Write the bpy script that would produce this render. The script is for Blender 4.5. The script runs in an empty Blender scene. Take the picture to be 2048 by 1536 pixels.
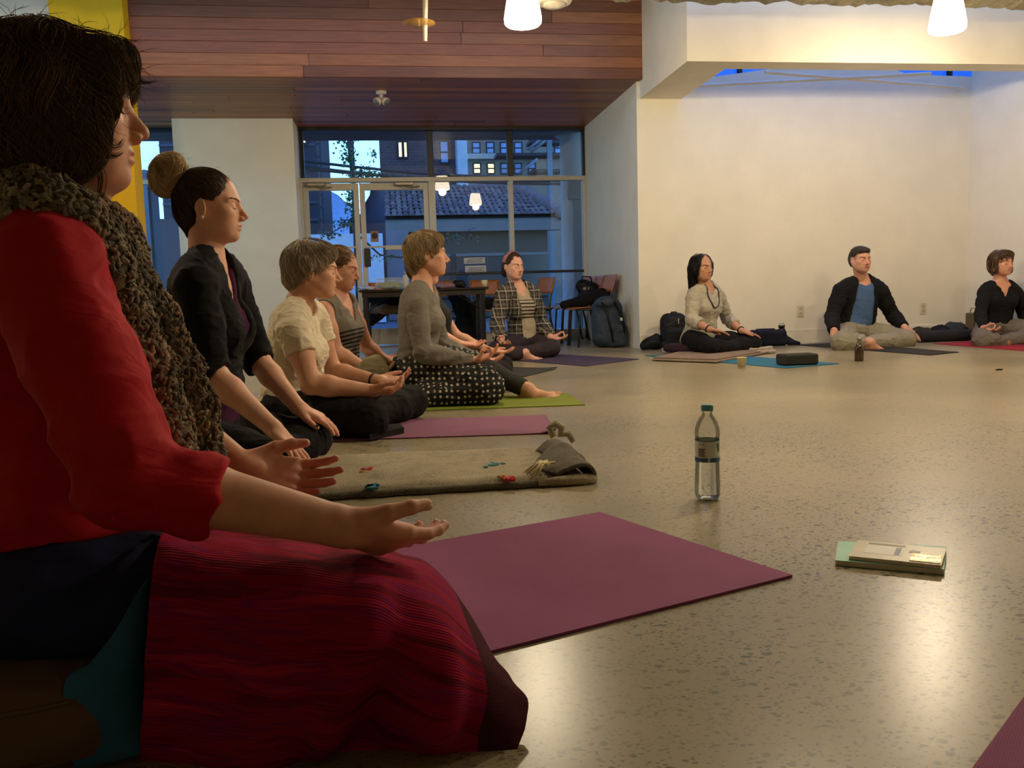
import bpy, bmesh, math, random
import numpy as np
from mathutils import Vector, Matrix

# ---------------------------------------------------------------- camera
scn = bpy.context.scene
col = scn.collection
FPX, CAMH = 1716.0, 0.56
YAW, PIT, ROLL = math.radians(7.9), math.atan(180 / 1716.0), 0.028
_fw = np.array([math.sin(YAW) * math.cos(PIT), math.cos(YAW) * math.cos(PIT), -math.sin(PIT)])
_r0 = np.cross(_fw, [0, 0, 1]); _r0 /= np.linalg.norm(_r0)
_u0 = np.cross(_r0, _fw)
_rt = math.cos(ROLL) * _r0 - math.sin(ROLL) * _u0
_up = math.sin(ROLL) * _r0 + math.cos(ROLL) * _u0
cd = bpy.data.cameras.new('camera'); cam = bpy.data.objects.new('camera', cd); col.objects.link(cam)
cd.sensor_width = 36.0; cd.lens = 36.0 * FPX / 2048.0; cd.clip_start = 0.02; cd.clip_end = 500
M = Matrix(((_rt[0], _up[0], -_fw[0], 0), (_rt[1], _up[1], -_fw[1], 0), (_rt[2], _up[2], -_fw[2], CAMH), (0, 0, 0, 1)))
cam.matrix_world = M
scn.camera = cam

# ---------------------------------------------------------------- world, exposure
scn.view_settings.view_transform = 'Standard'
scn.view_settings.look = 'None'
scn.view_settings.gamma = 1.0
scn.view_settings.use_curve_mapping = False
scn.view_settings.exposure = 0.0
LAMP_W = 76.0
SKY_STRENGTH = 3.4
world = bpy.data.worlds.new('dusk_sky'); scn.world = world
world.use_nodes = True
wn = world.node_tree; wn.nodes.clear()
wo = wn.nodes.new('ShaderNodeOutputWorld'); wb = wn.nodes.new('ShaderNodeBackground')
wt = wn.nodes.new('ShaderNodeTexCoord'); ws = wn.nodes.new('ShaderNodeSeparateXYZ'); wr = wn.nodes.new('ShaderNodeValToRGB')
wn.links.new(wt.outputs['Generated'], ws.inputs[0]); wn.links.new(ws.outputs['Z'], wr.inputs[0])
wr.color_ramp.elements[0].position = 0.0; wr.color_ramp.elements[0].color = (0.30, 0.68, 1.0, 1)
wr.color_ramp.elements[1].position = 0.8; wr.color_ramp.elements[1].color = (0.07, 0.18, 0.75, 1)
wn.links.new(wr.outputs[0], wb.inputs[0]); wb.inputs[1].default_value = SKY_STRENGTH
wn.links.new(wb.outputs[0], wo.inputs[0])

# ---------------------------------------------------------------- basic helpers
rng = np.random.default_rng(7)
A3 = lambda *a: np.array(a, float)

def at(x, y, Y):
    """world point at depth Y (metres from the camera wall) seen along the measured bearing"""
    d = _fw * FPX + _rt * (x - 1024) - _up * (y - 768)
    return np.array([0, 0, CAMH]) + d * (Y / d[1])

def flo(x, y, z=0.0):
    d = _fw * FPX + _rt * (x - 1024) - _up * (y - 768)
    return np.array([0, 0, CAMH]) + d * ((z - CAMH) / d[2])

def unit(v):
    v = np.asarray(v, float); n = np.linalg.norm(v)
    return v / n if n > 1e-9 else v

def lerp(a, b, t): return a + (b - a) * t

def mkmesh(name, V, Fc):
    """fast mesh from numpy verts and uniform faces (or list of lists)"""
    me = bpy.data.meshes.new(name)
    if isinstance(Fc, np.ndarray):
        V = np.ascontiguousarray(V, np.float32); k = Fc.shape[1]
        me.vertices.add(len(V)); me.vertices.foreach_set('co', V.ravel())
        me.loops.add(Fc.size); me.loops.foreach_set('vertex_index', np.ascontiguousarray(Fc, np.int32).ravel())
        me.polygons.add(len(Fc)); me.polygons.foreach_set('loop_start', np.arange(0, Fc.size, k, dtype=np.int32))
        me.update(calc_edges=True)
    else:
        me.from_pydata([tuple(map(float, v)) for v in V], [], Fc); me.update()
    return me

def setsmooth(me, on=True):
    me.polygons.foreach_set('use_smooth', np.full(len(me.polygons), on, bool)); me.update()

def wloc(o):
    p = np.zeros(3)
    while o is not None:
        p = p + np.array(o.location); o = o.parent
    return p

def link(name, me, mat=None, parent=None, loc=None):
    o = bpy.data.objects.new(name, me); col.objects.link(o)
    if mat is not None and me is not None: me.materials.append(mat)
    if loc is not None: o.location = loc
    if parent is not None: o.parent = parent
    return o

def obj(name, V, Fc, mat, parent=None, smooth=True, attr=None, vec=None, origin=None):
    """object from WORLD vertices; the origin goes to `origin` (top level) or to the parent's"""
    V = np.asarray(V, float)
    if parent is not None: o0 = wloc(parent)
    elif origin is not None: o0 = np.asarray(origin, float)
    else:
        lo, hi = V.min(0), V.max(0); o0 = np.array([(lo[0] + hi[0]) / 2, (lo[1] + hi[1]) / 2, lo[2]])
    me = mkmesh(name, V - o0, Fc)
    setsmooth(me, smooth)
    if attr is not None:
        ca = me.color_attributes.new('Col', 'FLOAT_COLOR', 'POINT')
        a = np.ones((len(V), 4), np.float32); a[:, :3] = attr; ca.data.foreach_set('color', a.ravel())
    if vec is not None:
        va = me.attributes.new('vec', 'FLOAT_VECTOR', 'POINT'); va.data.foreach_set('vector', np.ascontiguousarray(vec, np.float32).ravel())
    return link(name, me, mat, parent, None if parent is not None else o0)

def empty(name, loc, parent=None):
    o = bpy.data.objects.new(name, None); col.objects.link(o); o.location = loc; o.empty_display_size = .05
    if parent is not None: o.parent = parent
    return o

def tag(o, label=None, cat=None, group=None, kind=None):
    if label: o['label'] = label
    if cat: o['category'] = cat
    if group: o['group'] = group
    if kind: o['kind'] = kind
    return o

def copy_tree(o, parent=None):
    c = o.copy(); col.objects.link(c); c.parent = parent
    for ch in list(o.children): copy_tree(ch, c)
    return c

# ---------------------------------------------------------------- mesh pieces (mesh builder)
class MB:
    def __init__(s): s.V = []; s.F = []; s.n = 0
    def add(s, V, Fc):
        V = np.asarray(V, float); s.V.append(V); s.F += [[i + s.n for i in f] for f in Fc]; s.n += len(V); return s
    def box(s, c, h, R=None, bev=0.0):
        """centre c, half sizes h, optional 3x3 rotation, chamfer bev"""
        c = np.asarray(c, float); h = np.asarray(h, float)
        if bev <= 0:
            P = np.array([[x, y, z] for x in (-1, 1) for y in (-1, 1) for z in (-1, 1)], float) * h
            Fc = [[0, 1, 3, 2], [4, 6, 7, 5], [0, 4, 5, 1], [2, 3, 7, 6], [0, 2, 6, 4], [1, 5, 7, 3]]
        else:
            bev = min(bev, h.min() * .95)
            P = []; idx = {}
            for x in (-1, 1):
                for y in (-1, 1):
                    for z in (-1, 1):
                        for a in range(3):
                            q = np.array([x, y, z], float) * h; q2 = q.copy()
                            for b in range(3):
                                if b != a: q2[b] -= bev * (x, y, z)[b]
                            idx[(x, y, z, a)] = len(P); P.append(q2)
            P = np.array(P); Fc = []
            def fc(keys):
                Fc.append([idx[k] for k in keys])
            for a in range(3):
                b, c2 = (a + 1) % 3, (a + 2) % 3
                for sg in (-1, 1):
                    ks = []
                    for (u, v) in ((-1, -1), (1, -1), (1, 1), (-1, 1)):
                        t = [0, 0, 0]; t[a] = sg; t[b] = u; t[c2] = v; ks.append((*t, a))
                    if sg < 0: ks.reverse()
                    fc(ks)
                # edges parallel to axis a
                for u in (-1, 1):
                    for v in (-1, 1):
                        t0 = [0, 0, 0]; t0[a] = -1; t0[b] = u; t0[c2] = v; t1 = list(t0); t1[a] = 1
                        ks = [(*t0, b), (*t1, b), (*t1, c2), (*t0, c2)]
                        if u * v < 0: ks.reverse()
                        fc(ks)
            for x in (-1, 1):
                for y in (-1, 1):
                    for z in (-1, 1):
                        ks = [(x, y, z, 0), (x, y, z, 1), (x, y, z, 2)]
                        if x * y * z < 0: ks.reverse()
                        fc(ks)
        if R is not None: P = P @ np.asarray(R, float).T
        return s.add(P + c, Fc)
    def bx(s, x0, x1, y0, y1, z0, z1, bev=0.0):
        return s.box(((x0 + x1) / 2, (y0 + y1) / 2, (z0 + z1) / 2), (abs(x1 - x0) / 2, abs(y1 - y0) / 2, abs(z1 - z0) / 2), None, bev)
    def tube(s, pts, r, n=8, cap=True, closed=False):
        pts = np.asarray(pts, float); m = len(pts)
        rr = np.full(m, r) if np.isscalar(r) else np.asarray(r, float)
        T = np.gradient(pts, axis=0)
        if closed: T = np.roll(pts, -1, 0) - np.roll(pts, 1, 0)
        T /= np.linalg.norm(T, axis=1)[:, None] + 1e-12
        up = np.array([0, 0, 1.]) if abs(T[0][2]) < .9 else np.array([1., 0, 0])
        V = []
        u = unit(np.cross(T[0], up))
        ang = np.linspace(0, 2 * math.pi, n, endpoint=False)
        for i in range(m):
            u = unit(u - T[i] * np.dot(u, T[i])); v = np.cross(T[i], u)
            V.append(pts[i] + rr[i] * (np.cos(ang)[:, None] * u + np.sin(ang)[:, None] * v))
        V = np.concatenate(V); Fc = []
        for i in range(m if closed else m - 1):
            j = (i + 1) % m
            for k in range(n):
                Fc.append([i * n + k, i * n + (k + 1) % n, j * n + (k + 1) % n, j * n + k])
        if cap and not closed:
            Fc.append(list(range(n))[::-1]); Fc.append([(m - 1) * n + k for k in range(n)])
        return s.add(V, Fc)
    def lathe(s, prof, c=(0, 0, 0), n=24, R=None, sq=1.0):
        """profile [(r, z)...] spun about z"""
        c = np.asarray(c, float); ang = np.linspace(0, 2 * math.pi, n, endpoint=False); V = []; Fc = []
        for (r, z) in prof: V.append(np.stack([r * np.cos(ang), sq * r * np.sin(ang), np.full(n, z)], 1))
        V = np.concatenate(V)
        for i in range(len(prof) - 1):
            for k in range(n): Fc.append([i * n + k, i * n + (k + 1) % n, (i + 1) * n + (k + 1) % n, (i + 1) * n + k])
        if prof[0][0] > 1e-5: Fc.append(list(range(n))[::-1])
        if prof[-1][0] > 1e-5: Fc.append([(len(prof) - 1) * n + k for k in range(n)])
        if R is not None: V = V @ np.asarray(R, float).T
        return s.add(V + c, Fc)
    def prism(s, poly, z0, z1, R=None, c=(0, 0, 0)):
        poly = np.asarray(poly, float); n = len(poly)
        V = np.concatenate([np.c_[poly, np.full(n, z0)], np.c_[poly, np.full(n, z1)]])
        Fc = [list(range(n))[::-1], [n + i for i in range(n)]] + [[i, (i + 1) % n, n + (i + 1) % n, n + i] for i in range(n)]
        if R is not None: V = V @ np.asarray(R, float).T
        return s.add(V + np.asarray(c, float), Fc)
    def build(s, name, mat, parent=None, smooth=False, origin=None, attr=None):
        V = np.concatenate(s.V)
        return obj(name, V, s.F, mat, parent, smooth, attr=attr, origin=origin)

def rotz(a):
    c, s = math.cos(a), math.sin(a); return np.array([[c, -s, 0], [s, c, 0], [0, 0, 1.]])
def roty(a):
    c, s = math.cos(a), math.sin(a); return np.array([[c, 0, s], [0, 1, 0], [-s, 0, c]])
def rotx(a):
    c, s = math.cos(a), math.sin(a); return np.array([[1., 0, 0], [0, c, -s], [0, s, c]])

def sheet(net, nu, nv):
    """Catmull-Rom surface through a control net [rows][cols][3] -> V (nv*nu), quads, uv"""
    net = np.asarray(net, float)
    def cr(P, t):
        n = len(P); i = min(int(t), n - 2); f = t - i
        p0 = P[max(i - 1, 0)]; p1 = P[i]; p2 = P[i + 1]; p3 = P[min(i + 2, n - 1)]
        return .5 * ((2 * p1) + (-p0 + p2) * f + (2 * p0 - 5 * p1 + 4 * p2 - p3) * f * f + (-p0 + 3 * p1 - 3 * p2 + p3) * f ** 3)
    rows = np.array([cr(net, t) for t in np.linspace(0, len(net) - 1, nv)])          # nv x cols x 3
    cols = rows.transpose(1, 0, 2)
    S = np.array([cr(cols, t) for t in np.linspace(0, len(cols) - 1, nu)]).transpose(1, 0, 2)
    V = S.reshape(-1, 3)
    i = np.arange(nv - 1)[:, None] * nu + np.arange(nu - 1)[None]; i = i.ravel()
    Fc = np.stack([i, i + 1, i + nu + 1, i + nu], 1)
    uu, vv = np.meshgrid(np.linspace(0, 1, nu), np.linspace(0, 1, nv))
    return V, Fc, np.stack([uu.ravel(), vv.ravel(), np.zeros(nu * nv)], 1)

def vnormals(V, Fc):
    N = np.zeros_like(V)
    a = V[Fc[:, 0]]; n = np.cross(V[Fc[:, 1]] - a, V[Fc[:, 2]] - a)
    if Fc.shape[1] == 4: n = n + np.cross(V[Fc[:, 2]] - a, V[Fc[:, 3]] - a)
    for k in range(Fc.shape[1]):
        for ax in range(3): N[:, ax] += np.bincount(Fc[:, k], n[:, ax], len(V))
    return N / (np.linalg.norm(N, axis=1)[:, None] + 1e-12)

def vnoise(P, seed=0):
    P = np.asarray(P, float); i = np.floor(P).astype(np.int64); f = P - i; u = f * f * (3 - 2 * f)
    def h(a, b, c):
        n = (a * 73856093) ^ (b * 19349663) ^ (c * 83492791) ^ (seed * 2654435761)
        n = (n ^ (n >> 13)) * 1274126177 & 0x7fffffff
        n = (n ^ (n >> 16)) & 0xffff
        return n / 65535.0
    r = 0
    for dx in (0, 1):
        for dy in (0, 1):
            for dz in (0, 1):
                w = (u[:, 0] if dx else 1 - u[:, 0]) * (u[:, 1] if dy else 1 - u[:, 1]) * (u[:, 2] if dz else 1 - u[:, 2])
                r = r + w * h(i[:, 0] + dx, i[:, 1] + dy, i[:, 2] + dz)
    return r * 2 - 1

# ---------------------------------------------------------------- materials
def s2l(c):
    c = np.asarray(c, float) / 255.0
    return tuple(np.where(c <= .04045, c / 12.92, ((c + .055) / 1.055) ** 2.4))

class NT:
    def __init__(s, name):
        s.m = bpy.data.materials.new(name); s.m.use_nodes = True; s.t = s.m.node_tree; s.t.nodes.clear()
        s.out = s.n('ShaderNodeOutputMaterial'); s.b = s.n('ShaderNodeBsdfPrincipled'); s.l(s.b.outputs[0], s.out.inputs[0])
    def n(s, t, **kw):
        nd = s.t.nodes.new(t)
        for k, v in kw.items(): setattr(nd, k, v)
        return nd
    def l(s, a, b): s.t.links.new(a, b)
    def setin(s, node, key, v):
        if hasattr(v, 'is_linked') or isinstance(v, bpy.types.NodeSocket): s.l(v, node.inputs[key])
        else: node.inputs[key].default_value = v
    def coord(s, kind='Object', scale=None, rot=None):
        if kind == 'vec':
            a = s.n('ShaderNodeAttribute'); a.attribute_name = 'vec'; o = a.outputs['Vector']
        else: o = s.n('ShaderNodeTexCoord').outputs[kind]
        if scale is not None or rot is not None:
            mp = s.n('ShaderNodeMapping'); s.l(o, mp.inputs[0])
            if scale is not None: mp.inputs['Scale'].default_value = scale
            if rot is not None: mp.inputs['Rotation'].default_value = rot
            o = mp.outputs[0]
        return o
    def noise(s, vec, scale, detail=4, rough=.55, dist=0):
        nd = s.n('ShaderNodeTexNoise'); s.l(vec, nd.inputs['Vector']); nd.inputs['Scale'].default_value = scale
        nd.inputs['Detail'].default_value = detail; nd.inputs['Roughness'].default_value = rough; nd.inputs['Distortion'].default_value = dist
        return nd.outputs[0]
    def voro(s, vec, scale, feature='F1', rnd=1.0, out='Distance'):
        nd = s.n('ShaderNodeTexVoronoi', feature=feature); s.l(vec, nd.inputs['Vector']); nd.inputs['Scale'].default_value = scale
        nd.inputs['Randomness'].default_value = rnd
        return nd.outputs[out]
    def ramp(s, fac, stops, interp='LINEAR'):
        nd = s.n('ShaderNodeValToRGB'); nd.color_ramp.interpolation = interp
        e = nd.color_ramp.elements
        while len(e) < len(stops): e.new(.5)
        for i, (p, c) in enumerate(stops):
            e[i].position = p; e[i].color = (c, c, c, 1) if np.isscalar(c) else (*c, 1)
        s.l(fac, nd.inputs[0]); return nd.outputs[0]
    def math(s, op, a, b=0.0, clamp=False):
        nd = s.n('ShaderNodeMath', operation=op, use_clamp=clamp)
        s.setin(nd, 0, a); s.setin(nd, 1, b); return nd.outputs[0]
    def mix(s, fac, a, b, mode='MIX'):
        nd = s.n('ShaderNodeMix', data_type='RGBA', blend_type=mode)
        def st(i, v):
            if isinstance(v, bpy.types.NodeSocket): s.l(v, nd.inputs[i])
            elif np.isscalar(v): nd.inputs[i].default_value = v
            else: nd.inputs[i].default_value = (*v[:3], 1)
        st(0, fac); st(6, a); st(7, b); return nd.outputs[2]
    def bump(s, h, strength=.3, dist=.01, normal=None):
        nd = s.n('ShaderNodeBump'); s.l(h, nd.inputs['Height']); nd.inputs['Strength'].default_value = strength; nd.inputs['Distance'].default_value = dist
        if normal is not None: s.l(normal, nd.inputs['Normal'])
        s.l(nd.outputs[0], s.b.inputs['Normal']); return nd.outputs[0]
    def sep(s, vec):
        nd = s.n('ShaderNodeSeparateXYZ'); s.l(vec, nd.inputs[0]); return nd.outputs
    def base(s, c): 
        if isinstance(c, bpy.types.NodeSocket): s.l(c, s.b.inputs['Base Color'])
        else: s.b.inputs['Base Color'].default_value = (*c[:3], 1)
    def set(s, **kw):
        for k, v in kw.items():
            key = k.replace('_', ' ')
            if isinstance(v, bpy.types.NodeSocket): s.l(v, s.b.inputs[key])
            elif key in s.b.inputs: s.b.inputs[key].default_value = v

_mc = {}
def plain(name, c, rough=.6, metal=0.0, var=.08, vscale=12, bump=0.0, bscale=80, bdist=.002, spec=.5, sheen=0.0, coat=0.0):
    """colour (0-255 sRGB) with soft procedural variation and fine relief"""
    if name in _mc: return _mc[name]
    t = NT(name); c = np.array(s2l(c)); v = t.coord('Object')
    nz = t.noise(v, vscale, 5)
    t.base(t.mix(t.ramp(nz, [(.3, 0.0), (.7, 1.0)]), tuple(c * (1 - var)), tuple(np.minimum(c * (1 + var), 1))))
    t.set(Roughness=rough, Metallic=metal); t.b.inputs['Specular IOR Level'].default_value = spec
    if sheen: t.b.inputs['Sheen Weight'].default_value = sheen
    if coat: t.b.inputs['Coat Weight'].default_value = coat
    if bump: t.bump(t.noise(v, bscale, 3), bump, bdist)
    _mc[name] = t.m; return t.m

def cloth(name, c, var=.12, weave=600, bump=.25, rough=.9, sheen=.0, streak=None):
    if name in _mc: return _mc[name]
    t = NT(name); c = np.array(s2l(c)); v = t.coord('Object')
    nz = t.noise(v if streak is None else t.coord('Object', scale=streak), 9, 5, .6)
    cc = t.mix(t.ramp(nz, [(.3, 0.0), (.7, 1.0)]), tuple(c * (1 - var)), tuple(np.minimum(c * (1 + var), 1)))
    t.base(cc); t.set(Roughness=rough); t.b.inputs['Specular IOR Level'].default_value = .25
    if sheen: t.b.inputs['Sheen Weight'].default_value = sheen
    w1 = t.n('ShaderNodeBump'); wz = t.noise(t.coord('Object', scale=(1.0, 1.0, 1.7)), 9, 3, .5, 1.2); t.l(t.ramp(t.math('ABSOLUTE', t.math('SUBTRACT', wz, .5)), [(.0, 1.), (.12, 0.)]), w1.inputs['Height']); w1.inputs['Strength'].default_value = .13; w1.inputs['Distance'].default_value = .008
    t.bump(t.noise(v, weave, 2), bump, .0015, w1.outputs[0])
    _mc[name] = t.m; return t.m

def emit(name, c, strength):
    if name in _mc: return _mc[name]
    t = NT(name); t.base(s2l(c)); t.b.inputs['Emission Color'].default_value = (*s2l(c), 1); t.b.inputs['Emission Strength'].default_value = strength
    _mc[name] = t.m; return t.m
# ---------------------------------------------------------------- implicit surfaces (bodies, clothes, bags)
def cone(a, b, ra, rb, k=.012, op='u'):
    a = np.asarray(a, float); b = np.asarray(b, float); m = max(ra, rb)
    return ('c', (a, b, float(ra), float(rb)), np.minimum(a, b) - m, np.maximum(a, b) + m, k, op)
def ell(c, r, R=None, k=.012, op='u'):
    c = np.asarray(c, float); r = np.asarray(r, float) * np.ones(3)
    R = np.eye(3) if R is None else np.asarray(R, float)
    e = np.sqrt(((R * r) ** 2).sum(1))
    return ('e', (c, r, R), c - e, c + e, k, op)
def rbox(c, h, r=.01, R=None, k=.012, op='u'):
    c = np.asarray(c, float); h = np.asarray(h, float); R = np.eye(3) if R is None else np.asarray(R, float)
    e = np.abs(R * h).sum(1)
    return ('b', (c, h, float(r), R), c - e, c + e, k, op)
def chain(pts, rs, k=.012):
    return [cone(pts[i], pts[i + 1], rs[i], rs[i + 1], k) for i in range(len(pts) - 1)]
def xf(pr, R, t, s=1.0):
    """move primitives from a local frame to the world"""
    out = []
    for (ty, p, lo, hi, k, op) in pr:
        g = lambda q: (R @ (np.asarray(q) * s)) + t
        if ty == 'c': out.append(cone(g(p[0]), g(p[1]), p[2] * s, p[3] * s, k * s, op))
        elif ty == 'e': out.append(ell(g(p[0]), p[1] * s, R @ p[2], k * s, op))
        else: out.append(rbox(g(p[0]), p[1] * s, p[2] * s, R @ p[3], k * s, op))
    return out

BIG = .08
def prim_eval(p, X, Y, Z):
    ty, q = p[0], p[1]
    if ty == 'c':
        a, b, ra, rb = q; d = b - a; L2 = max(float(d @ d), 1e-12)
        x, y, z = X - np.float32(a[0]), Y - np.float32(a[1]), Z - np.float32(a[2])
        t = np.clip((x * np.float32(d[0]) + y * np.float32(d[1]) + z * np.float32(d[2])) / np.float32(L2), 0, 1)
        return np.sqrt((x - t * np.float32(d[0])) ** 2 + (y - t * np.float32(d[1])) ** 2 + (z - t * np.float32(d[2])) ** 2) - (np.float32(ra) + t * np.float32(rb - ra))
    c, h, R = (q[0], q[1], q[2]) if ty == 'e' else (q[0], q[1], q[3])
    R = R.astype(np.float32)
    x, y, z = X - np.float32(c[0]), Y - np.float32(c[1]), Z - np.float32(c[2])
    u = R[0, 0] * x + R[1, 0] * y + R[2, 0] * z; v = R[0, 1] * x + R[1, 1] * y + R[2, 1] * z; w = R[0, 2] * x + R[1, 2] * y + R[2, 2] * z
    h = h.astype(np.float32)
    if ty == 'e':
        k0 = np.sqrt((u / h[0]) ** 2 + (v / h[1]) ** 2 + (w / h[2]) ** 2)
        k1 = np.sqrt((u / h[0] ** 2) ** 2 + (v / h[1] ** 2) ** 2 + (w / h[2] ** 2) ** 2) + np.float32(1e-9)
        return k0 * (k0 - 1) / k1
    r = np.float32(q[2])
    a, b, c2 = np.abs(u) - (h[0] - r), np.abs(v) - (h[1] - r), np.abs(w) - (h[2] - r)
    return np.sqrt(np.maximum(a, 0) ** 2 + np.maximum(b, 0) ** 2 + np.maximum(c2, 0) ** 2) + np.minimum(np.maximum(np.maximum(a, b), c2), 0) - r

def smin(a, b, k):
    if k <= 1e-5: return np.minimum(a, b)
    h = np.clip(np.float32(.5) + np.float32(.5 / k) * (b - a), 0, 1)
    return b + (a - b) * h - np.float32(k) * h * (1 - h)

class Field:
    """groups: list of dict(p=[prims], cuts=[(point, outward normal)], k=blend into the others)"""
    def __init__(s, groups, res, lo=None, hi=None, cuts=(), subs=()):
        glo = np.min([p[2] for g in groups for p in g['p'] if p[5] == 'u'], axis=0) - 3 * res
        ghi = np.max([p[3] for g in groups for p in g['p'] if p[5] == 'u'], axis=0) + 3 * res
        if lo is not None: glo = np.maximum(glo, lo); ghi = np.minimum(ghi, hi)
        glo = np.floor(glo / res) * res
        s.lo = glo; s.res = res
        n = np.maximum(np.ceil((ghi - glo) / res).astype(int) + 1, 2); s.n = n
        ax = [(glo[i] + np.arange(n[i]) * res).astype(np.float32) for i in range(3)]
        s.ax = ax
        D = np.full(n, BIG, np.float32)
        for g in groups:
            pad = .05
            l = np.min([p[2] for p in g['p'] if p[5] == 'u'], axis=0) - pad; h = np.max([p[3] for p in g['p'] if p[5] == 'u'], axis=0) + pad
            S = s.sl(l, h)
            if S is None: continue
            d = np.full([x.stop - x.start for x in S], BIG, np.float32); off = [x.start for x in S]
            for p in g['p']:
                m = max(p[4], .012) + .02
                T = s.sl(p[2] - m, p[3] + m)
                if T is None: continue
                T = [slice(max(T[i].start, S[i].start), min(T[i].stop, S[i].stop)) for i in range(3)]
                if any(t.stop <= t.start for t in T): continue
                L = tuple(slice(T[i].start - off[i], T[i].stop - off[i]) for i in range(3))
                e = prim_eval(p, ax[0][T[0]][:, None, None], ax[1][T[1]][None, :, None], ax[2][T[2]][None, None, :])
                d[L] = smin(d[L], e, p[4]) if p[5] == 'u' else -smin(-d[L], e, p[4])
            for (pt, nn) in g.get('cuts', ()):
                nn = unit(nn)
                e = (ax[0][S[0]][:, None, None] - pt[0]) * nn[0] + (ax[1][S[1]][None, :, None] - pt[1]) * nn[1] + (ax[2][S[2]][None, None, :] - pt[2]) * nn[2]
                d = np.maximum(d, e.astype(np.float32))
            D[S] = smin(D[S], d, g.get('k', .008))
        for (pt, nn) in cuts:
            nn = unit(nn)
            e = (ax[0][:, None, None] - pt[0]) * nn[0] + (ax[1][None, :, None] - pt[1]) * nn[1] + (ax[2][None, None, :] - pt[2]) * nn[2]
            D = np.maximum(D, e.astype(np.float32))
        for p in subs:
            m = p[4] + .02; T = s.sl(p[2] - m, p[3] + m)
            if T is None: continue
            e = prim_eval(p, ax[0][T[0]][:, None, None], ax[1][T[1]][None, :, None], ax[2][T[2]][None, None, :])
            D[T] = -smin(-D[T], e, p[4])
        s.d = D
    def sl(s, l, h):
        a = np.clip(np.floor((l - s.lo) / s.res).astype(int), 0, s.n); b = np.clip(np.ceil((h - s.lo) / s.res).astype(int) + 1, 0, s.n)
        if np.any(b <= a): return None
        return tuple(slice(int(a[i]), int(b[i])) for i in range(3))
    def sample(s, P):
        q = (np.asarray(P) - s.lo) / s.res; i = np.floor(q).astype(int); f = (q - i)
        ok = np.all((i >= 0) & (i < s.n - 1), axis=1); i = np.clip(i, 0, s.n - 2); r = np.zeros(len(q))
        for a in (0, 1):
            for b in (0, 1):
                for c in (0, 1):
                    w = (f[:, 0] if a else 1 - f[:, 0]) * (f[:, 1] if b else 1 - f[:, 1]) * (f[:, 2] if c else 1 - f[:, 2])
                    r += w * s.d[i[:, 0] + a, i[:, 1] + b, i[:, 2] + c]
        return np.where(ok, r, BIG)
    def grad(s, P, e=None):
        e = e or s.res; P = np.asarray(P, float); G = np.zeros_like(P)
        for a in range(3):
            d = np.zeros(3); d[a] = e; G[:, a] = s.sample(P + d) - s.sample(P - d)
        return G / (np.linalg.norm(G, axis=1)[:, None] + 1e-9)
    def mesh(s):
        d = s.d; nx, ny, nz = d.shape; S = d < 0
        c = np.zeros((nx - 1, ny - 1, nz - 1), np.uint8)
        for i in (0, 1):
            for j in (0, 1):
                for k in (0, 1): c += S[i:nx - 1 + i, j:ny - 1 + j, k:nz - 1 + k]
        act = (c > 0) & (c < 8)
        I = np.argwhere(act); idx = np.full(act.shape, -1, np.int32); idx[act] = np.arange(len(I), dtype=np.int32)
        cor = [(i, j, k) for i in (0, 1) for j in (0, 1) for k in (0, 1)]
        val = [d[I[:, 0] + a, I[:, 1] + b, I[:, 2] + e] for (a, b, e) in cor]
        P = np.zeros((len(I), 3)); cnt = np.zeros(len(I))
        for m in range(8):
            for n in range(m + 1, 8):
                if sum(abs(cor[m][q] - cor[n][q]) for q in range(3)) != 1: continue
                va, vb = val[m], val[n]; mk = (va < 0) != (vb < 0)
                t = np.where(mk, va / np.where(mk, va - vb, 1), 0)
                for q in range(3): P[:, q] += np.where(mk, cor[m][q] + t * (cor[n][q] - cor[m][q]), 0)
                cnt += mk
        V = (I + P / cnt[:, None]) * s.res + s.lo
        Q = []
        for a in range(3):
            b, c2 = (a + 1) % 3, (a + 2) % 3
            s0 = [slice(None)] * 3; s1 = [slice(None)] * 3; s0[a] = slice(0, -1); s1[a] = slice(1, None)
            for q in (b, c2): s0[q] = slice(1, -1); s1[q] = slice(1, -1)
            A_, B_ = S[tuple(s0)], S[tuple(s1)]
            for flip in (False, True):
                E = np.argwhere((A_ & ~B_) if not flip else (~A_ & B_))
                if len(E) == 0: continue
                E = E.copy(); E[:, b] += 1; E[:, c2] += 1
                def cell(db, dc):
                    t = E.copy(); t[:, b] += db; t[:, c2] += dc; return idx[t[:, 0], t[:, 1], t[:, 2]]
                q = np.stack([cell(-1, -1), cell(0, -1), cell(0, 0), cell(-1, 0)], 1)
                Q.append(q[:, ::-1] if flip else q)
        Fc = np.concatenate(Q) if Q else np.zeros((0, 4), np.int32)
        Fc = Fc[(Fc >= 0).all(1)]
        return V, Fc

def smooth_mesh(V, Fc, it=1, lam=.5):
    for _ in range(it):
        a = np.concatenate([Fc[:, i] for i in range(4)] * 2); b = np.concatenate([Fc[:, (i + 1) % 4] for i in range(4)] + [Fc[:, (i - 1) % 4] for i in range(4)])
        n = np.bincount(a, minlength=len(V)).astype(float) + 1e-9
        Mn = np.stack([np.bincount(a, V[b, q], len(V)) for q in range(3)], 1) / n[:, None]
        V = V + lam * (Mn - V)
    return V

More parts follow.
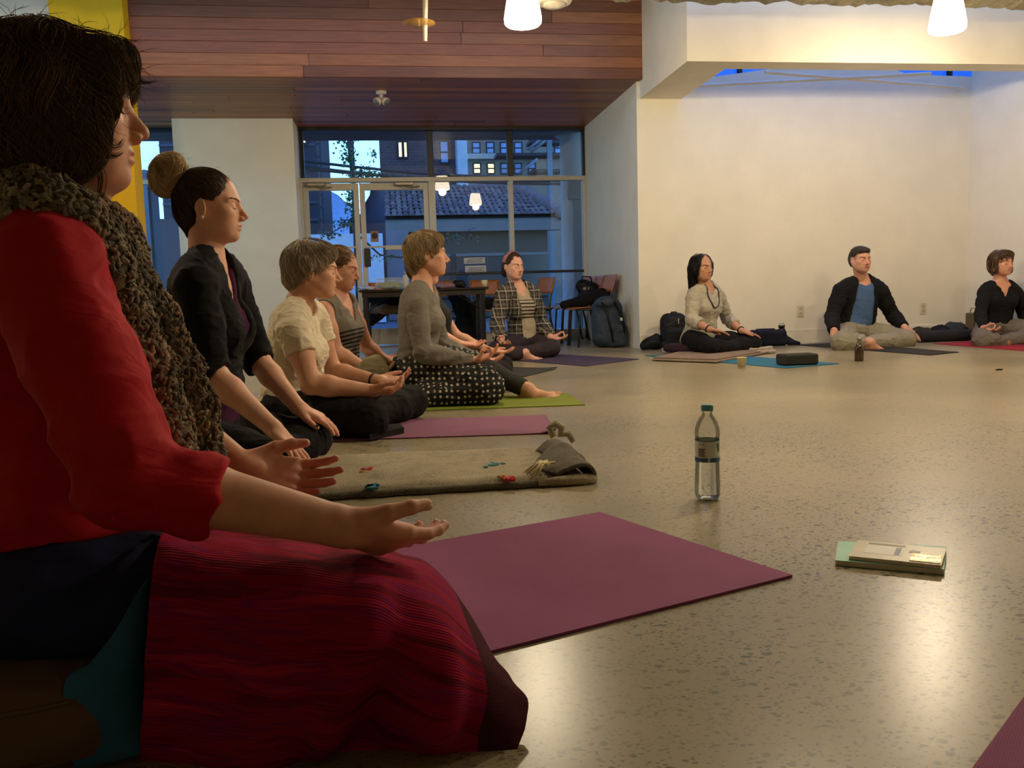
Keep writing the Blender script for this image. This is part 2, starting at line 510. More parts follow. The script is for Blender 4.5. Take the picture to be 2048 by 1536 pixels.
def cluster(V, Fc, mask, size):
    """merge the vertices under clothes on a coarse lattice; returns new V, tri/quads"""
    key = np.floor(V / size).astype(np.int64); h = (key[:, 0] * 73856093) ^ (key[:, 1] * 19349663) ^ (key[:, 2] * 83492791)
    h = np.where(mask, h, np.arange(len(V)) + (1 << 50))
    u, inv = np.unique(h, return_inverse=True)
    n = np.bincount(inv).astype(float)
    W = np.stack([np.bincount(inv, V[:, q]) for q in range(3)], 1) / n[:, None]
    G = inv[Fc]
    same = (G[:, 0] == G[:, 1]).astype(int) + (G[:, 1] == G[:, 2]) + (G[:, 2] == G[:, 3]) + (G[:, 3] == G[:, 0])
    quad = G[(same == 0) & (G[:, 0] != G[:, 2]) & (G[:, 1] != G[:, 3])]
    T = np.concatenate([quad[:, [0, 1, 2]], quad[:, [0, 2, 3]]])
    t1 = G[same == 1]
    tr = []
    for i in range(4):
        m = t1[:, i] == t1[:, (i + 1) % 4]
        tr.append(t1[m][:, [i, (i + 2) % 4, (i + 3) % 4]])
    T = np.concatenate([T] + tr)
    T = T[(T[:, 0] != T[:, 1]) & (T[:, 1] != T[:, 2]) & (T[:, 2] != T[:, 0])]
    return W, T

def strands_mesh(paths, r, taper=True):
    """paths (n, m, 3) -> one mesh of thin three-sided tubes"""
    n, m, _ = paths.shape
    T = np.gradient(paths, axis=1); T /= np.linalg.norm(T, axis=2)[..., None] + 1e-9
    ref = np.array([.31, .52, .79]); U = np.cross(T, ref); U /= np.linalg.norm(U, axis=2)[..., None] + 1e-9
    W = np.cross(T, U)
    w = np.ones(m) * r
    if taper: w = r * np.clip(np.minimum(1.0, (1.02 - np.linspace(0, 1, m)) * 3), .12, 1)
    V = []
    for a in (0, 2 * math.pi / 3, 4 * math.pi / 3):
        V.append(paths + (math.cos(a) * U + math.sin(a) * W) * w[None, :, None])
    V = np.stack(V, 2).reshape(-1, 3)                       # n, m, 3 sides
    base = (np.arange(n)[:, None] * m + np.arange(m - 1)[None]).ravel() * 3
    Q = []
    for k in range(3):
        k2 = (k + 1) % 3
        Q.append(np.stack([base + k, base + k2, base + 3 + k2, base + 3 + k], 1))
    return V, np.concatenate(Q)

def comb(Fd, seeds, flow, steps, step, off, wave=0.0, wfreq=6.0, seed=0):
    """walk seeds over the surface of a hair field along flow(p); off (n,) = height above it"""
    r_ = np.random.default_rng(seed); P = seeds.copy(); out = []
    ph = r_.uniform(0, 1.3, len(P)) + 8 * vnoise(seeds * 16, 3); fr = wfreq * r_.uniform(.85, 1.2, len(P))
    for i in range(steps):
        G = Fd.grad(P); P = P - (Fd.sample(P) - off)[:, None] * G * .9
        D = flow(P); D = D - (D * G).sum(1)[:, None] * G; D /= np.linalg.norm(D, axis=1)[:, None] + 1e-9
        if wave:
            S = np.cross(G, D); D = D + S * (wave * np.sin(ph + i * step * fr * 6.28))[:, None]
            D /= np.linalg.norm(D, axis=1)[:, None] + 1e-9
        out.append(P.copy()); P = P + D * step
    return np.stack(out, 1)
# ---------------------------------------------------------------- room shell
YW, YB, XS, XR, ZS = 8.0, 10.21, 2.36, 5.77, 2.495     # back wall, window wall, recess side, right corner, soffit underside
def st(o): o['kind'] = 'structure'; return o

def wallmat(name, c, scale=3.0):
    t = NT(name); v = t.coord('Object'); c = np.array(s2l(c))
    n = t.noise(v, scale, 5); t.base(t.mix(t.ramp(n, [(.35, 0.), (.7, 1.)]), tuple(c * .95), tuple(np.minimum(c * 1.03, 1))))
    t.set(Roughness=.62); t.b.inputs['Specular IOR Level'].default_value = .3
    t.bump(t.noise(v, 140, 3), .08, .002); return t.m
WHITE = wallmat('white_wall_paint', (232, 224, 204))
YELLOW = wallmat('yellow_wall_paint', (236, 188, 22))

def floormat():
    t = NT('polished_concrete'); v = t.coord('Object')
    big = t.noise(v, .8, 4, .5, .2); mid = t.noise(v, 4, 5, .55); fine = t.noise(v, 90, 3)
    c = t.ramp(big, [(.30, s2l((140, 132, 106))), (.55, s2l((172, 158, 128))), (.75, s2l((192, 176, 142)))])
    c = t.mix(t.ramp(mid, [(.3, .0), (.75, .45)]), c, s2l((150, 138, 106)))
    c = t.mix(t.math('MULTIPLY', fine, .18), c, s2l((80, 76, 60)))
    # exposed aggregate: dark pebbles gathered in patches
    patch = t.ramp(t.noise(v, 2.2, 4, .6), [(.42, 0.), (.64, 1.)])
    for sc, th, amt, colr in ((80, .30, 1.0, (34, 34, 25)), (34, .22, 1.0, (28, 30, 23)), (140, .34, .9, (48, 45, 33))):
        w = t.n('ShaderNodeMapping'); t.l(v, w.inputs[0]); w.inputs['Rotation'].default_value = (0, 0, sc); w.inputs['Scale'].default_value = (1, 1.35, 1)
        wv = t.n('ShaderNodeVectorMath', operation='ADD'); t.l(w.outputs[0], wv.inputs[0])
        nz = t.n('ShaderNodeTexNoise'); t.l(v, nz.inputs['Vector']); nz.inputs['Scale'].default_value = sc * 1.6
        ms = t.n('ShaderNodeVectorMath', operation='SCALE'); t.l(nz.outputs['Color'], ms.inputs[0]); ms.inputs['Scale'].default_value = .55 / sc
        t.l(ms.outputs[0], wv.inputs[1])
        d = t.voro(wv.outputs[0], sc); rc = t.voro(wv.outputs[0], sc, out='Color')
        sel = t.math('GREATER_THAN', t.sep(rc)[0], .58)
        m = t.ramp(d, [(th, 1.0), (th + .05, 0.0)])
        m = t.math('MULTIPLY', t.math('MULTIPLY', m, sel), t.math('MULTIPLY', t.math('ADD', t.math('MULTIPLY', patch, .65), .35), amt))
        c = t.mix(m, c, s2l(colr))
    t.base(c)
    t.set(Roughness=.285); t.b.inputs['Specular IOR Level'].default_value = .42
    t.bump(t.math('ADD', t.noise(v, 2.5, 1), t.math('MULTIPLY', fine, .12)), .05, .004); return t.m
fl = MB(); fl.bx(-4.6, 6.2, -4.2, YB + .2, -.12, 0); st(fl.build('floor', floormat()))

def box_st(name, m, *a, parent=None):
    b = MB(); b.bx(*a); o = b.build(name, m, parent)
    if parent is None: st(o)
    return o
wb_ = st(MB().bx(XS, XR + .2, YW, YW + .18, 0, 2.5).build('wall_back', WHITE))
# upper part of the back wall inside the skylight well, with two openings to the sky
up_ = MB(); PXZ = lambda pts: up_.add([(x, YW, z) for x, z in pts] + [(x, YW + .18, z) for x, z in pts], [list(range(len(pts)))[::-1], [len(pts) + i for i in range(len(pts))]] + [[i, (i + 1) % len(pts), len(pts) + (i + 1) % len(pts), len(pts) + i] for i in range(len(pts))])
PXZ([(XS, 2.5), (XR + .2, 2.5), (XR + .2, 2.56), (5.1, 2.58), (4.9, 2.64), (4.9, 3.4), (3.75, 3.4), (3.75, 2.63), (2.95, 2.525), (2.8, 2.525), (2.8, 3.4), (XS, 3.4)]); up_.build('upper_wall', WHITE, wb_)
# return wall of the window recess
box_st('wall_recess_right', WHITE, XS, XS + .18, YW + .18, YB + .2, 0, 2.9)
box_st('wall_right', WHITE, XR, XR + .18, -4.2, YW, 0, 3.4)
box_st('wall_left', WHITE, -4.4, -4.2, -4.2, 7.79, 0, 3.4)
box_st('wall_rear', WHITE, -4.4, XR + .2, -4.4, -4.2, 0, 3.4)
box_st('wall_left_return', WHITE, -4.4, -2.66, 7.79, 7.95, 0, 3.4)
box_st('wall_yellow', YELLOW, -2.66, -2.085, 7.74, 7.98, 0, 3.4)
box_st('baseboard_back', plain('base_paint', (226, 216, 194), .5), XS, XR, YW - .016, YW - .0, 0, .13)
box_st('baseboard_right', plain('base_paint', (226, 216, 194), .5), XR - .016, XR, -4.2, YW - .017, 0, .13)
# white column standing in front of the glazing
c_ = st(MB().bx(-2.195, -.952, 9.67, YB - .03, .06, ZS).build('wall_column', WHITE))
box_st('baseboard_column', plain('base_dark', (46, 44, 52), .5), -2.2, -.947, 9.655, YB - .03, 0, .06)

# concrete slab over the room
def concmat():
    t = NT('raw_concrete'); v = t.coord('Object'); n = t.noise(v, 4, 8, .7); n2 = t.noise(v, 40, 5, .7)
    c = t.ramp(n, [(.3, s2l((120, 112, 90))), (.7, s2l((176, 166, 138)))]); t.base(t.mix(t.ramp(n2, [(.35, .5), (.6, 0.)]), c, s2l((86, 80, 64)))); t.set(Roughness=.9)
    t.bump(n2, .8, .02); return t.m
CONC = concmat()
def slab():
    nx = 220; xs = np.linspace(-4.4, 5.95, nx); V = []; Fc = []
    j = 6.3 + .035 * vnoise(np.c_[xs * 9, xs * 0, xs * 0], 2) + .03 * vnoise(np.c_[xs * 30, xs * 0, xs * 0], 3)
    zj = 2.632 + .012 * vnoise(np.c_[xs * 7, xs * 0, xs * 0], 5) + .012 * vnoise(np.c_[xs * 26, xs * 0, xs * 0], 6)
    rows = [(np.full(nx, -4.4), np.full(nx, 2.64)), (j - .25, np.full(nx, 2.64)), (j - .06, zj), (j, zj + .03), (j + .02, np.full(nx, 2.95)), (np.full(nx, -4.4), np.full(nx, 2.95))]
    for (y, z) in rows: V.append(np.c_[xs, y, z])
    V = np.concatenate(V); n = len(rows)
    for r_ in range(n):
        r2 = (r_ + 1) % n
        for i in range(nx - 1): Fc.append([r_ * nx + i, r2 * nx + i, r2 * nx + i + 1, r_ * nx + i + 1])
    return obj('ceiling', V, Fc, CONC, None, False)
st(slab())
box_st('ceiling_upper', WHITE, -4.4, 6.0, 6.2, 7.0, 3.4, 3.5)
box_st('ceiling_upper_left', WHITE, -4.4, XS + .04, 7.0, 10.5, 3.4, 3.5)

def glassmat():
    t = NT('window_glass'); t.t.nodes.remove(t.b)
    tr = t.n('ShaderNodeBsdfTransparent'); gl = t.n('ShaderNodeBsdfGlossy'); fr = t.n('ShaderNodeFresnel'); mx = t.n('ShaderNodeMixShader')
    tr.inputs[0].default_value = (.90, .94, .96, 1); gl.inputs['Roughness'].default_value = .01; fr.inputs[0].default_value = 1.5
    nz = t.noise(t.coord('Object'), .8, 2); bp = t.n('ShaderNodeBump'); t.l(nz, bp.inputs['Height']); bp.inputs['Strength'].default_value = .02; bp.inputs['Distance'].default_value = .01
    t.l(bp.outputs[0], gl.inputs['Normal'])
    mm = t.math('MULTIPLY', fr.outputs[0], 1.8, True)
    t.l(mm, mx.inputs[0]); t.l(tr.outputs[0], mx.inputs[1]); t.l(gl.outputs[0], mx.inputs[2]); t.l(mx.outputs[0], t.out.inputs[0]); return t.m
GLASS = glassmat()
SKYG = GLASS.copy(); SKYG.name = 'sky_tint_glass'  # pane tint stands in for the deeper blue of the sky behind
for n_ in SKYG.node_tree.nodes:
    if n_.type == 'BSDF_TRANSPARENT': n_.inputs[0].default_value = (.16, .30, .62, 1)
# skylight well: fascia, cheek, soffit ring, inner walls with two glazed openings
WX0, WY0, WZ = 2.39, 6.70, 2.34
sk = st(MB().bx(WX0, XR, WY0, WY0 + .1, WZ, 3.4).build('trim_1', WHITE))
MBc = MB(); MBc.bx(WX0, WX0 + .1, WY0 + .1, YW, WZ, 3.4); MBc.build('cheek', WHITE, sk)
ring = MB(); ring.bx(WX0 + .1, WX0 + .40, WY0 + .1, YW, WZ, WZ + .05); ring.bx(WX0 + .40, XR, WY0 + .1, WY0 + .22, WZ, WZ + .05)
ring.build('soffit_ring', WHITE, sk)
for (a, b) in ((flo(1352, 191, 2.45), flo(1862, 147, 2.45)), (flo(1530, 144, 2.45), flo(1905, 183, 2.45))):
    a[1] = min(a[1], 7.97); b[1] = min(b[1], 7.97)
    MB().tube([a, b], .016, 8).build('cross_brace', WHITE, sk)
# glazed lantern above the well
lan = MB()
for x in (2.93, 3.40, 5.58): MB().bx(x - .02, x + .02, YW + .05, YW + .09, 2.50, 3.3).build('sash_bar', plain('dark_sash', (28, 28, 34), .5), sk)
for (x0, x1) in ((2.8, 3.75), (4.9, 5.97)): MB().bx(x0, x1, YW + .10, YW + .106, 2.5, 3.4).build('pane', SKYG, sk)

# wood soffit: fascia boards and underside boards, each a board of its own
def woodmat(name, c, seed):
    t = NT(name); v = t.coord('Object', scale=(.6, 9, 9)); n = t.noise(v, 6, 6, .6, .3); n2 = t.noise(t.coord('Object', scale=(1.5, 40, 40)), 8, 3)
    c = np.array(s2l(c)); cc = t.ramp(n, [(.25, tuple(c * .62)), (.55, tuple(c)), (.8, tuple(np.minimum(c * 1.3, 1)))]); t.base(t.mix(t.math('MULTIPLY', n2, .35), cc, tuple(c * .55)))
    t.set(Roughness=.42); t.bump(n2, .12, .002); return t.m
WOODS = [woodmat('cedar_%d' % i, c, i) for i, c in enumerate([(158, 96, 50), (136, 80, 42), (172, 106, 56), (124, 72, 40), (150, 84, 46)])]
sof = st(MB().bx(-4.2, WX0 + .02, 7.935, YB + .1, ZS + .02, ZS + .06).build('ceiling_soffit', plain('soffit_core', (70, 40, 24), .7)))
z = ZS; i = 0
rw = np.random.default_rng(11)
while z < 3.28:
    h = .098; cutx = rw.uniform(-1.0, 1.6); off = .0 if z < 2.73 else -.0
    xe = WX0 + (.0 if z < 2.73 else .03)
    for (x0, x1) in ((-4.2, cutx), (cutx + .004, xe)):
        MB().bx(x0, x1, 7.90 + .004 * rw.uniform(), 7.935, z + .0008, z + h - .0008, .002).build('fascia_board', WOODS[rw.integers(5)], sof)
    z += h
y = 7.94
while y < YB + .05:
    w = .115; cutx = rw.uniform(-2, 1.5)
    for (x0, x1) in ((-4.2, cutx), (cutx + .004, XS)):
        MB().bx(x0, x1, y + .0008, min(y + w - .0008, YB + .08), ZS, ZS + .02, .002).build('soffit_board', WOODS[rw.integers(5)], sof)
    y += w

# ---------------------------------------------------------------- storefront glazing
FRL = plain('light_aluminium', (196, 190, 176), .45, .0, .05)
FRD = plain('dark_bronze', (30, 29, 34), .45, .2, .05)
win = empty('window_1', (0.7, YB, 0)); st(win)
def fb(name, m, x0, x1, z0, z1, d=.045, bev=.004, par=None):
    return MB().bx(x0, x1, YB - d, YB + d, z0, z1, bev).build(name, m, par or win)
XL = -4.2
fb('head_rail', FRD, XL, XS, ZS - .035, ZS + .02, .06)
fb('transom_rail', FRL, XL, XS, 1.885, 1.935)
for x in (.53, 1.466): fb('upper_mullion', FRD, x - .035, x + .035, 1.935, ZS - .035)
fb('jamb', FRD, XS - .03, XS, 1.935, ZS - .035); fb('jamb', FRL, XS - .035, XS, .0, 1.885); fb('jamb', FRD, -.94, -.90, 1.935, ZS - .035)
fb('lower_mullion', FRL, .495, .575, .0, 1.885); fb('lower_mullion', FRL, 1.435, 1.49, .0, 1.885); fb('jamb', FRL, -.975, -.93, .0, 1.885)
for x in (-2.9,): fb('lower_mullion', FRL, x - .03, x + .03, .0, 1.885)
fb('sill_rail', FRL, .575, XS, 0.0, .12); fb('push_rail_dark', FRD, .575, XS, .80, .83, .025)
def pane(x0, x1, z0, z1, par=None):
    MB().bx(x0, x1, YB - .004, YB + .004, z0, z1).build('pane', GLASS, par or win)
for (a, b) in ((-.90, .495), (.565, 1.431), (1.501, XS - .03)): pane(a, b, 1.935, ZS - .035)
pane(.575, 1.435, .12, 1.885); pane(1.49, XS - .035, .12, 1.885); pane(XL, -.94, 1.935, ZS - .035); pane(XL, -2.93, 0.1, 1.885); pane(-2.87, -.975, .1, 1.885)
PAPER = plain('notice_paper', (205, 205, 205), .7)
INK = plain('notice_ink', (70, 70, 80), .8)
# glazed doors
def door(n, x0, x1, hinge):
    d = empty('door_%d' % n, ((x0 + x1) / 2, YB, 0)); st(d)
    fb('stile', FRL, x0, x0 + .06, .01, 1.875, .022, .004, d); fb('stile', FRL, x1 - .06, x1, .01, 1.875, .022, .004, d)
    fb('top_rail', FRL, x0 + .06, x1 - .06, 1.795, 1.875, .022, .004, d); fb('bottom_rail', FRL, x0 + .06, x1 - .06, .01, .2, .022, .004, d)
    pane(x0 + .06, x1 - .06, .2, 1.795, d)
    bar = MB().bx(x0 + .05, x1 - .05, YB - .075, YB - .05, 1.135, 1.155, .004).build('push_bar', FRL, d)
    MB().bx((x0 + x1) / 2 - .13, (x0 + x1) / 2 + .13, YB - .085, YB - .045, 1.105, 1.16, .006).build('push_plate', FRL, bar)
    cl = MB().bx(hinge - .11, hinge + .11, YB - .10, YB - .04, 1.835, 1.875, .008).build('door_closer', plain('closer_metal', (150, 142, 128), .4, .6), d)
    MB().tube([(hinge - .05, YB - .08, 1.84), (hinge + .06, YB - .16, 1.80), (hinge + .17, YB - .05, 1.83)], .009, 6).build('closer_arm', plain('closer_metal', (150, 142, 128), .4, .6), cl)
    return d
d1 = door(1, -.93, -.305, -.78); d2 = door(2, -.295, .495, .22)
# round emblem sticker and dark lock boxes on the doors
stk = MB().bx(-.19, -.10, YB - .010, YB - .005, 1.205, 1.33).build('sticker', plain('sticker_tan', (150, 120, 100), .7), d2)
MB().lathe([(0, 0), (.035, 0), (.035, .002), (0, .002)], (-.145, YB - .012, 1.275), 16, rotx(math.pi / 2)).build('emblem', plain('emblem_dark', (60, 20, 20), .6), stk)
MB().bx(-.27, -.20, YB - .05, YB - .02, .92, 1.13, .006).build('lock_box', plain('lock_black', (22, 20, 24), .5), d2)
for (z0, z1, xa) in ((.93, 1.0, .885), (.825, .905, .895)):
    n_ = MB().bx(xa, xa + .25, YB - .012, YB - .008, z0, z1).build('notice', PAPER)
    tag(n_, 'pale notice sheet taped on the glass above the %s' % ('dark rail' if z0 > .9 else 'table end, the lower of two'), 'notice', 'notices on the glass')
    for k in range(3):
        MB().bx(xa + .02 + .015 * k, xa + .23 - .02 * (k % 2), YB - .0135, YB - .012, z0 + .014 + k * .018, z0 + .020 + k * .018).build('text_line', INK, n_)

# ---------------------------------------------------------------- lamps
def shademat():
    t = NT('lamp_glass'); t.base((.95, .9, .8)); t.set(Roughness=.35)
    t.b.inputs['Emission Color'].default_value = (1.0, .80, .52, 1); t.b.inputs['Emission Strength'].default_value = 9.0
    n = t.noise(t.coord('Object'), 6, 2); t.bump(n, .02, .002); return t.m
SHADE = shademat()
METAL = plain('lamp_metal', (170, 160, 140), .4, .7)
LAMPS = [(.945, 5.8, 'glowing white glass lamp above the seated circle, left of two'), (3.985, 5.8, 'glowing white glass lamp in front of the skylight box'),
         (1.75, 3.3, 'glass ceiling lamp above the water bottle, out of the picture'), (3.985, 2.9, 'glass ceiling lamp near the right wall, out of the picture'), (-2.0, 4.6, 'added glass ceiling lamp near the yellow wall, out of the picture')]  # lamp near the yellow wall is added, unseen, to warm the white column
for (x, y, lb) in LAMPS:
    r_ = empty('ceiling_lamp', (x, y, 2.32)); tag(r_, lb, 'lamp', 'glass ceiling lamps')
    m = MB(); n = 28
    m.lathe([(.088, .245), (.112, .12), (.125, .045), (.122, .012), (.110, .0), (.104, .006), (.114, .02), (.116, .05), (.104, .12), (.08, .24)], (x, y, 2.32), n); m.build('glass_shade', SHADE, r_, True)
    m = MB(); m.lathe([(0, 2.632), (.07, 2.632), (.07, 2.61), (.03, 2.60), (.03, 2.575), (.092, 2.57), (.092, 2.545), (0, 2.545)], (x, y, 0), 24); m.build('holder', METAL, r_, True)
    m = MB(); m.lathe([(0, 2.545), (.018, 2.545), (.02, 2.50), (.034, 2.46), (.036, 2.43), (.024, 2.40), (0, 2.39)], (x, y, 0), 16); m.build('bulb', emit('bulb_glow', (255, 226, 176), 12), r_, True)
    ld = bpy.data.lights.new('lamp_light', 'POINT'); ld.energy = LAMP_W; ld.color = (1.0, .835, .585); ld.shadow_soft_size = .06
    lo = bpy.data.objects.new('lamp_light', ld); col.objects.link(lo); lo.parent = r_; lo.location = (0, 0, -.03)

# round ceiling fitting beside the lamp
r_ = empty('ceiling_vent', (1.20, 6.02, 2.5)); tag(r_, 'round white stepped ceiling fitting right of the glowing lamp', 'vent')
MB().lathe([(0, 2.632), (.13, 2.632), (.13, 2.56), (.115, 2.535), (.085, 2.53), (0, 2.53)], (1.20, 6.02, 0), 28).build('body', plain('vent_white', (205, 198, 180), .5), r_, True)
MB().lathe([(.02, 2.53), (.078, 2.53), (.074, 2.515), (.045, 2.512), (.04, 2.505), (0, 2.505)], (1.20, 6.02, 0), 28).build('ring', plain('vent_white', (205, 198, 180), .5), r_, True)
# white stem with an amber glass dish
p_ = at(850, 82, 6.2); q_ = at(838, 50, 6.2)
r_ = empty('dish_lamp', (p_[0], 6.2, p_[2])); tag(r_, 'unlit pendant with amber glass dish on a white stem before the wood', 'lamp')
MB().tube([(p_[0], 6.2, p_[2]), (p_[0] + .015, 6.2, 2.66)], [.016, .020], 10).build('stem', plain('stem_white', (214, 204, 184), .5), r_, True)
def ambermat():
    t = NT('amber_glass'); t.base(s2l((196, 150, 60))); t.set(Roughness=.12, Alpha=.4); t.bump(t.noise(t.coord('Object'), 30, 2), .05, .002); return t.m
MB().lathe([(.0, 0), (.07, .004), (.115, .020), (.113, .024), (.07, .009), (0, .005)], (q_[0], 6.2, q_[2] - .01), 28).build('glass_dish', ambermat(), r_, True)
MB().lathe([(0, 0), (.008, .0), (.009, .03), (.004, .045), (0, .05)], (q_[0], 6.2, q_[2] - .006), 10).build('bulb', plain('bulb_glass', (240, 225, 180), .1), r_, True)

# twin emergency spot under the soffit
e0 = A3(0.0, 8.42, ZS); r_ = empty('emergency_light', tuple(e0 - A3(0, 0, .12))); tag(r_, 'white twin-head emergency spotlight under the wooden soffit', 'light')
WPL = plain('white_plastic', (205, 200, 196), .45)
MB().lathe([(0, 0), (.05, 0), (.05, -.02), (.035, -.03), (0, -.03)], e0, 20).build('mount', WPL, r_, True)
MB().tube([e0 - A3(0, 0, .03), e0 - A3(0, 0, .07)], .018, 10).build('neck', WPL, r_, True)
for s_ in (-1, 1):
    d = unit(A3(s_ * .75, -.55, -.75)); a = e0 - A3(-s_ * .012, 0, .07)
    h_ = MB().tube([a, a + d * .03, a + d * .055], [.022, .036, .040], 14).build('spot_head', WPL, r_, True)
    MB().tube([a + d * .0552, a + d * .0565], [.033, .033], 14).build('lens', plain('spot_lens', (120, 120, 126), .15), h_, True)
# wall sockets
for (px, py, lb) in ((1601, 622, 'white wall socket between the seated woman and man'), (1846, 617, 'white wall socket right of the seated man')):
    p = at(px, py, YW - .002); r_ = empty('wall_socket', (p[0], YW, p[2] - .055)); tag(r_, lb, 'socket', 'wall sockets')
    MB().bx(p[0] - .036, p[0] + .036, YW - .008, YW, p[2] - .057, p[2] + .057, .003).build('cover_plate', plain('socket_plate', (214, 202, 176), .5), r_)
    for dz in (-.022, .022): MB().bx(p[0] - .017, p[0] + .017, YW - .011, YW - .008, p[2] + dz - .014, p[2] + dz + .014, .001).build('outlet', plain('socket_face', (190, 178, 152), .5), r_)
# ---------------------------------------------------------------- people
def tris(Fc):
    Fc = np.asarray(Fc)
    return Fc if Fc.shape[1] == 3 else np.concatenate([Fc[:, [0, 1, 2]], Fc[:, [0, 2, 3]]])

def headR(yaw, pitch=0.0, roll=0.0):
    """columns forward, left, up; pitch > 0 bows the head; degrees"""
    return rotz(math.radians(yaw)) @ roty(math.radians(pitch)) @ rotx(math.radians(roll))

def head_prims(sex='f', nose=1.0, jaw=1.0):
    P = [ell((-.008, 0, .040), (.097, .076, .086), k=.01), ell((-.032, 0, .018), (.072, .070, .072), k=.02),
         ell((.030, 0, -.015), (.064, .059, .080), k=.03), ell((.046, 0, -.056), (.043, .042 * jaw, .044), k=.03)]
    m = sex == 'm'
    for s in (-1, 1):
        P.append(cone((-.008, s * .050 * jaw, -.030), (.056, s * .022 * jaw, -.082), .020 + .003 * m, .016, k=.025))
        P.append(ell((.060, s * .045, -.012), (.020, .018, .016), k=.022))
        P.append(ell((.040, s * .036, -.045), (.034, .024, .036), k=.03))
    P.append(ell((.073, 0, -.086), (.019, .021, .016), k=.018))
    for s in (-1, 1):
        P.append(cone((.085, s * .011, .029), (.066, s * .047, .029), .010 + .002 * m, .008, k=.014))
        P.append(ell((.101, s * .031, .007), (.020, .019, .011), k=.010, op='s'))
    P.append(cone((.087, 0, .018), (.111, 0, -.018), .0072, .0092, k=.012))
    P.append(ell((.1110 + .004 * (nose - 1), 0, -.0235), (.0120 * nose, .0096, .0088), k=.007))
    for s in (-1, 1): P.append(ell((.101, s * .0112, -.030), (.0105, .0068, .0078), k=.005))
    for s in (-1, 1): P.append(ell((.104, s * .0062, -.0385), (.005, .003, .004), k=.003, op='s'))
    for s in (-1, 1): P.append(ell((.0735, s * .031, .006), (.0158, .0168, .0135), k=.005))
    P.append(ell((.090, 0, -.0510), (.0105, .022, .0060), k=.005))
    P.append(ell((.089, 0, -.0628), (.0105, .0195, .0070), k=.005))
    P.append(ell((.103, 0, -.0568), (.0075, .023, .0013), k=.0025, op='s'))
    for s in (-1, 1):
        P.append(ell((-.014, s * .077, .000), (.020, .0085, .032), R=rotz(s * .35) @ roty(-.2), k=.004))
        P.append(ell((-.008, s * .0875, .002), (.0105, .006, .020), R=rotz(s * .35) @ roty(-.2), k=.005, op='s'))
    return P

def hand_geo(side, wr, f, n, size=.95, curl=(.25, .35, .25), spread=.10, thumb=None, mudra=False):
    """returns prims in the world, nail list; side 'R'/'L'; f finger direction; n direction the palm faces"""
    f = unit(f); n = unit(np.asarray(n, float) - f * np.dot(n, f)); t = np.cross(f, n) * (1 if side == 'R' else -1)
    R = np.stack([f, t, n], 1); P = []; nails = []
    P.append(cone((-.006, 0, 0), (.022, 0, 0), .0235, .0235, k=.015))
    P.append(rbox((.052, -.001, 0), (.044, .037, .0125), .012, k=.012))
    cs = curl if isinstance(curl[0], (tuple, list)) else [curl] * 4
    base = [(.090, .029, .073), (.094, .0095, .080), (.090, -.0105, .074), (.081, -.029, .058)]
    P += [cone((.015, .012 - .008 * i, -.001), (b[0] - .004, b[1], -.001), .013, .0105, k=.01) for i, b in enumerate(base)]
    for i, (bx_, by_, L) in enumerate(base):
        c = list(cs[i])
        if mudra and i == 0: c = [.75, .95, .55]
        p = A3(bx_, by_, 0); a = 0; sp = spread * (1.2 - .8 * i); pts = [p]
        for j, fr in enumerate((.45, .30, .25)):
            a += c[j]; d = A3(math.cos(a) * math.cos(sp), math.cos(a) * math.sin(sp), math.sin(a)); p = p + d * L * fr; pts.append(p)
        rs = [.0096, .0086, .0078, .0066] if i < 3 else [.0084, .0075, .0068, .0058]
        P += [cone(pts[j], pts[j + 1], rs[j], rs[j + 1], k=.006 if j == 0 else .003) for j in range(3)]
        if i == 0: tipi = pts[-1]
        nails.append((pts[-1], d, np.cross(d, A3(0, 1, 0)), rs[-1]))
    th = thumb or [(.014, .022, .004), (.046, .046, .012), (.074, .058, .016), (.098, .064, .018)]
    if mudra:
        e = tipi + A3(-.004, .010, .004); th = [(.014, .022, .006), (.040, .044, .018), lerp(A3(.040, .044, .018), e, .6) + A3(0, .010, .006), e]
    th = [A3(*q) for q in th]; rs = [.0165, .0125, .0102, .0080]
    P += [cone(th[j], th[j + 1], rs[j], rs[j + 1], k=.012 if j == 0 else .004) for j in range(3)]
    d = unit(th[3] - th[2]); nails.append((th[3], d, unit(np.cross(d, np.cross(A3(0, .4, -1), d))), .0085))
    W = xf(P, R, np.asarray(wr, float), size)
    NL = [(R @ (p * size) + wr, R @ d, R @ unit(u_), r_ * size) for (p, d, u_, r_) in nails]
    return W, NL

def foot_prims(an, d, up, size=1.0):
    """ankle, toe direction, direction of the instep"""
    d = unit(d); up = unit(np.asarray(up, float) - d * np.dot(up, d)); l = np.cross(up, d); R = np.stack([d, l, up], 1)
    P = [ell((-.030, 0, -.045), (.036, .030, .032), k=.015), cone((0, 0, 0), (.01, 0, -.035), .036, .036, k=.02),
         cone((.02, 0, -.030), (.115, 0, -.058), .033, .018, k=.02), cone((-.02, 0, -.060), (.115, -.018, -.066), .020, .015, k=.015),
         cone((-.02, 0, -.060), (.118, .022, -.066), .020, .016, k=.015), rbox((.115, .002, -.064), (.022, .042, .014), .012, k=.015)]
    for i, (y, L, r_) in enumerate(((.032, .046, .0125), (.012, .042, .0092), (-.005, .037, .0086), (-.020, .031, .008), (-.034, .025, .0075))):
        P.append(cone((.118, y, -.066), (.118 + L, y, -.069), r_, r_ * .9, k=.004))
    return xf(P, R, np.asarray(an, float), size)

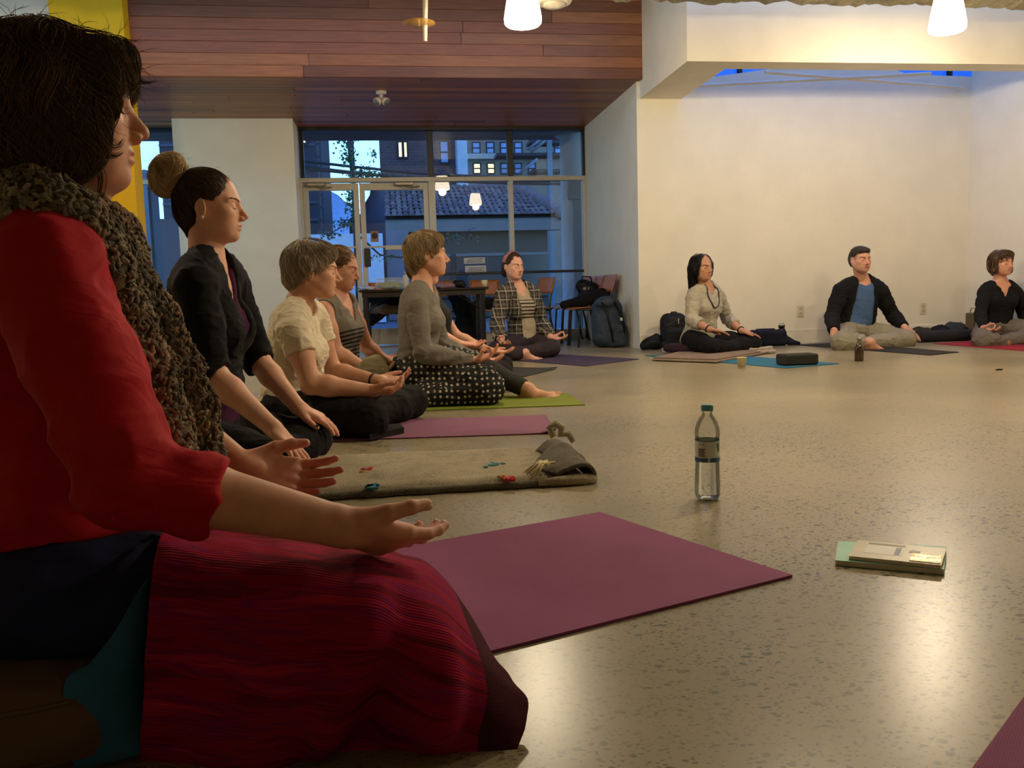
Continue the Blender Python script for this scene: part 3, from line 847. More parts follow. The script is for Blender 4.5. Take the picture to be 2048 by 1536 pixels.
class Person:
    def __init__(s, label, base, yaw, J, sc=1.0, sex='f', head_yaw=None, head_pitch=0, head_roll=0, hs=1.0, belly=1.0, bust=1.0, width=1.0,
                 hands=None, feet=None, res=(.008, .003, .003), skin=(222, 172, 146), lip=(190, 105, 100), nose=1.0, jaw=1.0, limb=1.0, hair_col=(60, 45, 35), farm=.9):
        s.farm = farm; s.J = J; s.sc = sc; s.yaw = yaw; s.sex = sex; s.belly = belly; s.bust = bust; s.width = width; s.limb = limb
        s.R0 = rotz(math.radians(yaw)); s.hs = hs; s.res = res; s.skin = skin; s.lip = lip; s.hair_col = hair_col
        s.HR = headR(yaw if head_yaw is None else head_yaw, head_pitch, head_roll)
        s.root = empty('person', (base[0], base[1], 0)); tag(s.root, label, 'person')
        s.hands = hands or {}; s.feet = feet or {}; s.fields = []; s.nose = nose; s.jaw = jaw; s.ff = {}
    # -- regions
    def trunk(s, off=0.0, low=True, kk=1.0, front=0.0):
        J = s.J; w = s.width; sc = s.sc
        pe, ne = J['pelvis'], J['neck']; ch = J.get('chest'); ch = lerp(pe, ne, .64) if ch is None else ch
        up = unit(ne - pe); left = unit(J['shL'] - J['shR']); fw = unit(np.cross(left, up)); left = np.cross(up, fw)
        R = np.stack([fw, left, up], 1); s.TR = R; s.ch = ch
        hl = unit(J['hipL'] - J['hipR']); hf = unit(np.cross(hl, [0, 0, 1])); Rp = np.stack([hf, hl, A3(0, 0, 1)], 1)
        h = np.linalg.norm(ne - pe); o = off; r3 = lambda a, b, c: (A3(a, b, c) * sc + o)
        P = []
        if low:
            P += [ell(pe, r3(.105, .160 * w, .105), Rp, k=.03), ell(pe - hf * .045 - A3(0, 0, .02), r3(.085, .150 * w, .085), Rp, k=.03)]
        P += [ell(lerp(pe, ch, .45) + fw * (.012 + .02 * (s.belly - 1)), r3(.090 * s.belly, .128 * w * (.5 + .5 * s.belly), .13), R, k=.06),
              ell(ch, r3(.098, .138 * w, .14), R, k=.06 * kk), ell(lerp(ch, ne, .62) - fw * .008, r3(.075, .150 * w, .07), R, k=.05 * kk)]
        for q in 'RL':
            sh = J['sh' + q]; P.append(cone(lerp(sh, ne, .35) + up * .004, sh, .046 * sc + o, .047 * sc * s.limb + o, k=.04))
            P.append(cone(ne + up * .035, lerp(ne, sh, .75) + up * .012, .030 * sc + o, .030 * sc + o, k=.035))
        if s.bust > 0:
            for q in (-1, 1): P.append(ell(ch + fw * (.072 + front) * sc + left * q * .062 * sc - up * .012, r3(.050 * s.bust, .058, .056), R, k=.04))
        return P
    def neckp(s, off=0.0):
        ht = s.J['head'] + s.HR @ (A3(-.022, 0, -.045) * s.hs); ne = s.J['neck']
        return [cone(ne - unit(ht - ne) * .02, ht, .055 * s.sc + off, .050 * s.hs + off, k=.03)]
    def arm(s, q, off=0.0, upto=2.0, fl=0.0, off2=None):
        J = s.J; sh, el, wr = J['sh' + q], J['el' + q], J['wr' + q]; k = s.sc * s.limb; P = []; cuts = []
        a = min(upto, 1.0); e1 = lerp(sh, el, a)
        P.append(cone(sh, lerp(sh, el, min(.45, a)), .047 * k + off, .044 * k + off, k=.03)); 
        if a > .45: P.append(cone(lerp(sh, el, .45), e1, .044 * k + off, (.044 - .006 * a) * k + off + (fl if upto <= 1 else 0), k=.02))
        if upto > 1:
            b = min(upto - 1, 1.0); m = lerp(el, wr, .28)
            o2 = off if off2 is None else off2
            P.append(cone(el, m, .038 * k + (off + o2) / 2, .039 * k + o2, k=.02))
            if b > .28: P.append(cone(m, lerp(el, wr, b), .039 * k + o2, lerp(.039, .0245, (b - .28) / .72) * k + o2 + fl, k=.02))
            if upto < 2: cuts.append((lerp(el, wr, b), wr - el))
            else: cuts.append((wr, wr - el))
        else: cuts.append((e1, el - sh))
        return dict(p=P, cuts=cuts, k=.012)
    def leg(s, q, off=0.0, upto=2.0, fl=0.0):
        J = s.J; hi, kn, an = J['hip' + q], J['kn' + q], J['an' + q]; k = s.sc; P = []; cuts = []
        P += [cone(hi, lerp(hi, kn, .5), .083 * k + off, .072 * k + off, k=.03), cone(lerp(hi, kn, .5), kn, .072 * k + off, .055 * k + off, k=.03)]
        if upto > 1:
            b = upto - 1; m = lerp(kn, an, .3)
            P += [cone(kn, m, .053 * k + off, .052 * k + off, k=.03), cone(m, lerp(kn, an, b), .052 * k + off, lerp(.052, .034, (b - .3) / .7) * k + off + fl, k=.03)]
            if upto < 2: cuts.append((lerp(kn, an, min(b, 1)), an - kn))
        return dict(p=P, cuts=cuts if upto > 1 else [], k=.02)
    def skin_groups(s):
        g = [dict(p=s.trunk() + s.neckp() + xf(head_prims(s.sex, s.nose, s.jaw), s.HR, s.J['head'], s.hs), k=.01)]
        s.nails = {}
        for q in 'RL':
            a = s.arm(q)['p']
            if q in s.hands:
                hp, nl = hand_geo(q, s.J['wr' + q], **s.hands[q]); a = a + hp; s.nails[q] = nl
            g.append(dict(p=a, k=.015))
            l = s.leg(q)['p']
            if q in s.feet: l = l + foot_prims(s.J['an' + q], *s.feet[q])
            g.append(dict(p=l, k=.02))
        return g
    # -- clothes
    def wear(s, name, mat, groups, cuts=(), subs=(), res=.006, wr=.003, wsc=14, wdir=(1, 1, 1), seed=1, attr=None, sm=1, parent=None, folds=None):
        Fd = Field(groups, res, cuts=cuts, subs=subs); s.fields.append(Fd)
        V, Fc = Fd.mesh(); V = smooth_mesh(V, Fc, sm)
        N = vnormals(V, Fc)
        q = (V - np.array([*s.root.location])) @ s.R0
        wp = np.stack([vnoise(q * 7, seed + 20 + i) for i in range(3)], 1) * .9; qa = q * np.array(wdir) * wsc
        d = vnoise(qa, seed) * .7 + (1 - np.abs(vnoise(qa * 1.5 + wp + 9, seed + 3))) ** 3 * 1.1 + (1 - np.abs(vnoise(qa * np.array([1, 1, 2.2]) * 1.6 + wp * 1.5 + 3, seed + 4))) ** 4 * .8 - .5 + vnoise(q * wsc * 3, seed + 5) * .15
        V = V + N * (d * wr)[:, None]
        if folds is not None: V = V + N * folds(V, q)[:, None]
        o = obj(name, V, Fc, mat, parent or s.root, True, attr=None if attr is None else attr(V, q, N), vec=q)
        return o
    # -- skin
    def body(s, mat, hand_res=None):
        g = s.skin_groups(); rc, rh, rd = s.res; H = s.J['head']; boxes = []
        e = .155 * s.hs; nk = s.J['neck']
        lo = np.minimum(H - e, nk + A3(-.11, -.11, -.03)); hi = np.maximum(H + e, nk + A3(.11, .11, .05)); boxes.append((lo, hi, rh))
        for q in s.hands:
            w = s.J['wr' + q]; f = unit(s.hands[q]['f']); c = w + f * .085
            w2 = lerp(s.J['el' + q], w, s.farm); boxes.append((np.minimum(c - .115, np.minimum(w, w2) - .05), np.maximum(c + .115, np.maximum(w, w2) + .05), rd))
        for q in s.feet:
            a = s.J['an' + q]; d = unit(s.feet[q][0]); c = a + d * .06; boxes.append((c - .14, c + .14, max(rd, .004)))
        Vs, Ts, n = [], [], 0
        Fd = Field(g, rc); V, Fc = Fd.mesh(); s.fc = Fd
        for (l, h, r_) in boxes:
            l2, h2 = l + .5 * rc, h - .5 * rc; ins = np.all((V > l2) & (V < h2), axis=1); Fc = Fc[~ins[Fc].all(1)]
        def cover(V):
            m = np.zeros(len(V), bool)
            for f in s.fields: m |= f.sample(V) < -.0035
            return m
        V = V - vnormals(V, Fc) * (cover(V) * .005)[:, None]
        V2, T2 = cluster(V, Fc, cover(V), rc * 2.2); Vs.append(V2); Ts.append(T2); n = len(V2)
        s.hf = None
        for i, (l, h, r_) in enumerate(boxes):
            Fb = Field(g, r_, l, h); V, Fc = Fb.mesh()
            if len(V) == 0: continue
            if i == 0: s.hf = Fb
            V = smooth_mesh(V, Fc, 1, .3)
            c = cover(V); V = V - vnormals(V, Fc) * (c * .004)[:, None]
            V, T = cluster(V, Fc, c, r_ * 3); Vs.append(V); Ts.append(T + n); n += len(V)
        V = np.concatenate(Vs); T = np.concatenate(Ts); used = np.unique(T); mp = np.full(len(V), -1); mp[used] = np.arange(len(used)); V = V[used]; T = mp[T]
        C = s.skin_color(V)
        s.bodyo = obj('body', V, T, mat, s.root, True, attr=C)
        s.face()
        return s.bodyo
    def skin_color(s, V):
        b = np.array(s2l(s.skin)); C = np.tile(b, (len(V), 1)) * (1 + .07 * vnoise(V * 45, 3) + .05 * vnoise(V * 130, 4))[:, None]
        q = (V - s.J['head']) @ s.HR / s.hs
        def el_(c, r_): return np.sqrt((((q - A3(*c)) / A3(*r_)) ** 2).sum(1))
        m = np.clip(2.2 * (1.0 - el_((.099, 0, -.0565), (.016, .0215, .0125))), 0, 1)[:, None]; C = C * (1 - m) + np.array(s2l(s.lip)) * m
        for y in (-1, 1):
            m = np.clip(1 - el_((.07, y * .042, -.025), (.04, .03, .025)), 0, 1)[:, None] * .3; C = C * (1 - m * A3(.02, .25, .22))
            m = np.clip(1.3 - el_((.085, y * .031, .007), (.02, .02, .014)), 0, 1)[:, None] * .3; C = C * (1 - m * A3(.15, .25, .25))
        m = np.clip(1 - el_((.113, 0, -.028), (.02, .018, .018)), 0, 1)[:, None] * .5; C = C * (1 - m * A3(.03, .25, .25))
        for k in list(s.hands) :
            w = s.J['wr' + k] + unit(s.hands[k]['f']) * .12; d = np.linalg.norm(V - w, axis=1); m = np.clip(1.2 - d / .10, 0, 1)[:, None] * .5; C = C * (1 - m * A3(.04, .22, .20))
        if s.sex == 'm':
            m = (np.clip(1.25 - el_((.06, 0, -.075), (.06, .055, .045)), 0, 1) * .45)[:, None]; C = C * (1 - m * A3(.35, .3, .25))
        return np.clip(C, 0, 1)
    def face(s):
        hm = hairmat('brow_hair'); rr = np.random.default_rng(5)
        for y in (-1, 1):
            t = rr.uniform(0, 1, 64); z = rr.uniform(-.0026, .0026, 64) * (1.1 - .6 * t)
            q = np.stack([.093 - .024 * t ** 1.6, y * (.012 + .036 * t), .0255 + .006 * np.sin(t * 2.2) + z], 1)
            d = np.stack([-.3 - .5 * t, y * (.5 + .5 * t), .5 - .9 * t], 1); d /= np.linalg.norm(d, axis=1)[:, None]
            P = s.J['head'] + (q * s.hs) @ s.HR.T; D = d @ s.HR.T; out = []
            for i in range(4):
                for _ in range(3):
                    G = s.hf.grad(P); P = P - (s.hf.sample(P) - .0006)[:, None] * G
                out.append(P.copy()); P = P + D * .0026 * s.hs
            V, Fc = strands_mesh(np.stack(out, 1), .00042 * max(1, s.res[1] / .003))
            obj('eyebrow', V, Fc, hm, s.bodyo, True, attr=np.tile(np.array(s2l(s.hair_col)) * 1.3, (len(V), 1)))
            th = np.linspace(-1.05, 1.05, 9); ey = A3(.0735, y * .031, .006); pts = []
            for a in th:
                el2 = -.42 - .12 * math.cos(a)
                pts.append(ey + A3(.0158 * math.cos(a) * math.cos(el2), .0168 * math.sin(a), .0135 * math.sin(el2) * (.6 + .4 * math.cos(a))) * 1.02)
            pts = np.array(pts); P = s.J['head'] + (pts * s.hs) @ s.HR.T
            for _ in range(4): P = P - (s.hf.sample(P) - .0004)[:, None] * s.hf.grad(P)
            mb = MB(); mb.tube(P, .0008 * s.hs * max(1, s.res[1] / .003), 5); mb.build('eyelashes', plain('lash_dark', (35, 24, 20), .8), s.bodyo, True)
    def fingernails(s, mat):
        for q in s.nails:
            for (p, d, u_, r_) in s.nails[q]:
                R = np.stack([d, np.cross(u_, d), u_], 1); mb = MB()
                prof = [(0, .0012), (.6, .0010), (.9, .0005), (1.0, 0)]
                V = []; Fc = []; n = 10; a = np.linspace(0, 2 * math.pi, n, endpoint=False)
                V.append(A3(0, 0, .0014)[None])
                for (k, z) in ((.6, .0012), (.95, .0003), (1.0, -.0006)):
                    V.append(np.stack([np.cos(a) * .0062 * k, np.sin(a) * r_ * .72 * k, z - (np.sin(a) * k) ** 2 * .0016], 1))
                V = np.concatenate(V); Fc = [[0, 1 + i, 1 + (i + 1) % n] for i in range(n)]
                for j in range(2): Fc += [[1 + j * n + i, 1 + (j + 1) * n + i, 1 + (j + 1) * n + (i + 1) % n, 1 + j * n + (i + 1) % n] for i in range(n)]
                W = V @ R.T + p - d * .002 + u_ * r_ * .98
                mb.add(W, Fc); mb.build('fingernail', mat, s.bodyo, True)
    # -- hair
    def hair(s, prims, cut=(), res=.004, lump=(.004, 30), streak=(.002, 160), c1=(60, 45, 35), c2=(110, 85, 60), n=800, r=.0006, steps=8, step=.008, flow=None,
             wave=.3, wfreq=12, off=(.0, .005), seed=1, keep=None, name='hair', parent=None, sink=.75):
        H = s.J['head']; R = s.HR; k = s.hs
        g = [dict(p=xf(prims, R, H, k), k=.005)]
        Fd = Field(g, res, subs=xf(cut, R, H, k))
        V, Fc = Fd.mesh(); V = smooth_mesh(V, Fc, 1); N = vnormals(V, Fc); q = (V - H) @ R / k
        fl = flow or (lambda q: np.stack([np.full(len(q), .15), np.sign(q[:, 1]) * .1, np.full(len(q), -1.)], 1))
        d = vnoise(q * lump[1], seed) * lump[0] + vnoise(q * np.array([1, 1, .22]) * streak[1], seed + 1) * streak[0]
        V2 = V + N * (d - sink * (lump[0] + streak[0]))[:, None]
        a, b = np.array(s2l(c1)), np.array(s2l(c2)); m = (.5 + .5 * vnoise(q * np.array([1, 1, .2]) * 90, seed + 2))[:, None]
        root_o = obj(name, V2, Fc, hairmat('hair_mass'), parent or s.root, True, attr=(a * (1 - m) + b * m) * .8)
        rr = np.random.default_rng(seed); ok = np.ones(len(V), bool) if keep is None else keep(q)
        idx = rr.choice(np.nonzero(ok)[0], n); o_ = rr.uniform(off[0], off[1], n) + (sink > .5) * lump[0] * .9 * vnoise(q[idx] * lump[1] * .8, seed)
        P = comb(Fd, V[idx], lambda p: fl((p - H) @ R / k) @ R.T, steps, step * k, o_, wave, wfreq, seed)
        W, Q = strands_mesh(P, r); m = np.repeat(rr.uniform(0, 1, n) ** 1.3, steps * 3)[:, None]
        st = obj('hair_strands', W, Q, hairmat('hair_mass'), root_o, True, attr=a * (1 - m) + b * m); st['kind'] = 'stuff'
        return root_o, Fd

def hairmat(name):
    if name in _mc: return _mc[name]
    t = NT(name); at_ = t.n('ShaderNodeAttribute'); at_.attribute_name = 'Col'
    nz = t.noise(t.coord('Object', scale=(1, 1, .25)), 300, 3)
    t.base(t.mix(t.ramp(nz, [(.3, .0), (.7, 1.0)]), t.mix(1.0, at_.outputs['Color'], (.65, .65, .65), 'MULTIPLY'), at_.outputs['Color']))
    t.set(Roughness=.5); t.b.inputs['Specular IOR Level'].default_value = .25
    if name == 'hair_mass': t.bump(nz, .5, .002)
    _mc[name] = t.m; return t.m

def skinmat():
    t = NT('skin'); at_ = t.n('ShaderNodeAttribute'); at_.attribute_name = 'Col'; v = t.coord('Object')
    t.base(at_.outputs['Color']); t.set(Roughness=.52); t.b.inputs['Specular IOR Level'].default_value = .4
    t.b.inputs['Subsurface Weight'].default_value = .12; t.b.inputs['Subsurface Radius'].default_value = (.012, .005, .003); t.b.inputs['Subsurface Scale'].default_value = 1.0
    t.bump(t.noise(v, 420, 3), .12, .001)
    return t.m
SKIN = skinmat()

def pose(base, yaw, **k):
    """joint table from local (forward, left, up) triples or ready world points ('w', point)"""
    R = rotz(math.radians(yaw)); b = A3(base[0], base[1], 0); J = {}
    for n, v in k.items():
        J[n] = np.asarray(v[1], float) if isinstance(v, tuple) and v[0] == 'w' else b + R @ A3(*v)
    return J
def W(x, y, Y): return ('w', at(x, y, Y))
# ---------------------------------------------------------------- mats on the floor
def matmat(name, c, cell=.0045):
    if name in _mc: return _mc[name]
    t = NT(name); v = t.coord('Object'); c = np.array(s2l(c)); sx = t.sep(v)
    w = 2 * math.pi / cell; g = t.math('MULTIPLY', t.math('SINE', t.math('MULTIPLY', sx[0], w)), t.math('SINE', t.math('MULTIPLY', sx[1], w)))
    n = t.noise(v, 6, 4); cc = t.mix(n, tuple(c * .85), tuple(np.minimum(c * 1.12, 1))); t.base(t.mix(t.math('MULTIPLY', t.math('ADD', t.math('MULTIPLY', g, .5), .5), .3), cc, tuple(c * .55)))
    t.set(Roughness=.75); t.b.inputs['Specular IOR Level'].default_value = .25; t.bump(g, .35, .001); _mc[name] = t.m; return t.m
def yoga_mat(label, P, m, th=.005, curl=None, n=26):
    """P: four floor corners in order; optional curl (corner index, height)"""
    P = [np.asarray(p, float)[:2] for p in P]; V = []; 
    u, v = np.meshgrid(np.linspace(0, 1, n), np.linspace(0, 1, n)); u, v = u.ravel(), v.ravel()
    XY = ((1 - u) * (1 - v))[:, None] * P[0] + (u * (1 - v))[:, None] * P[1] + (u * v)[:, None] * P[2] + ((1 - u) * v)[:, None] * P[3]
    z = np.full(len(u), .0005)
    if curl is not None:
        k, h, rad = curl; d = np.linalg.norm(XY - P[k], axis=1); z = z + h * np.clip(1 - d / rad, 0, 1) ** 2
    top = np.c_[XY, z + th]; bot = np.c_[XY, z]; V = np.concatenate([top, bot]); N = n * n; Fc = []
    for j in range(n - 1):
        for i in range(n - 1):
            a = j * n + i; Fc.append([a, a + 1, a + n + 1, a + n]); Fc.append([N + a, N + a + n, N + a + n + 1, N + a + 1])
    ed = [(i, i + 1) for i in range(n - 1)] + [(i * n + n - 1, (i + 1) * n + n - 1) for i in range(n - 1)] + [((n - 1) * n + i + 1, (n - 1) * n + i) for i in range(n - 1)][::1] + [((i + 1) * n, i * n) for i in range(n - 1)]
    for (a, b) in ed: Fc.append([a, N + a, N + b, b])
    o = obj('yoga_mat', V, Fc, m, None, False); tag(o, label, 'yoga mat'); 
    return o
PUR = matmat('purple_mat', (150, 78, 122))
d_ = unit(A3(-.935, -.355, 0)); a_, b_ = flo(1200, 1028), flo(1585, 1155)
yoga_mat('purple yoga mat in front of the foreground woman, its end pointing to the bottle', [a_, b_, b_ + d_ * 1.66, a_ + d_ * 1.66], PUR)
e0, e1 = flo(1950, 1536), flo(2048, 1400); dd_ = unit(e1 - e0); nn_ = A3(dd_[1], -dd_[0], 0)
yoga_mat('purple yoga mat cut off by the bottom right corner of the picture', [e0 - dd_ * .35, e1 + dd_ * .35, e1 + dd_ * .35 + nn_ * .61, e0 - dd_ * .35 + nn_ * .61], PUR)
q0, q1 = flo(1112, 868), flo(1092, 832); yoga_mat('mauve yoga mat under the woman in the white tee, one corner lifted', [q0, q1, q1 + A3(-1.45, .16, 0), q0 + A3(-1.45, .16, 0)], matmat('mauve_mat', (144, 92, 120)), curl=(0, .018, .09))
q0, q1 = flo(1170, 811), flo(1135, 788); yoga_mat('olive green yoga mat under the dotted skirt', [q0, q1, q1 + A3(-1.5, .12, 0), q0 + A3(-1.5, .12, 0)], matmat('green_mat', (128, 140, 46)))
yoga_mat('charcoal yoga mat end showing past the dotted skirt', [flo(1115, 738), flo(1050, 754), flo(905, 752), flo(985, 734)], matmat('charcoal_mat', (62, 60, 58)), curl=(0, .012, .2))
yoga_mat('dusky purple yoga mat under the plaid shirt woman', [flo(1278, 719), flo(1172, 733), flo(930, 714), flo(1040, 705)], matmat('dusky_mat', (70, 58, 82)))
yoga_mat('bright blue yoga mat under the folded tan blanket and black block', [flo(1678, 728), flo(1572, 737), flo(1290, 712), flo(1400, 706)], matmat('blue_mat', (44, 116, 150)))
yoga_mat('dark brown-black yoga mat under the man in the black jacket', [flo(1918, 705), flo(1860, 711), flo(1588, 690), flo(1680, 686)], matmat('black_mat', (48, 44, 40)))
yoga_mat('crimson yoga mat under the woman at the right edge', [flo(1866, 688), flo(2120, 708), flo(2150, 694), flo(1950, 682)], matmat('red_mat', (158, 32, 52)))

# ---------------------------------------------------------------- felt blanket by B
def feltmat(name, c, c2):
    t = NT(name); v = t.coord('Object'); n = t.noise(v, 14, 6, .7); n2 = t.noise(v, 220, 4, .7)
    cc = t.ramp(n, [(.3, s2l(c2)), (.5, s2l(c)), (.8, tuple(np.minimum(np.array(s2l(c)) * 1.2, 1)))]); t.base(t.mix(t.ramp(n2, [(.4, .55), (.62, 0.)]), cc, tuple(np.array(s2l(c2)) * .6)))
    t.set(Roughness=.98); t.b.inputs['Specular IOR Level'].default_value = .1; t.b.inputs['Sheen Weight'].default_value = .2; t.bump(n2, .9, .006); return t.m
FELT = feltmat('grey_felt', (200, 186, 156), (156, 146, 122))
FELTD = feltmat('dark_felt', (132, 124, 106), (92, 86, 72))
def felt():
    A_, B_, C_, D_ = flo(600, 1003, .0), flo(1172, 968), flo(1108, 906), flo(600, 925)
    root = empty('felt_blanket', tuple((A_ + C_) / 2)); tag(root, 'folded grey felt blanket with paint spots lying before the bun woman\'s knees', 'blanket')
    nu, nv = 90, 30; u, v = np.meshgrid(np.linspace(0, 1, nu), np.linspace(0, 1, nv)); u, v = u.ravel(), v.ravel()
    XY = ((1 - u) * (1 - v))[:, None] * A_ + (u * (1 - v))[:, None] * B_ + (u * v)[:, None] * C_ + ((1 - u) * v)[:, None] * D_
    h = .030 * np.clip(np.minimum(v, 1 - v) * 14, 0, 1) ** .35 * np.clip(np.minimum(u, 1 - u) * 50, 0, 1) ** .4
    z = h + .003 * vnoise(np.c_[XY[:, :2] * 14, u * 0], 4) * (h > .01); z = np.where((np.minimum(v, 1 - v) < 1e-6) | (np.minimum(u, 1 - u) < 1e-6), .002, z)
    V = XY.copy(); V[:, 2] = z; V[:, 1] += .006 * np.sin(u * 30) * ((v < .05)); i = (np.arange(nv - 1)[:, None] * nu + np.arange(nu - 1)[None]).ravel()
    obj('folded_body', V, np.stack([i, i + 1, i + nu + 1, i + nu], 1), FELT, root, True)
    # second layer edge along the near side
    pts = [lerp(A_, B_, t) + A3(0, -.004 + .004 * math.sin(t * 40), .011) for t in np.linspace(0, .97, 40)]
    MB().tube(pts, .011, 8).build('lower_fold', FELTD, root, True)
    # paint spots
    rr = np.random.default_rng(2)
    for (px, py, c, nm, s) in ((738, 938, (190, 40, 48), 'red', .016), (726, 944, (206, 150, 60), 'ochre', .012), (742, 972, (36, 108, 124), 'blue', .022), (986, 928, (36, 108, 124), 'blue', .020), (1018, 954, (190, 40, 48), 'red', .016), (1004, 952, (206, 150, 60), 'ochre', .012)):
        p = flo(px, py, .032); mb = MB(); 
        for k in range(5):
            n = 9; a = np.linspace(0, 2 * math.pi, n, endpoint=False); r_ = s * (1.0 if k == 0 else .5) * rr.uniform(.55, 1.2, n); o_ = A3(0, 0, 0) if k == 0 else A3(*rr.normal(0, s * .75, 2), 0)
            mb.prism(np.stack([p[0] + o_[0] + r_ * np.cos(a), p[1] + o_[1] + 1.2 * r_ * np.sin(a)], 1), .026, .0325)
        mb.build('paint_mark', plain('paint_' + nm, c, .9), root)
    # rolled-over end, curled strap and fringe
    B2 = flo(1182, 966); C2 = flo(1118, 915); k = [lerp(B2, C2, t) for t in np.linspace(0, 1, 12)]
    net = []
    for (dx, z_) in ((-.135, .032), (-.10, .052), (-.055, .070), (-.015, .066), (.008, .040), (.006, .004)):
        net.append([p + A3(dx * (.75 + .25 * math.sin(i * .5)), -.01, z_ * (1 - .25 * abs(i - 6) / 6)) for i, p in enumerate(k)])
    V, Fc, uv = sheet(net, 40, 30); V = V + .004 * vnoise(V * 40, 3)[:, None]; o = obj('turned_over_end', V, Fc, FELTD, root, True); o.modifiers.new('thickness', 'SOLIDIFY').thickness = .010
    MB().tube([B2 + A3(.012, .0, .012), B2 + A3(-.03, -.012, .016), B2 + A3(-.09, -.02, .016), B2 + A3(-.16, -.02, .014)], [.016, .017, .015, .010], 8).build('turned_edge', FELT, root, True)
    s0 = flo(1108, 905); S = [s0 + A3(.0, .0, .055), s0 + A3(-.012, .01, .085), s0 + A3(.008, .02, .10), s0 + A3(.035, .02, .085), s0 + A3(.03, .03, .06), s0 + A3(.06, .03, .06), s0 + A3(.075, .02, .03)]
    MB().tube(S, [.012, .014, .015, .015, .014, .014, .010], 8).build('curled_corner', FELT, root, True)
    f0 = flo(1095, 925, .06)
    for i in range(13):
        a = 2.1 + i * .17 + rr.normal(0, .06); L = rr.uniform(.05, .085); e = f0 + A3(math.cos(a) * L * .9, math.sin(a) * L * .8 - .01, -.028 + rr.uniform(-.004, .006))
        MB().tube([f0 + A3(rr.normal(0, .012), rr.normal(0, .02), 0), lerp(f0, e, .5) + A3(0, 0, .012), e], [.0042, .0036, .0022], 6).build('fringe', plain('fringe_cream', (206, 190, 150), .95), root, True)
felt()

# ---------------------------------------------------------------- water bottle
def petmat():
    t = NT('clear_plastic'); t.t.nodes.remove(t.b); tr = t.n('ShaderNodeBsdfTransparent'); gl = t.n('ShaderNodeBsdfGlossy'); fr = t.n('ShaderNodeLayerWeight'); mx = t.n('ShaderNodeMixShader')
    tr.inputs[0].default_value = (.90, .91, .90, 1); gl.inputs['Roughness'].default_value = .05; fr.inputs[0].default_value = .30
    bp = t.n('ShaderNodeBump'); t.l(t.noise(t.coord('Object'), 60, 2), bp.inputs['Height']); bp.inputs['Strength'].default_value = .25; bp.inputs['Distance'].default_value = .003; t.l(bp.outputs[0], gl.inputs['Normal'])
    t.l(t.math('MULTIPLY', fr.outputs['Fresnel'], .8, True), mx.inputs[0]); t.l(tr.outputs[0], mx.inputs[1]); t.l(gl.outputs[0], mx.inputs[2]); t.l(mx.outputs[0], t.out.inputs[0]); return t.m
PET = petmat()
def watermat():
    t = NT('water'); t.base((.93, .95, .95)); t.set(Roughness=.0, IOR=1.33); t.b.inputs['Transmission Weight'].default_value = 1.0; return t.m
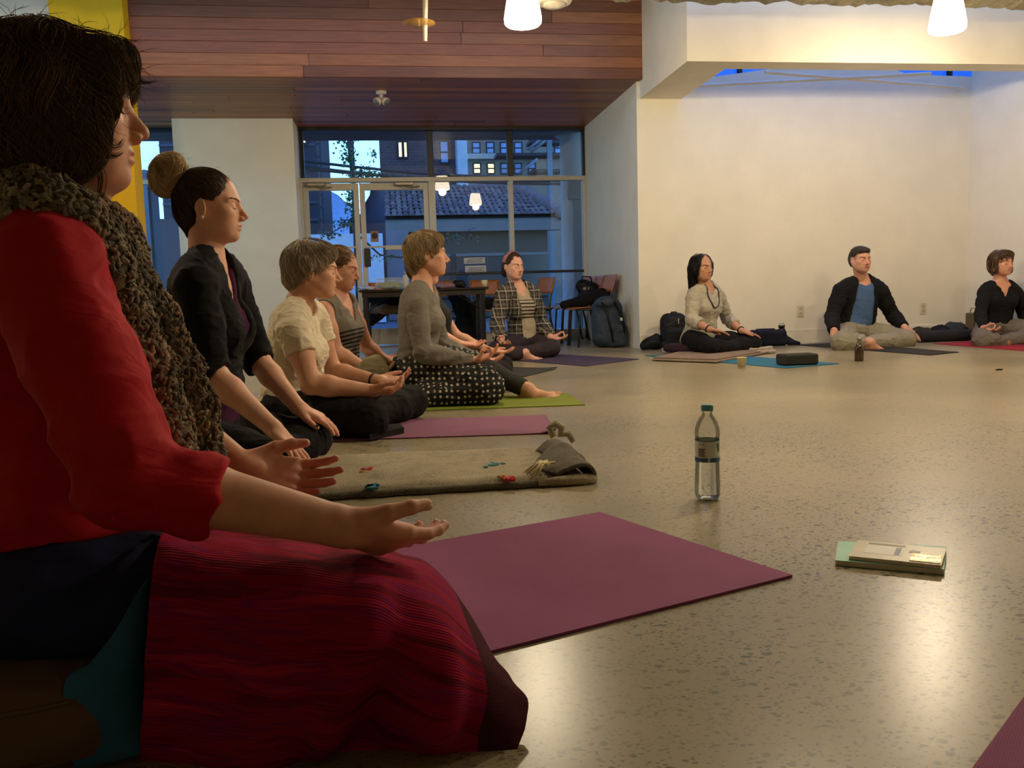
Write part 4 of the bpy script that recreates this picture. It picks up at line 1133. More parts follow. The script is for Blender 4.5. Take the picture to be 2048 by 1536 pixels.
def bottle():
    c = flo(1415, 998); c[2] = .0005; R = rotz(.3); root = empty('water_bottle', tuple(c)); tag(root, 'clear plastic water bottle with teal cap standing on the bare floor', 'bottle')
    prof = [(.012, .006), (.024, .0), (.030, .003), (.033, .012), (.0335, .04), (.0325, .07), (.0315, .098), (.0315, .102), (.032, .104), (.032, .162), (.0315, .164), (.0325, .170), (.033, .180), (.0315, .192), (.027, .207), (.020, .220), (.014, .228), (.0125, .233), (.0125, .236), (.0155, .2365), (.0155, .239), (.0125, .2395), (.0125, .248)]
    m = MB(); m.lathe(prof, c, 40); m.build('plastic_body', PET, root, True)
    wp = [(0, .009), (.012, .009), (.0235, .0035), (.029, .006), (.0318, .013), (.0322, .04), (.0312, .07), (.0303, .098), (.0303, .138), (0, .138)]
    m = MB(); m.lathe(wp, c, 40); m.build('water', watermat(), root, True)
    t = NT('bottle_label'); v = t.coord('Object'); sx = t.sep(v); n = t.noise(v, 40, 3); cc = t.mix(n, s2l((200, 214, 204)), s2l((216, 226, 214)))
    cc = t.mix(t.math('LESS_THAN', sx[2], .1165), cc, s2l((44, 92, 134))); cc = t.mix(t.math('GREATER_THAN', sx[2], .1595), cc, s2l((60, 110, 100))); t.base(cc); t.set(Roughness=.45)
    m = MB(); n_ = 40; an = np.linspace(0, 2 * math.pi, n_, endpoint=False); V = np.concatenate([np.stack([.0326 * np.cos(an), .0326 * np.sin(an), np.full(n_, z)], 1) for z in (.1045, .1615)]) + c
    m.add(V, [[i, (i + 1) % n_, n_ + (i + 1) % n_, n_ + i] for i in range(n_)]); lb = m.build('label', t.m, root, True)
    cp = MB(); cp.lathe([(.0, .2385), (.0150, .2385), (.0152, .240), (.0152, .252), (.0142, .2545), (0, .2545)], c, 30); cap = cp.build('cap', plain('teal_cap', (84, 158, 172), .4), root, True)
    for k in range(20):
        a = k * math.pi / 10; MB().box(c + A3(.0152 * math.cos(a), .0152 * math.sin(a), .246), (.0006, .0008, .005), rotz(a)).build('cap_ridge', plain('teal_cap', (62, 128, 142), .4), cap)
    # print on the label: info panel, text rows, two dots and the letter V
    base = math.atan2(-c[1], -c[0])
    def patch(name, a0, a1, z0, z1, m_, r=.0328):
        n2 = 6; an = base + np.linspace(a0, a1, n2); V = np.concatenate([np.stack([r * np.cos(an), r * np.sin(an), np.full(n2, z)], 1) for z in (z0, z1)]) + c
        MB().add(V, [[i, i + 1, n2 + i + 1, n2 + i] for i in range(n2 - 1)]).build(name, m_, lb, True)
    w_ = plain('label_white', (206, 204, 188), .5); k_ = plain('label_ink', (60, 62, 58), .6)
    patch('info_panel', -.85, -.05, .116, .158, w_)
    for i, z in enumerate((.120, .1245, .129, .1335, .138)): patch('text_line', -.75, -.18 - .06 * (i % 2), z, z + .0028, k_, .0330)
    for a in (-.60, -.34): patch('print_dot', a, a + .10, .151, .1535, k_, .0330)
    patch('blue_tick', .05, .22, .105, .1165, w_, .0330)
    for (a, b) in ((.86, 1.02), (1.18, 1.02)):
        n2 = 5; V = []
        for i in range(n2):
            f = i / (n2 - 1); a1 = base + lerp(a, b, f); z = lerp(.156, .130, f)
            for w2 in (-.05, .05): V.append(c + A3(.0331 * math.cos(a1 + w2), .0331 * math.sin(a1 + w2), z))
        MB().add(V, [[2 * i, 2 * i + 1, 2 * i + 3, 2 * i + 2] for i in range(n2 - 1)]).build('letter_v', k_, lb, True)
bottle()

# ---------------------------------------------------------------- notebook, booklet, card
def slab_on(name, label, cat, P, z0, z1, m, edge=None):
    """thin book from four corners; pages part"""
    P = [np.asarray(p)[:2] for p in P]; c = sum(P) / 4; root = empty(name, (c[0], c[1], z0)); tag(root, label, cat)
    th = (z1 - z0); k = min(.0012, th * .3)
    MB().prism(P, z0, z0 + k).build('back_cover', m, root); MB().prism(P, z1 - k, z1).build('front_cover', m, root)
    MB().prism([lerp(p, c, .012) for p in P], z0 + k, z1 - k).build('pages', edge or plain('page_edge', (226, 214, 186), .9, bump=.5, bscale=300), root); return root
b0 = [flo(1670, 1131), flo(1888, 1150), flo(1893, 1103), flo(1676, 1092)]
slab_on('notebook', 'pale mint notebook lying on the floor under a booklet', 'notebook', b0, .0005, .011, plain('mint_cover', (164, 216, 190), .5))
b1 = [flo(1697, 1119, .0115), flo(1882, 1138, .0115), flo(1893, 1104, .0115), flo(1716, 1087, .0115)]
bk = slab_on('booklet', 'cream booklet with printed panel lying on the mint notebook', 'booklet', b1, .0115, .019, plain('cream_cover', (206, 196, 166), .35))
def quadp(u0, u1, v0, v1, z0, z1):
    f = lambda u, v: (lerp(lerp(b1[0], b1[1], u), lerp(b1[3], b1[2], u), v))[:2]
    return [f(u0, v0), f(u1, v0), f(u1, v1), f(u0, v1)], z0, z1
for (nm, a, m_) in (('title_panel', (.14, .56, .28, .78), plain('panel_white', (222, 218, 204), .4)), ('header_bar', (.14, .56, .82, .92), plain('bar_tan', (138, 128, 98), .5)), ('dark_block', (.47, .53, .30, .74), plain('block_navy', (44, 46, 76), .4)), ('logo', (.62, .74, .52, .66), plain('logo_dark', (52, 52, 46), .4)), ('logo_dot', (.64, .68, .60, .70), plain('logo_grey', (140, 138, 126), .4))):
    P, z0, z1 = quadp(*a, .019, .0193 if nm not in ('dark_block', 'logo_dot') else .0195); MB().prism(P, z0, z1).build(nm, m_, bk)
P, z0, z1 = quadp(.66, .985, .06, .5, .0196, .0206); cdr = empty('shiny_card', (*(sum(P) / 4), z0)); tag(cdr, 'shiny golden foil card on the right end of the booklet', 'card')
MB().prism(P, z0, z1).build('card_face', plain('foil_gold', (226, 196, 130), .18, .6, .15, 60, .4, 60), cdr)
for i in range(4):
    for j in range(2):
        P, z0, z1 = quadp(.84 + i * .035, .868 + i * .035, .12 + j * .18, .26 + j * .18, .0206, .0211); MB().prism(P, z0, z1).build('foil_cell', plain('foil_pale', (240, 224, 180), .15, .5), cdr)

# ---------------------------------------------------------------- things by the back wall
def blockbox(name, label, cat, c, h, R, m, bev): o = MB().box(c, h, R, bev).build(name, m); return tag(o, label, cat)
bl = (flo(1566, 733) + flo(1638, 731)) / 2
w_ = np.linalg.norm(flo(1638, 731) - flo(1566, 733)) / 2
blockbox('yoga_block', 'black foam yoga block lying on the blue mat', 'yoga block', bl + A3(.0, .06, .0455), (w_, .075, .038), rotz(.02), plain('black_foam', (40, 36, 28), .85, bump=.4, bscale=200), .010)
c = flo(1483, 735); r_ = empty('paper_cup', tuple(c + A3(0, 0, .006))); tag(r_, 'small cream paper cup on the blue mat beside the block', 'cup')
MB().lathe([(.0, 0), (.026, 0), (.034, .062), (.0355, .064), (.0335, .065), (.032, .062), (.025, .004), (0, .004)], c + A3(0, 0, .006), 24).build('cup_body', plain('cup_cream', (206, 192, 150), .6), r_, True)
MB().tube([c + A3(.035 * math.cos(a), .035 * math.sin(a), .070) for a in np.linspace(0, 2 * math.pi, 24, endpoint=False)], .0018, 6, closed=True).build('rim', plain('cup_cream', (206, 192, 150), .6), r_, True)
c = flo(1718, 722); r_ = empty('amber_bottle', tuple(c)); tag(r_, 'dark amber flask with silver cap standing before the man', 'bottle')
t = NT('amber_dark'); t.base(s2l((58, 38, 20))); t.set(Roughness=.12); t.b.inputs['Coat Weight'].default_value = .6; t.bump(t.noise(t.coord('Object'), 25, 2), .1, .003)
MB().lathe([(0, 0), (.030, 0), (.033, .006), (.033, .095), (.030, .112), (.020, .130), (.015, .140), (.015, .150), (0, .150)], c, 28).build('flask', t.m, r_, True)
MB().lathe([(0, .148), (.018, .148), (.018, .172), (.014, .176), (0, .176)], c, 24).build('cap', plain('steel_cap', (170, 160, 140), .3, .8), r_, True)
c = flo(1563, 690); r_ = empty('thermos', tuple(c)); tag(r_, 'tall dark green thermos against the wall right of the black-haired woman', 'thermos')
MB().lathe([(0, 0), (.034, 0), (.036, .004), (.036, .150), (.033, .158), (0, .158)], c, 28).build('body', plain('thermos_green', (34, 36, 30), .35, .2), r_, True)
MB().lathe([(0, .158), (.024, .158), (.024, .166), (.031, .168), (.031, .186), (.027, .190), (0, .190)], c, 24).build('lid', plain('thermos_lid', (24, 24, 22), .4), r_, True)
MB().tube([c + A3(.030 * math.cos(a), 0, .186 + .022 * math.sin(a)) for a in np.linspace(0, math.pi, 10)], .004, 6).build('carry_loop', plain('steel_cap', (170, 160, 140), .3, .8), r_, True)
c = flo(1997, 741); mb = MB(); mb.tube([c + A3(-.02, 0, .004), c + A3(.0, .003, .006), c + A3(.022, .0, .005), c + A3(.032, .004, .010)], [.003, .0055, .0045, .002], 7)
tag(mb.build('dry_leaf', plain('leaf_brown', (48, 30, 20), .8), None, True), 'tiny dark curled scrap on the bare floor near the right edge', 'scrap')

# soft bags and clothes as implicit lumps
def lump(name, label, cat, prims, m, res=.009, wr=.008, wsc=10, seed=1, part='body', cuts=None):
    Fd = Field([dict(p=prims, k=.01)], res, cuts=cuts or [(A3(0, 0, .002), A3(0, 0, -1))]); V, Fc = Fd.mesh(); V = smooth_mesh(V, Fc, 1); N = vnormals(V, Fc)
    V = V + N * (wr * vnoise(V * wsc, seed) + wr * .6 * (1 - 2 * np.abs(vnoise(V * wsc * 2, seed + 1))))[:, None]; V[:, 2] = np.maximum(V[:, 2], .001 if cuts is None else -9)
    lo, hi = V.min(0), V.max(0); root = empty(name, ((lo[0] + hi[0]) / 2, (lo[1] + hi[1]) / 2, lo[2])); tag(root, label, cat)
    obj(part, V, Fc, m, root, True); return root, Fd
BLK = cloth('black_nylon', (16, 16, 18), .2, rough=.6)
# upright black backpack
c = flo(1338, 695); c[1] = 7.80; rt_, _ = lump('backpack', 'black upright backpack leaning on the wall left of the black-haired woman', 'backpack', [rbox(c + A3(-.03, .02, .17), (.125, .085, .17), .08, rotx(-.08), k=.02), rbox(c + A3(-.03, -.055, .10), (.10, .03, .09), .025, k=.02)], BLK, wr=.004, seed=3)
MB().tube([c + A3(-.06, .0, .330), c + A3(-.055, -.01, .348), c + A3(-.01, -.01, .348), c + A3(-.005, .0, .330)], .007, 6).build('handle', BLK, rt_, True)
MB().tube([c + A3(-.13, -.06, .22), c + A3(-.03, -.068, .27), c + A3(.07, -.06, .22)], .003, 5).build('zip', plain('zip_grey', (90, 88, 84), .4, .5), rt_, True)
MB().bx(c[0] - .012, c[0] - .004, c[1] - .072, c[1] - .066, .24, .29).build('zip_pull', plain('zip_white', (180, 170, 150), .5), rt_)
# slumped black bag in the corner
c = flo(1292, 697); c[1] = 7.78; lump('tote_bag', 'slumped black bag at the wall corner beside the blue backpack', 'bag', [cone(c + A3(-.06, .05, .03), c + A3(.05, .05, .12), .05, .03, k=.04), ell(c + A3(0, .05, .05), (.10, .08, .06), k=.03), cone(c + A3(.05, .05, .12), c + A3(.09, .03, .05), .025, .02, k=.02)], BLK, seed=4)
# white-soled shoe
c = flo(1322, 697); c[1] = 7.66; r_ = empty('shoe', tuple(c)); tag(r_, 'dark shoe with pale sole lying at the foot of the upright backpack', 'shoe')
Fd = Field([dict(p=[cone(c + A3(-.05, .02, .035), c + A3(.06, -.03, .028), .032, .026, k=.02), ell(c + A3(-.05, .02, .055), (.035, .03, .03), k=.02)], k=.01)], .006, cuts=[(c + A3(0, 0, .012), A3(0, 0, -1))]); V, Fc = Fd.mesh(); obj('upper', V, Fc, BLK, r_, True)
MB().tube([c + A3(-.07, .025, .008), c + A3(0, -.005, .008), c + A3(.075, -.035, .008)], [.03, .032, .026], 10).build('sole', plain('sole_pale', (190, 178, 150), .7), r_, True)
# big blue-grey backpack
c = flo(1222, 691); c[1] = 8.36; c[0] -= .10; BG = cloth('slate_nylon', (50, 60, 70), .2, rough=.6)
rt_, _ = lump('rucksack', 'large slate blue rucksack with black straps against the recess wall', 'backpack', [rbox(c + A3(.0, .05, .24), (.15, .11, .23), .08, rotz(-.4) @ rotx(-.12), k=.03), ell(c + A3(-.02, .0, .45), (.11, .09, .06), k=.04), rbox(c + A3(.08, -.05, .12), (.09, .06, .11), .04, rotz(-.4), k=.03)], BG, wr=.008, seed=5)
for s_ in (-1, 1): MB().tube([c + A3(-.02 + s_ * .06, -.06, .46), c + A3(.02 + s_ * .07, -.13, .36), c + A3(.05 + s_ * .07, -.14, .22), c + A3(.08 + s_ * .06, -.10, .06)], [.014, .016, .014, .008], 6).build('strap', BLK, rt_, True)
MB().bx(c[0] + .075, c[0] + .10, c[1] - .165, c[1] - .155, .27, .30).build('logo_tab', plain('tab_white', (200, 200, 196), .5), rt_)
# dark navy bag and scarf by the thermos
c = flo(1530, 690); c[1] = 7.74; rt_, _ = lump('duffel_bag', 'dark navy open bag against the wall behind the black-haired woman\'s knee', 'bag', [rbox(c + A3(-.02, .04, .075), (.16, .10, .075), .04, k=.02), cone(c + A3(.08, .02, .10), c + A3(.20, .0, .03), .04, .03, k=.03), cone(c + A3(.18, -.02, .02), c + A3(.26, -.02, .02), .025, .02, k=.02)], cloth('navy_canvas', (24, 26, 38), .2), seed=6)
MB().bx(c[0] - .14, c[0] + .05, c[1] + .02, c[1] + .06, .13, .165, .01).build('flap', cloth('navy_canvas2', (34, 38, 56), .2), rt_)
# tan folded blanket under H
rt_ = empty('folded_blanket', tuple(flo(1400, 716))); tag(rt_, 'folded greyish tan blanket under the black-haired woman', 'blanket')
for k in range(2):
    P = [flo(1302 + k * 4, 722 - k), flo(1432, 727 - k * 2), flo(1548, 705 - k), flo(1400, 700)]; V = []
    P = [p[:2] for p in P]; mb = MB(); mb.prism(P, .006 + k * .012, .017 + k * .012); o = mb.build('fold', cloth('tan_wool', (142, 122, 104), .15, weave=250, bump=.5), rt_); bv = o.modifiers.new('soft', 'BEVEL'); bv.width = .004; bv.segments = 2
lump('crumpled_cloth', 'crumpled pale cloth at the black-haired woman\'s left knee', 'cloth', [cone(flo(1500, 706) + A3(0, 0, .025), flo(1542, 703) + A3(0, 0, .03), .02, .018, k=.02), cone(flo(1515, 709) + A3(0, 0, .02), flo(1548, 707) + A3(0, 0, .018), .014, .012, k=.02)], cloth('pale_wool', (170, 158, 140), .1), res=.006, wr=.006, wsc=30, seed=8, cuts=[(A3(0, 0, .006), A3(0, 0, -1))])
# bolster and clothes between the man and the right woman
a, b = flo(1836, 685), flo(1938, 681); a[1] = b[1] = 7.45; a = at(1836, 677, 7.45); b = at(1940, 674, 7.45); a[2] = b[2] = .056
r_ = empty('bolster', (*(lerp(a, b, .5)[:2]), 0)); tag(r_, 'charcoal round bolster lying behind the man\'s left knee', 'bolster')
MB().tube([a - A3(.0, 0, 0), a + A3(.01, 0, 0), lerp(a, b, .5), b - A3(.01, 0, 0), b], [.042, .054, .055, .054, .042], 22).build('cover', cloth('charcoal_canvas', (44, 42, 46), .15), r_, True)
for p, s_ in ((a, -1), (b, 1)): MB().tube([p, p + A3(s_ * .004, 0, 0)], [.040, .024], 20).build('end_cap', cloth('charcoal_canvas', (44, 42, 46), .15), r_, True)
for (px, py, Y, rx, rz, c_, lb, sd) in ((1842, 664, 7.68, .10, .07, (58, 54, 42), 'olive dark jacket heaped behind the bolster, nearest the socket', 1), (1878, 662, 7.68, .09, .075, (26, 26, 30), 'black sweater heaped behind the middle of the bolster', 2), (1908, 658, 7.68, .12, .09, (56, 62, 60), 'grey-green jacket heaped at the wall behind the bolster', 3), (1936, 660, 7.62, .08, .08, (22, 22, 24), 'black coat heaped beside the brown bag', 4)):
    p = at(px, py, Y); lump('clothing', lb, 'clothes', [ell((p[0], Y, rz * .9), (rx, .10, rz), k=.03), ell((p[0] + .04, Y - .03, rz * .6), (rx * .7, .09, rz * .6), k=.04)], cloth('heap_%d' % sd, c_, .2), wr=.012, wsc=16, seed=20 + sd)
p = at(1944, 640, 7.55); r_ = empty('paper_bag', (p[0], 7.55, 0)); tag(r_, 'brown bag standing behind the right woman\'s elbow', 'bag')
MB().box((p[0] + .03, 7.55, .13), (.07, .05, .128), rotz(.15), .008).build('bag_body', plain('kraft_brown', (96, 80, 58), .8), r_)
for s_ in (-1, 1): MB().tube([(p[0] + .0, 7.55 + s_ * .03, .255), (p[0] + .01, 7.55 + s_ * .03, .30), (p[0] + .05, 7.55 + s_ * .03, .30), (p[0] + .06, 7.55 + s_ * .03, .255)], .004, 5).build('handle', plain('kraft_cord', (70, 56, 40), .8), r_, True)

# ---------------------------------------------------------------- table with food, chairs and coats by the glazing
DW = plain('dark_table', (34, 25, 20), .35, .0, .2, 20)
tx0, tx1, ty0, ty1, tz = at(718, 600, 8.75)[0], at(978, 600, 8.75)[0], 8.75, 9.35, at(850, 577, 8.75)[2]
r_ = empty('folding_table', ((tx0 + tx1) / 2, (ty0 + ty1) / 2, 0)); tag(r_, 'dark folding table with snacks in front of the glass doors', 'table')
MB().bx(tx0, tx1, ty0, ty1, tz - .022, tz, .006).build('table_top', DW, r_); MB().bx(tx0 + .03, tx1 - .03, ty0 + .03, ty0 + .05, tz - .075, tz - .022).build('apron', DW, r_)
for x in (tx0 + .06, tx1 - .06):
    for y in (ty0 + .06, ty1 - .06): MB().bx(x - .024, x + .024, y - .024, y + .024, 0, tz - .022, .003).build('leg', DW, r_)
    MB().bx(x - .012, x + .012, ty0 + .08, ty1 - .08, .12, .15).build('stretcher', DW, r_)
MB().tube([(tx0 + .07, ty0 + .3, .42), (tx0 + .34, ty0 + .3, tz - .03)], .010, 6).build('brace', DW, r_, True); MB().tube([(tx1 - .07, ty0 + .3, .42), (tx1 - .34, ty0 + .3, tz - .03)], .010, 6).build('brace', DW, r_, True)
p = at(780, 570, 8.9); r_ = empty('food_box', (p[0], 8.9, tz)); tag(r_, 'clear plastic box of green salad on the dark table', 'box')
t = NT('frosted_plastic'); t.base((.75, .78, .75)); t.set(Roughness=.25, Alpha=.25); t.bump(t.noise(t.coord('Object'), 30, 2), .05, .002)
MB().box((p[0], 8.9, tz + .055), (.145, .10, .052), None, .015).build('tub', t.m, r_); MB().box((p[0], 8.9, tz + .112), (.150, .105, .006), None, .004).build('lid', t.m, r_)
Fd = Field([dict(p=[ell((p[0], 8.9, tz + .04), (.13, .085, .035), k=.01)], k=.01)], .008); V, Fc = Fd.mesh(); V = V + vnormals(V, Fc) * (.012 * vnoise(V * 45, 3))[:, None]; obj('salad', V, Fc, plain('salad_green', (112, 124, 66), .6, var=.4, vscale=60), r_, True)
p = at(812, 574, 8.85); r_ = empty('squeeze_bottle', (p[0], 8.85, tz)); tag(r_, 'white bottle on the dark table right of the salad box', 'bottle')
MB().lathe([(0, 0), (.030, 0), (.032, .01), (.032, .11), (.026, .13), (.014, .145), (.013, .15), (0, .15)], (p[0], 8.85, tz + .001), 20).build('body', plain('bottle_white', (190, 184, 170), .4), r_, True)
MB().lathe([(0, .148), (.018, .148), (.017, .175), (0, .178)], (p[0], 8.85, tz + .001), 16).build('cap', plain('cap_grey', (150, 146, 136), .4), r_, True)
p = at(977, 572, 8.85); r_ = empty('paper_cup', (at(973, 572, 8.85)[0], 8.85, tz)); tag(r_, 'cream paper cup on the right end of the dark table', 'cup')
MB().lathe([(0, 0), (.026, 0), (.034, .07), (.032, .07), (.025, .004), (0, .004)], (at(969, 572, 8.85)[0], 8.85, tz + .001), 20).build('cup_body', plain('cup_cream', (206, 192, 150), .6), r_, True)
p = at(735, 572, 8.85); lump('napkins', 'crumpled blue-white paper on the left end of the table', 'paper', [ell((p[0], 8.85, tz + .018), (.08, .06, .018), k=.02), ell((p[0] - .05, 8.88, tz + .03), (.05, .05, .022), k=.02)], plain('paper_blue', (170, 178, 200), .8), res=.007, wr=.008, wsc=30, seed=31, cuts=[(A3(0, 0, tz + .001), A3(0, 0, -1))])
p = at(892, 570, 8.85); lump('knit_scarf', 'mauve crumpled scarf on the dark table', 'scarf', [cone((p[0] - .07, 8.85, tz + .02), (p[0] + .07, 8.85, tz + .025), .025, .022, k=.02), ell((p[0] - .08, 8.88, tz + .03), (.06, .05, .03), k=.03)], cloth('mauve_wool', (124, 100, 116), .15), res=.007, wr=.008, wsc=26, seed=32, cuts=[(A3(0, 0, tz + .001), A3(0, 0, -1))])
p = at(917, 570, 8.9); lump('dark_pouch', 'small black pouch on the dark table beside the mauve scarf', 'pouch', [ell((p[0], 8.9, tz + .04), (.065, .05, .04), k=.02), ell((p[0] + .04, 8.9, tz + .025), (.05, .05, .025), k=.02)], BLK, res=.007, wr=.008, wsc=24, seed=33, cuts=[(A3(0, 0, tz + .001), A3(0, 0, -1))])

PLY = woodmat('plywood_seat', (176, 104, 48), 3); TUB = plain('chair_tube', (58, 66, 64), .4, .5)
def chair_proto():
    r_ = empty('stacking_chair', (0, 0, 0)); 
    # seat faces +x; seat height .40
    n = 10; V = []; Fc = []
    def panel(name, f, nu=9, nv=7, th=.011):
        V = np.array([f(u, v) for v in np.linspace(0, 1, nv) for u in np.linspace(0, 1, nu)]); i = (np.arange(nv - 1)[:, None] * nu + np.arange(nu - 1)[None]).ravel()
        o = obj(name, V, np.stack([i, i + 1, i + nu + 1, i + nu], 1), PLY, r_, True); s = o.modifiers.new('thickness', 'SOLIDIFY'); s.thickness = th; s.offset = 0; return o
    panel('seat', lambda u, v: A3(-.17 + .36 * u, (-.18 + .36 * v) * (1 - .06 * u), .40 - .012 * math.sin(math.pi * v) - .02 * max(0, u - .8) * 3 + .006 * u))
    panel('backrest', lambda u, v: A3(-.20 - .055 * v - .018 * math.sin(math.pi * u) * 1.0, -.175 + .35 * u, .555 + .175 * v))
    for s in (-1, 1):
        MB().tube([(.17, s * .17, 0), (.145, s * .165, .36), (.12, s * .16, .388)], .010, 7).build('front_leg', TUB, r_, True)
        MB().tube([(-.24, s * .175, 0), (-.17, s * .165, .37), (-.20, s * .160, .53), (-.255, s * .155, .71)], .010, 7).build('rear_leg', TUB, r_, True)
        MB().tube([(-.17, s * .165, .375), (.13, s * .163, .382)], .010, 7).build('side_rail', TUB, r_, True)
    MB().tube([(.13, -.163, .382), (.13, .163, .382)], .009, 6).build('cross_rail', TUB, r_, True)
    return r_
ch0 = chair_proto(); first = True
spots = [(2.03, 8.74, math.pi + .12, 'stacking chair in the row by the recess wall, nearest the rucksack'),
         (2.03, 9.13, math.pi + .08, 'second stacking chair from the rucksack in the row by the recess wall'),
         (2.03, 9.51, math.pi + .05, 'third stacking chair in the row by the recess wall, bag on its back'),
         (2.03, 9.90, math.pi + .02, 'farthest stacking chair in the row by the recess wall'),
         (1.50, 9.35, math.pi + .35, 'stacking chair seen from the side right of the orange chair back'),
         (1.10, 9.80, -math.pi / 2, 'stacking chair with lit orange back behind the plaid shirt woman'),
         (at(895, 600, 9.2)[0], 9.85, -math.pi / 2, 'stacking chair behind the right half of the dark table'),
         (at(768, 600, 9.1)[0], 9.72, -math.pi / 2, 'stacking chair under the coats behind the left half of the table')]
for (x, y, a, lb) in spots:
    o = ch0 if first else copy_tree(ch0); first = False
    o.location = (x, y, 0); o.rotation_euler = (0, 0, a); tag(o, lb, 'chair', 'stacking chairs by the glazing')
def coat(name, label, pts, rs, m, seed, wr=.014, cat='coat'):
    lump(name, label, cat, chain(pts, rs, .05), m, res=.011, wr=wr, wsc=9, seed=seed, cuts=[(A3(0, 0, .004), A3(0, 0, -1))])
x_, y_ = spots[7][0], spots[7][1]
coat('coat', 'black coat thrown over the chair behind the salad box', [A3(x_ - .12, y_ - .18, .57), A3(x_ + .1, y_ - .2, .52), A3(x_ - .05, y_ - .24, .44), A3(x_ - .16, y_ - .26, .30)], [.07, .08, .08, .05], cloth('coat_black', (18, 17, 20), .2), 41)
coat('jacket', 'beige jacket lying on the chair seat under the table', [A3(x_ - .20, y_ - .30, .42), A3(x_ + .0, y_ - .34, .435), A3(x_ + .2, y_ - .3, .425)], [.035, .045, .035], cloth('coat_beige', (122, 106, 90), .15), 42, .010, 'jacket')
x_, y_ = spots[6][0], spots[6][1]
coat('coat', 'long dark coat hanging from the chair at the table\'s right half', [A3(x_ + .12, y_ - .28, .56), A3(x_ + .22, y_ - .30, .40), A3(x_ + .24, y_ - .32, .20), A3(x_ + .20, y_ - .34, .08)], [.08, .11, .13, .11], cloth('coat_navy', (16, 18, 24), .2), 43)
x_, y_ = spots[5][0], spots[5][1]
coat('coat', 'black coat on the seat of the orange-backed chair', [A3(x_ - .12, y_ - .12, .47), A3(x_ + .12, y_ - .15, .46), A3(x_ + .2, y_ - .2, .42)], [.05, .06, .04], cloth('coat_black', (18, 17, 20), .2), 44)
coat('woolly_hat', 'small beige knit heap on a chair seat right of the plaid woman', [A3(spots[4][0] - .15, spots[4][1] - .05, .44), A3(spots[4][0] - .02, spots[4][1] - .08, .44)], [.035, .04], cloth('knit_beige', (116, 98, 84), .15), 45, .006, 'clothes')
x_, y_ = spots[2][0], spots[2][1]
coat('handbag', 'black bag with pale buckles hung on the chair row by the recess wall', [A3(x_ + .06, y_ - .25, .62), A3(x_ + .16, y_ - .28, .58), A3(x_ + .10, y_ - .28, .52)], [.07, .07, .07], BLK, 46, .012, 'bag')
MB().tube([(x_ + .04, y_ - .30, .64), (x_ + .05, y_ - .33, .73), (x_ + .14, y_ - .33, .72), (x_ + .16, y_ - .31, .64)], .008, 6).build('handle', BLK, bpy.data.objects['handbag'], True)
for dx in (.05, .10): MB().bx(x_ + dx, x_ + dx + .03, y_ - .36, y_ - .345, .58, .61, .003).build('buckle', plain('buckle_pale', (170, 160, 140), .3, .6), bpy.data.objects['handbag'])
x_, y_ = spots[1][0], spots[1][1]
coat('jacket', 'black jacket sprawled over the chair seats above the rucksack', [A3(x_ - .22, y_ - .22, .43), A3(x_ - .02, y_ - .25, .47), A3(x_ + .16, y_ - .30, .52), A3(x_ + .22, y_ - .38, .50)], [.04, .055, .06, .045], cloth('coat_black', (18, 17, 20), .2), 47, .010, 'jacket')
# ---------------------------------------------------------------- the street outside
def ext(name, c, rough=.85, var=.12, vs=2): return plain(name, c, rough, 0, var, vs, .3, 30, .01)
box_st('ground_street', ext('asphalt', (70, 72, 78)), -30, 40, YB + .2, 75, -.15, -.03)
# canopy over the entrance and its round column
st(MB().bx(-6, 8, YB + .12, 11.6, 2.60, 2.85).build('ceiling_canopy', ext('canopy_grey', (96, 96, 100))))
p = at(1143, 400, 11.3); r_ = empty('street_column', (p[0], 11.3, 0)); tag(r_, 'pale round column outside the right window pane', 'column')
MB().lathe([(0, 0), (.27, 0), (.27, .08), (.19, .10), (.19, 2.56), (.25, 2.60), (0, 2.60)], (p[0] + .05, 11.3, 0), 28).build('shaft', ext('column_pale', (170, 172, 178)), r_, True)
q = at(1152, 380, 10.9); r2 = empty('meter_box', (q[0], 10.9, q[2] - .12)); tag(r2, 'grey box fixed high before the round column outside', 'box')
MB().bx(q[0] - .10, q[0] + .12, 10.85, 10.95, q[2] - .12, q[2] + .14, .01).build('case', ext('box_grey', (92, 92, 96)), r2); MB().bx(q[0] - .045, q[0] + .12, 10.87, 10.93, .0, q[2] - .12).build('conduit', ext('box_grey', (92, 92, 96)), r2)

def facade(name, label, x0, x1, y, z1, m, depth=6, z0=0):
    r_ = empty(name, ((x0 + x1) / 2, y, z0)); tag(r_, label, 'building'); MB().bx(x0, x1, y, y + depth, z0, z1).build('wall', m, r_); return r_
GLD = plain('far_glass', (120, 150, 200), .15); LIT = emit('lit_window', (255, 226, 160), 1.6); FRM = ext('far_frame', (40, 42, 50))
def win_on(r_, y, px0, px1, py0, py1, m, sash=True, fr=.06):
    a, b = at(px0, py0, y - .02), at(px1, py1, y - .02); x0, x1, z0, z1 = a[0], b[0], min(a[2], b[2]), max(a[2], b[2])
    f = MB(); f.bx(x0 - fr, x1 + fr, y - .06, y, z1, z1 + fr); f.bx(x0 - fr, x1 + fr, y - .09, y, z0 - fr, z0); f.bx(x0 - fr, x0, y - .06, y, z0, z1); f.bx(x1, x1 + fr, y - .06, y, z0, z1)
    if sash: f.bx(x0, x1, y - .05, y - .02, (z0 + z1) / 2 - .03, (z0 + z1) / 2 + .03)
    w = f.build('window', FRM, r_); MB().bx(x0, x1, y - .03, y - .005, z0, z1).build('pane', m, w)
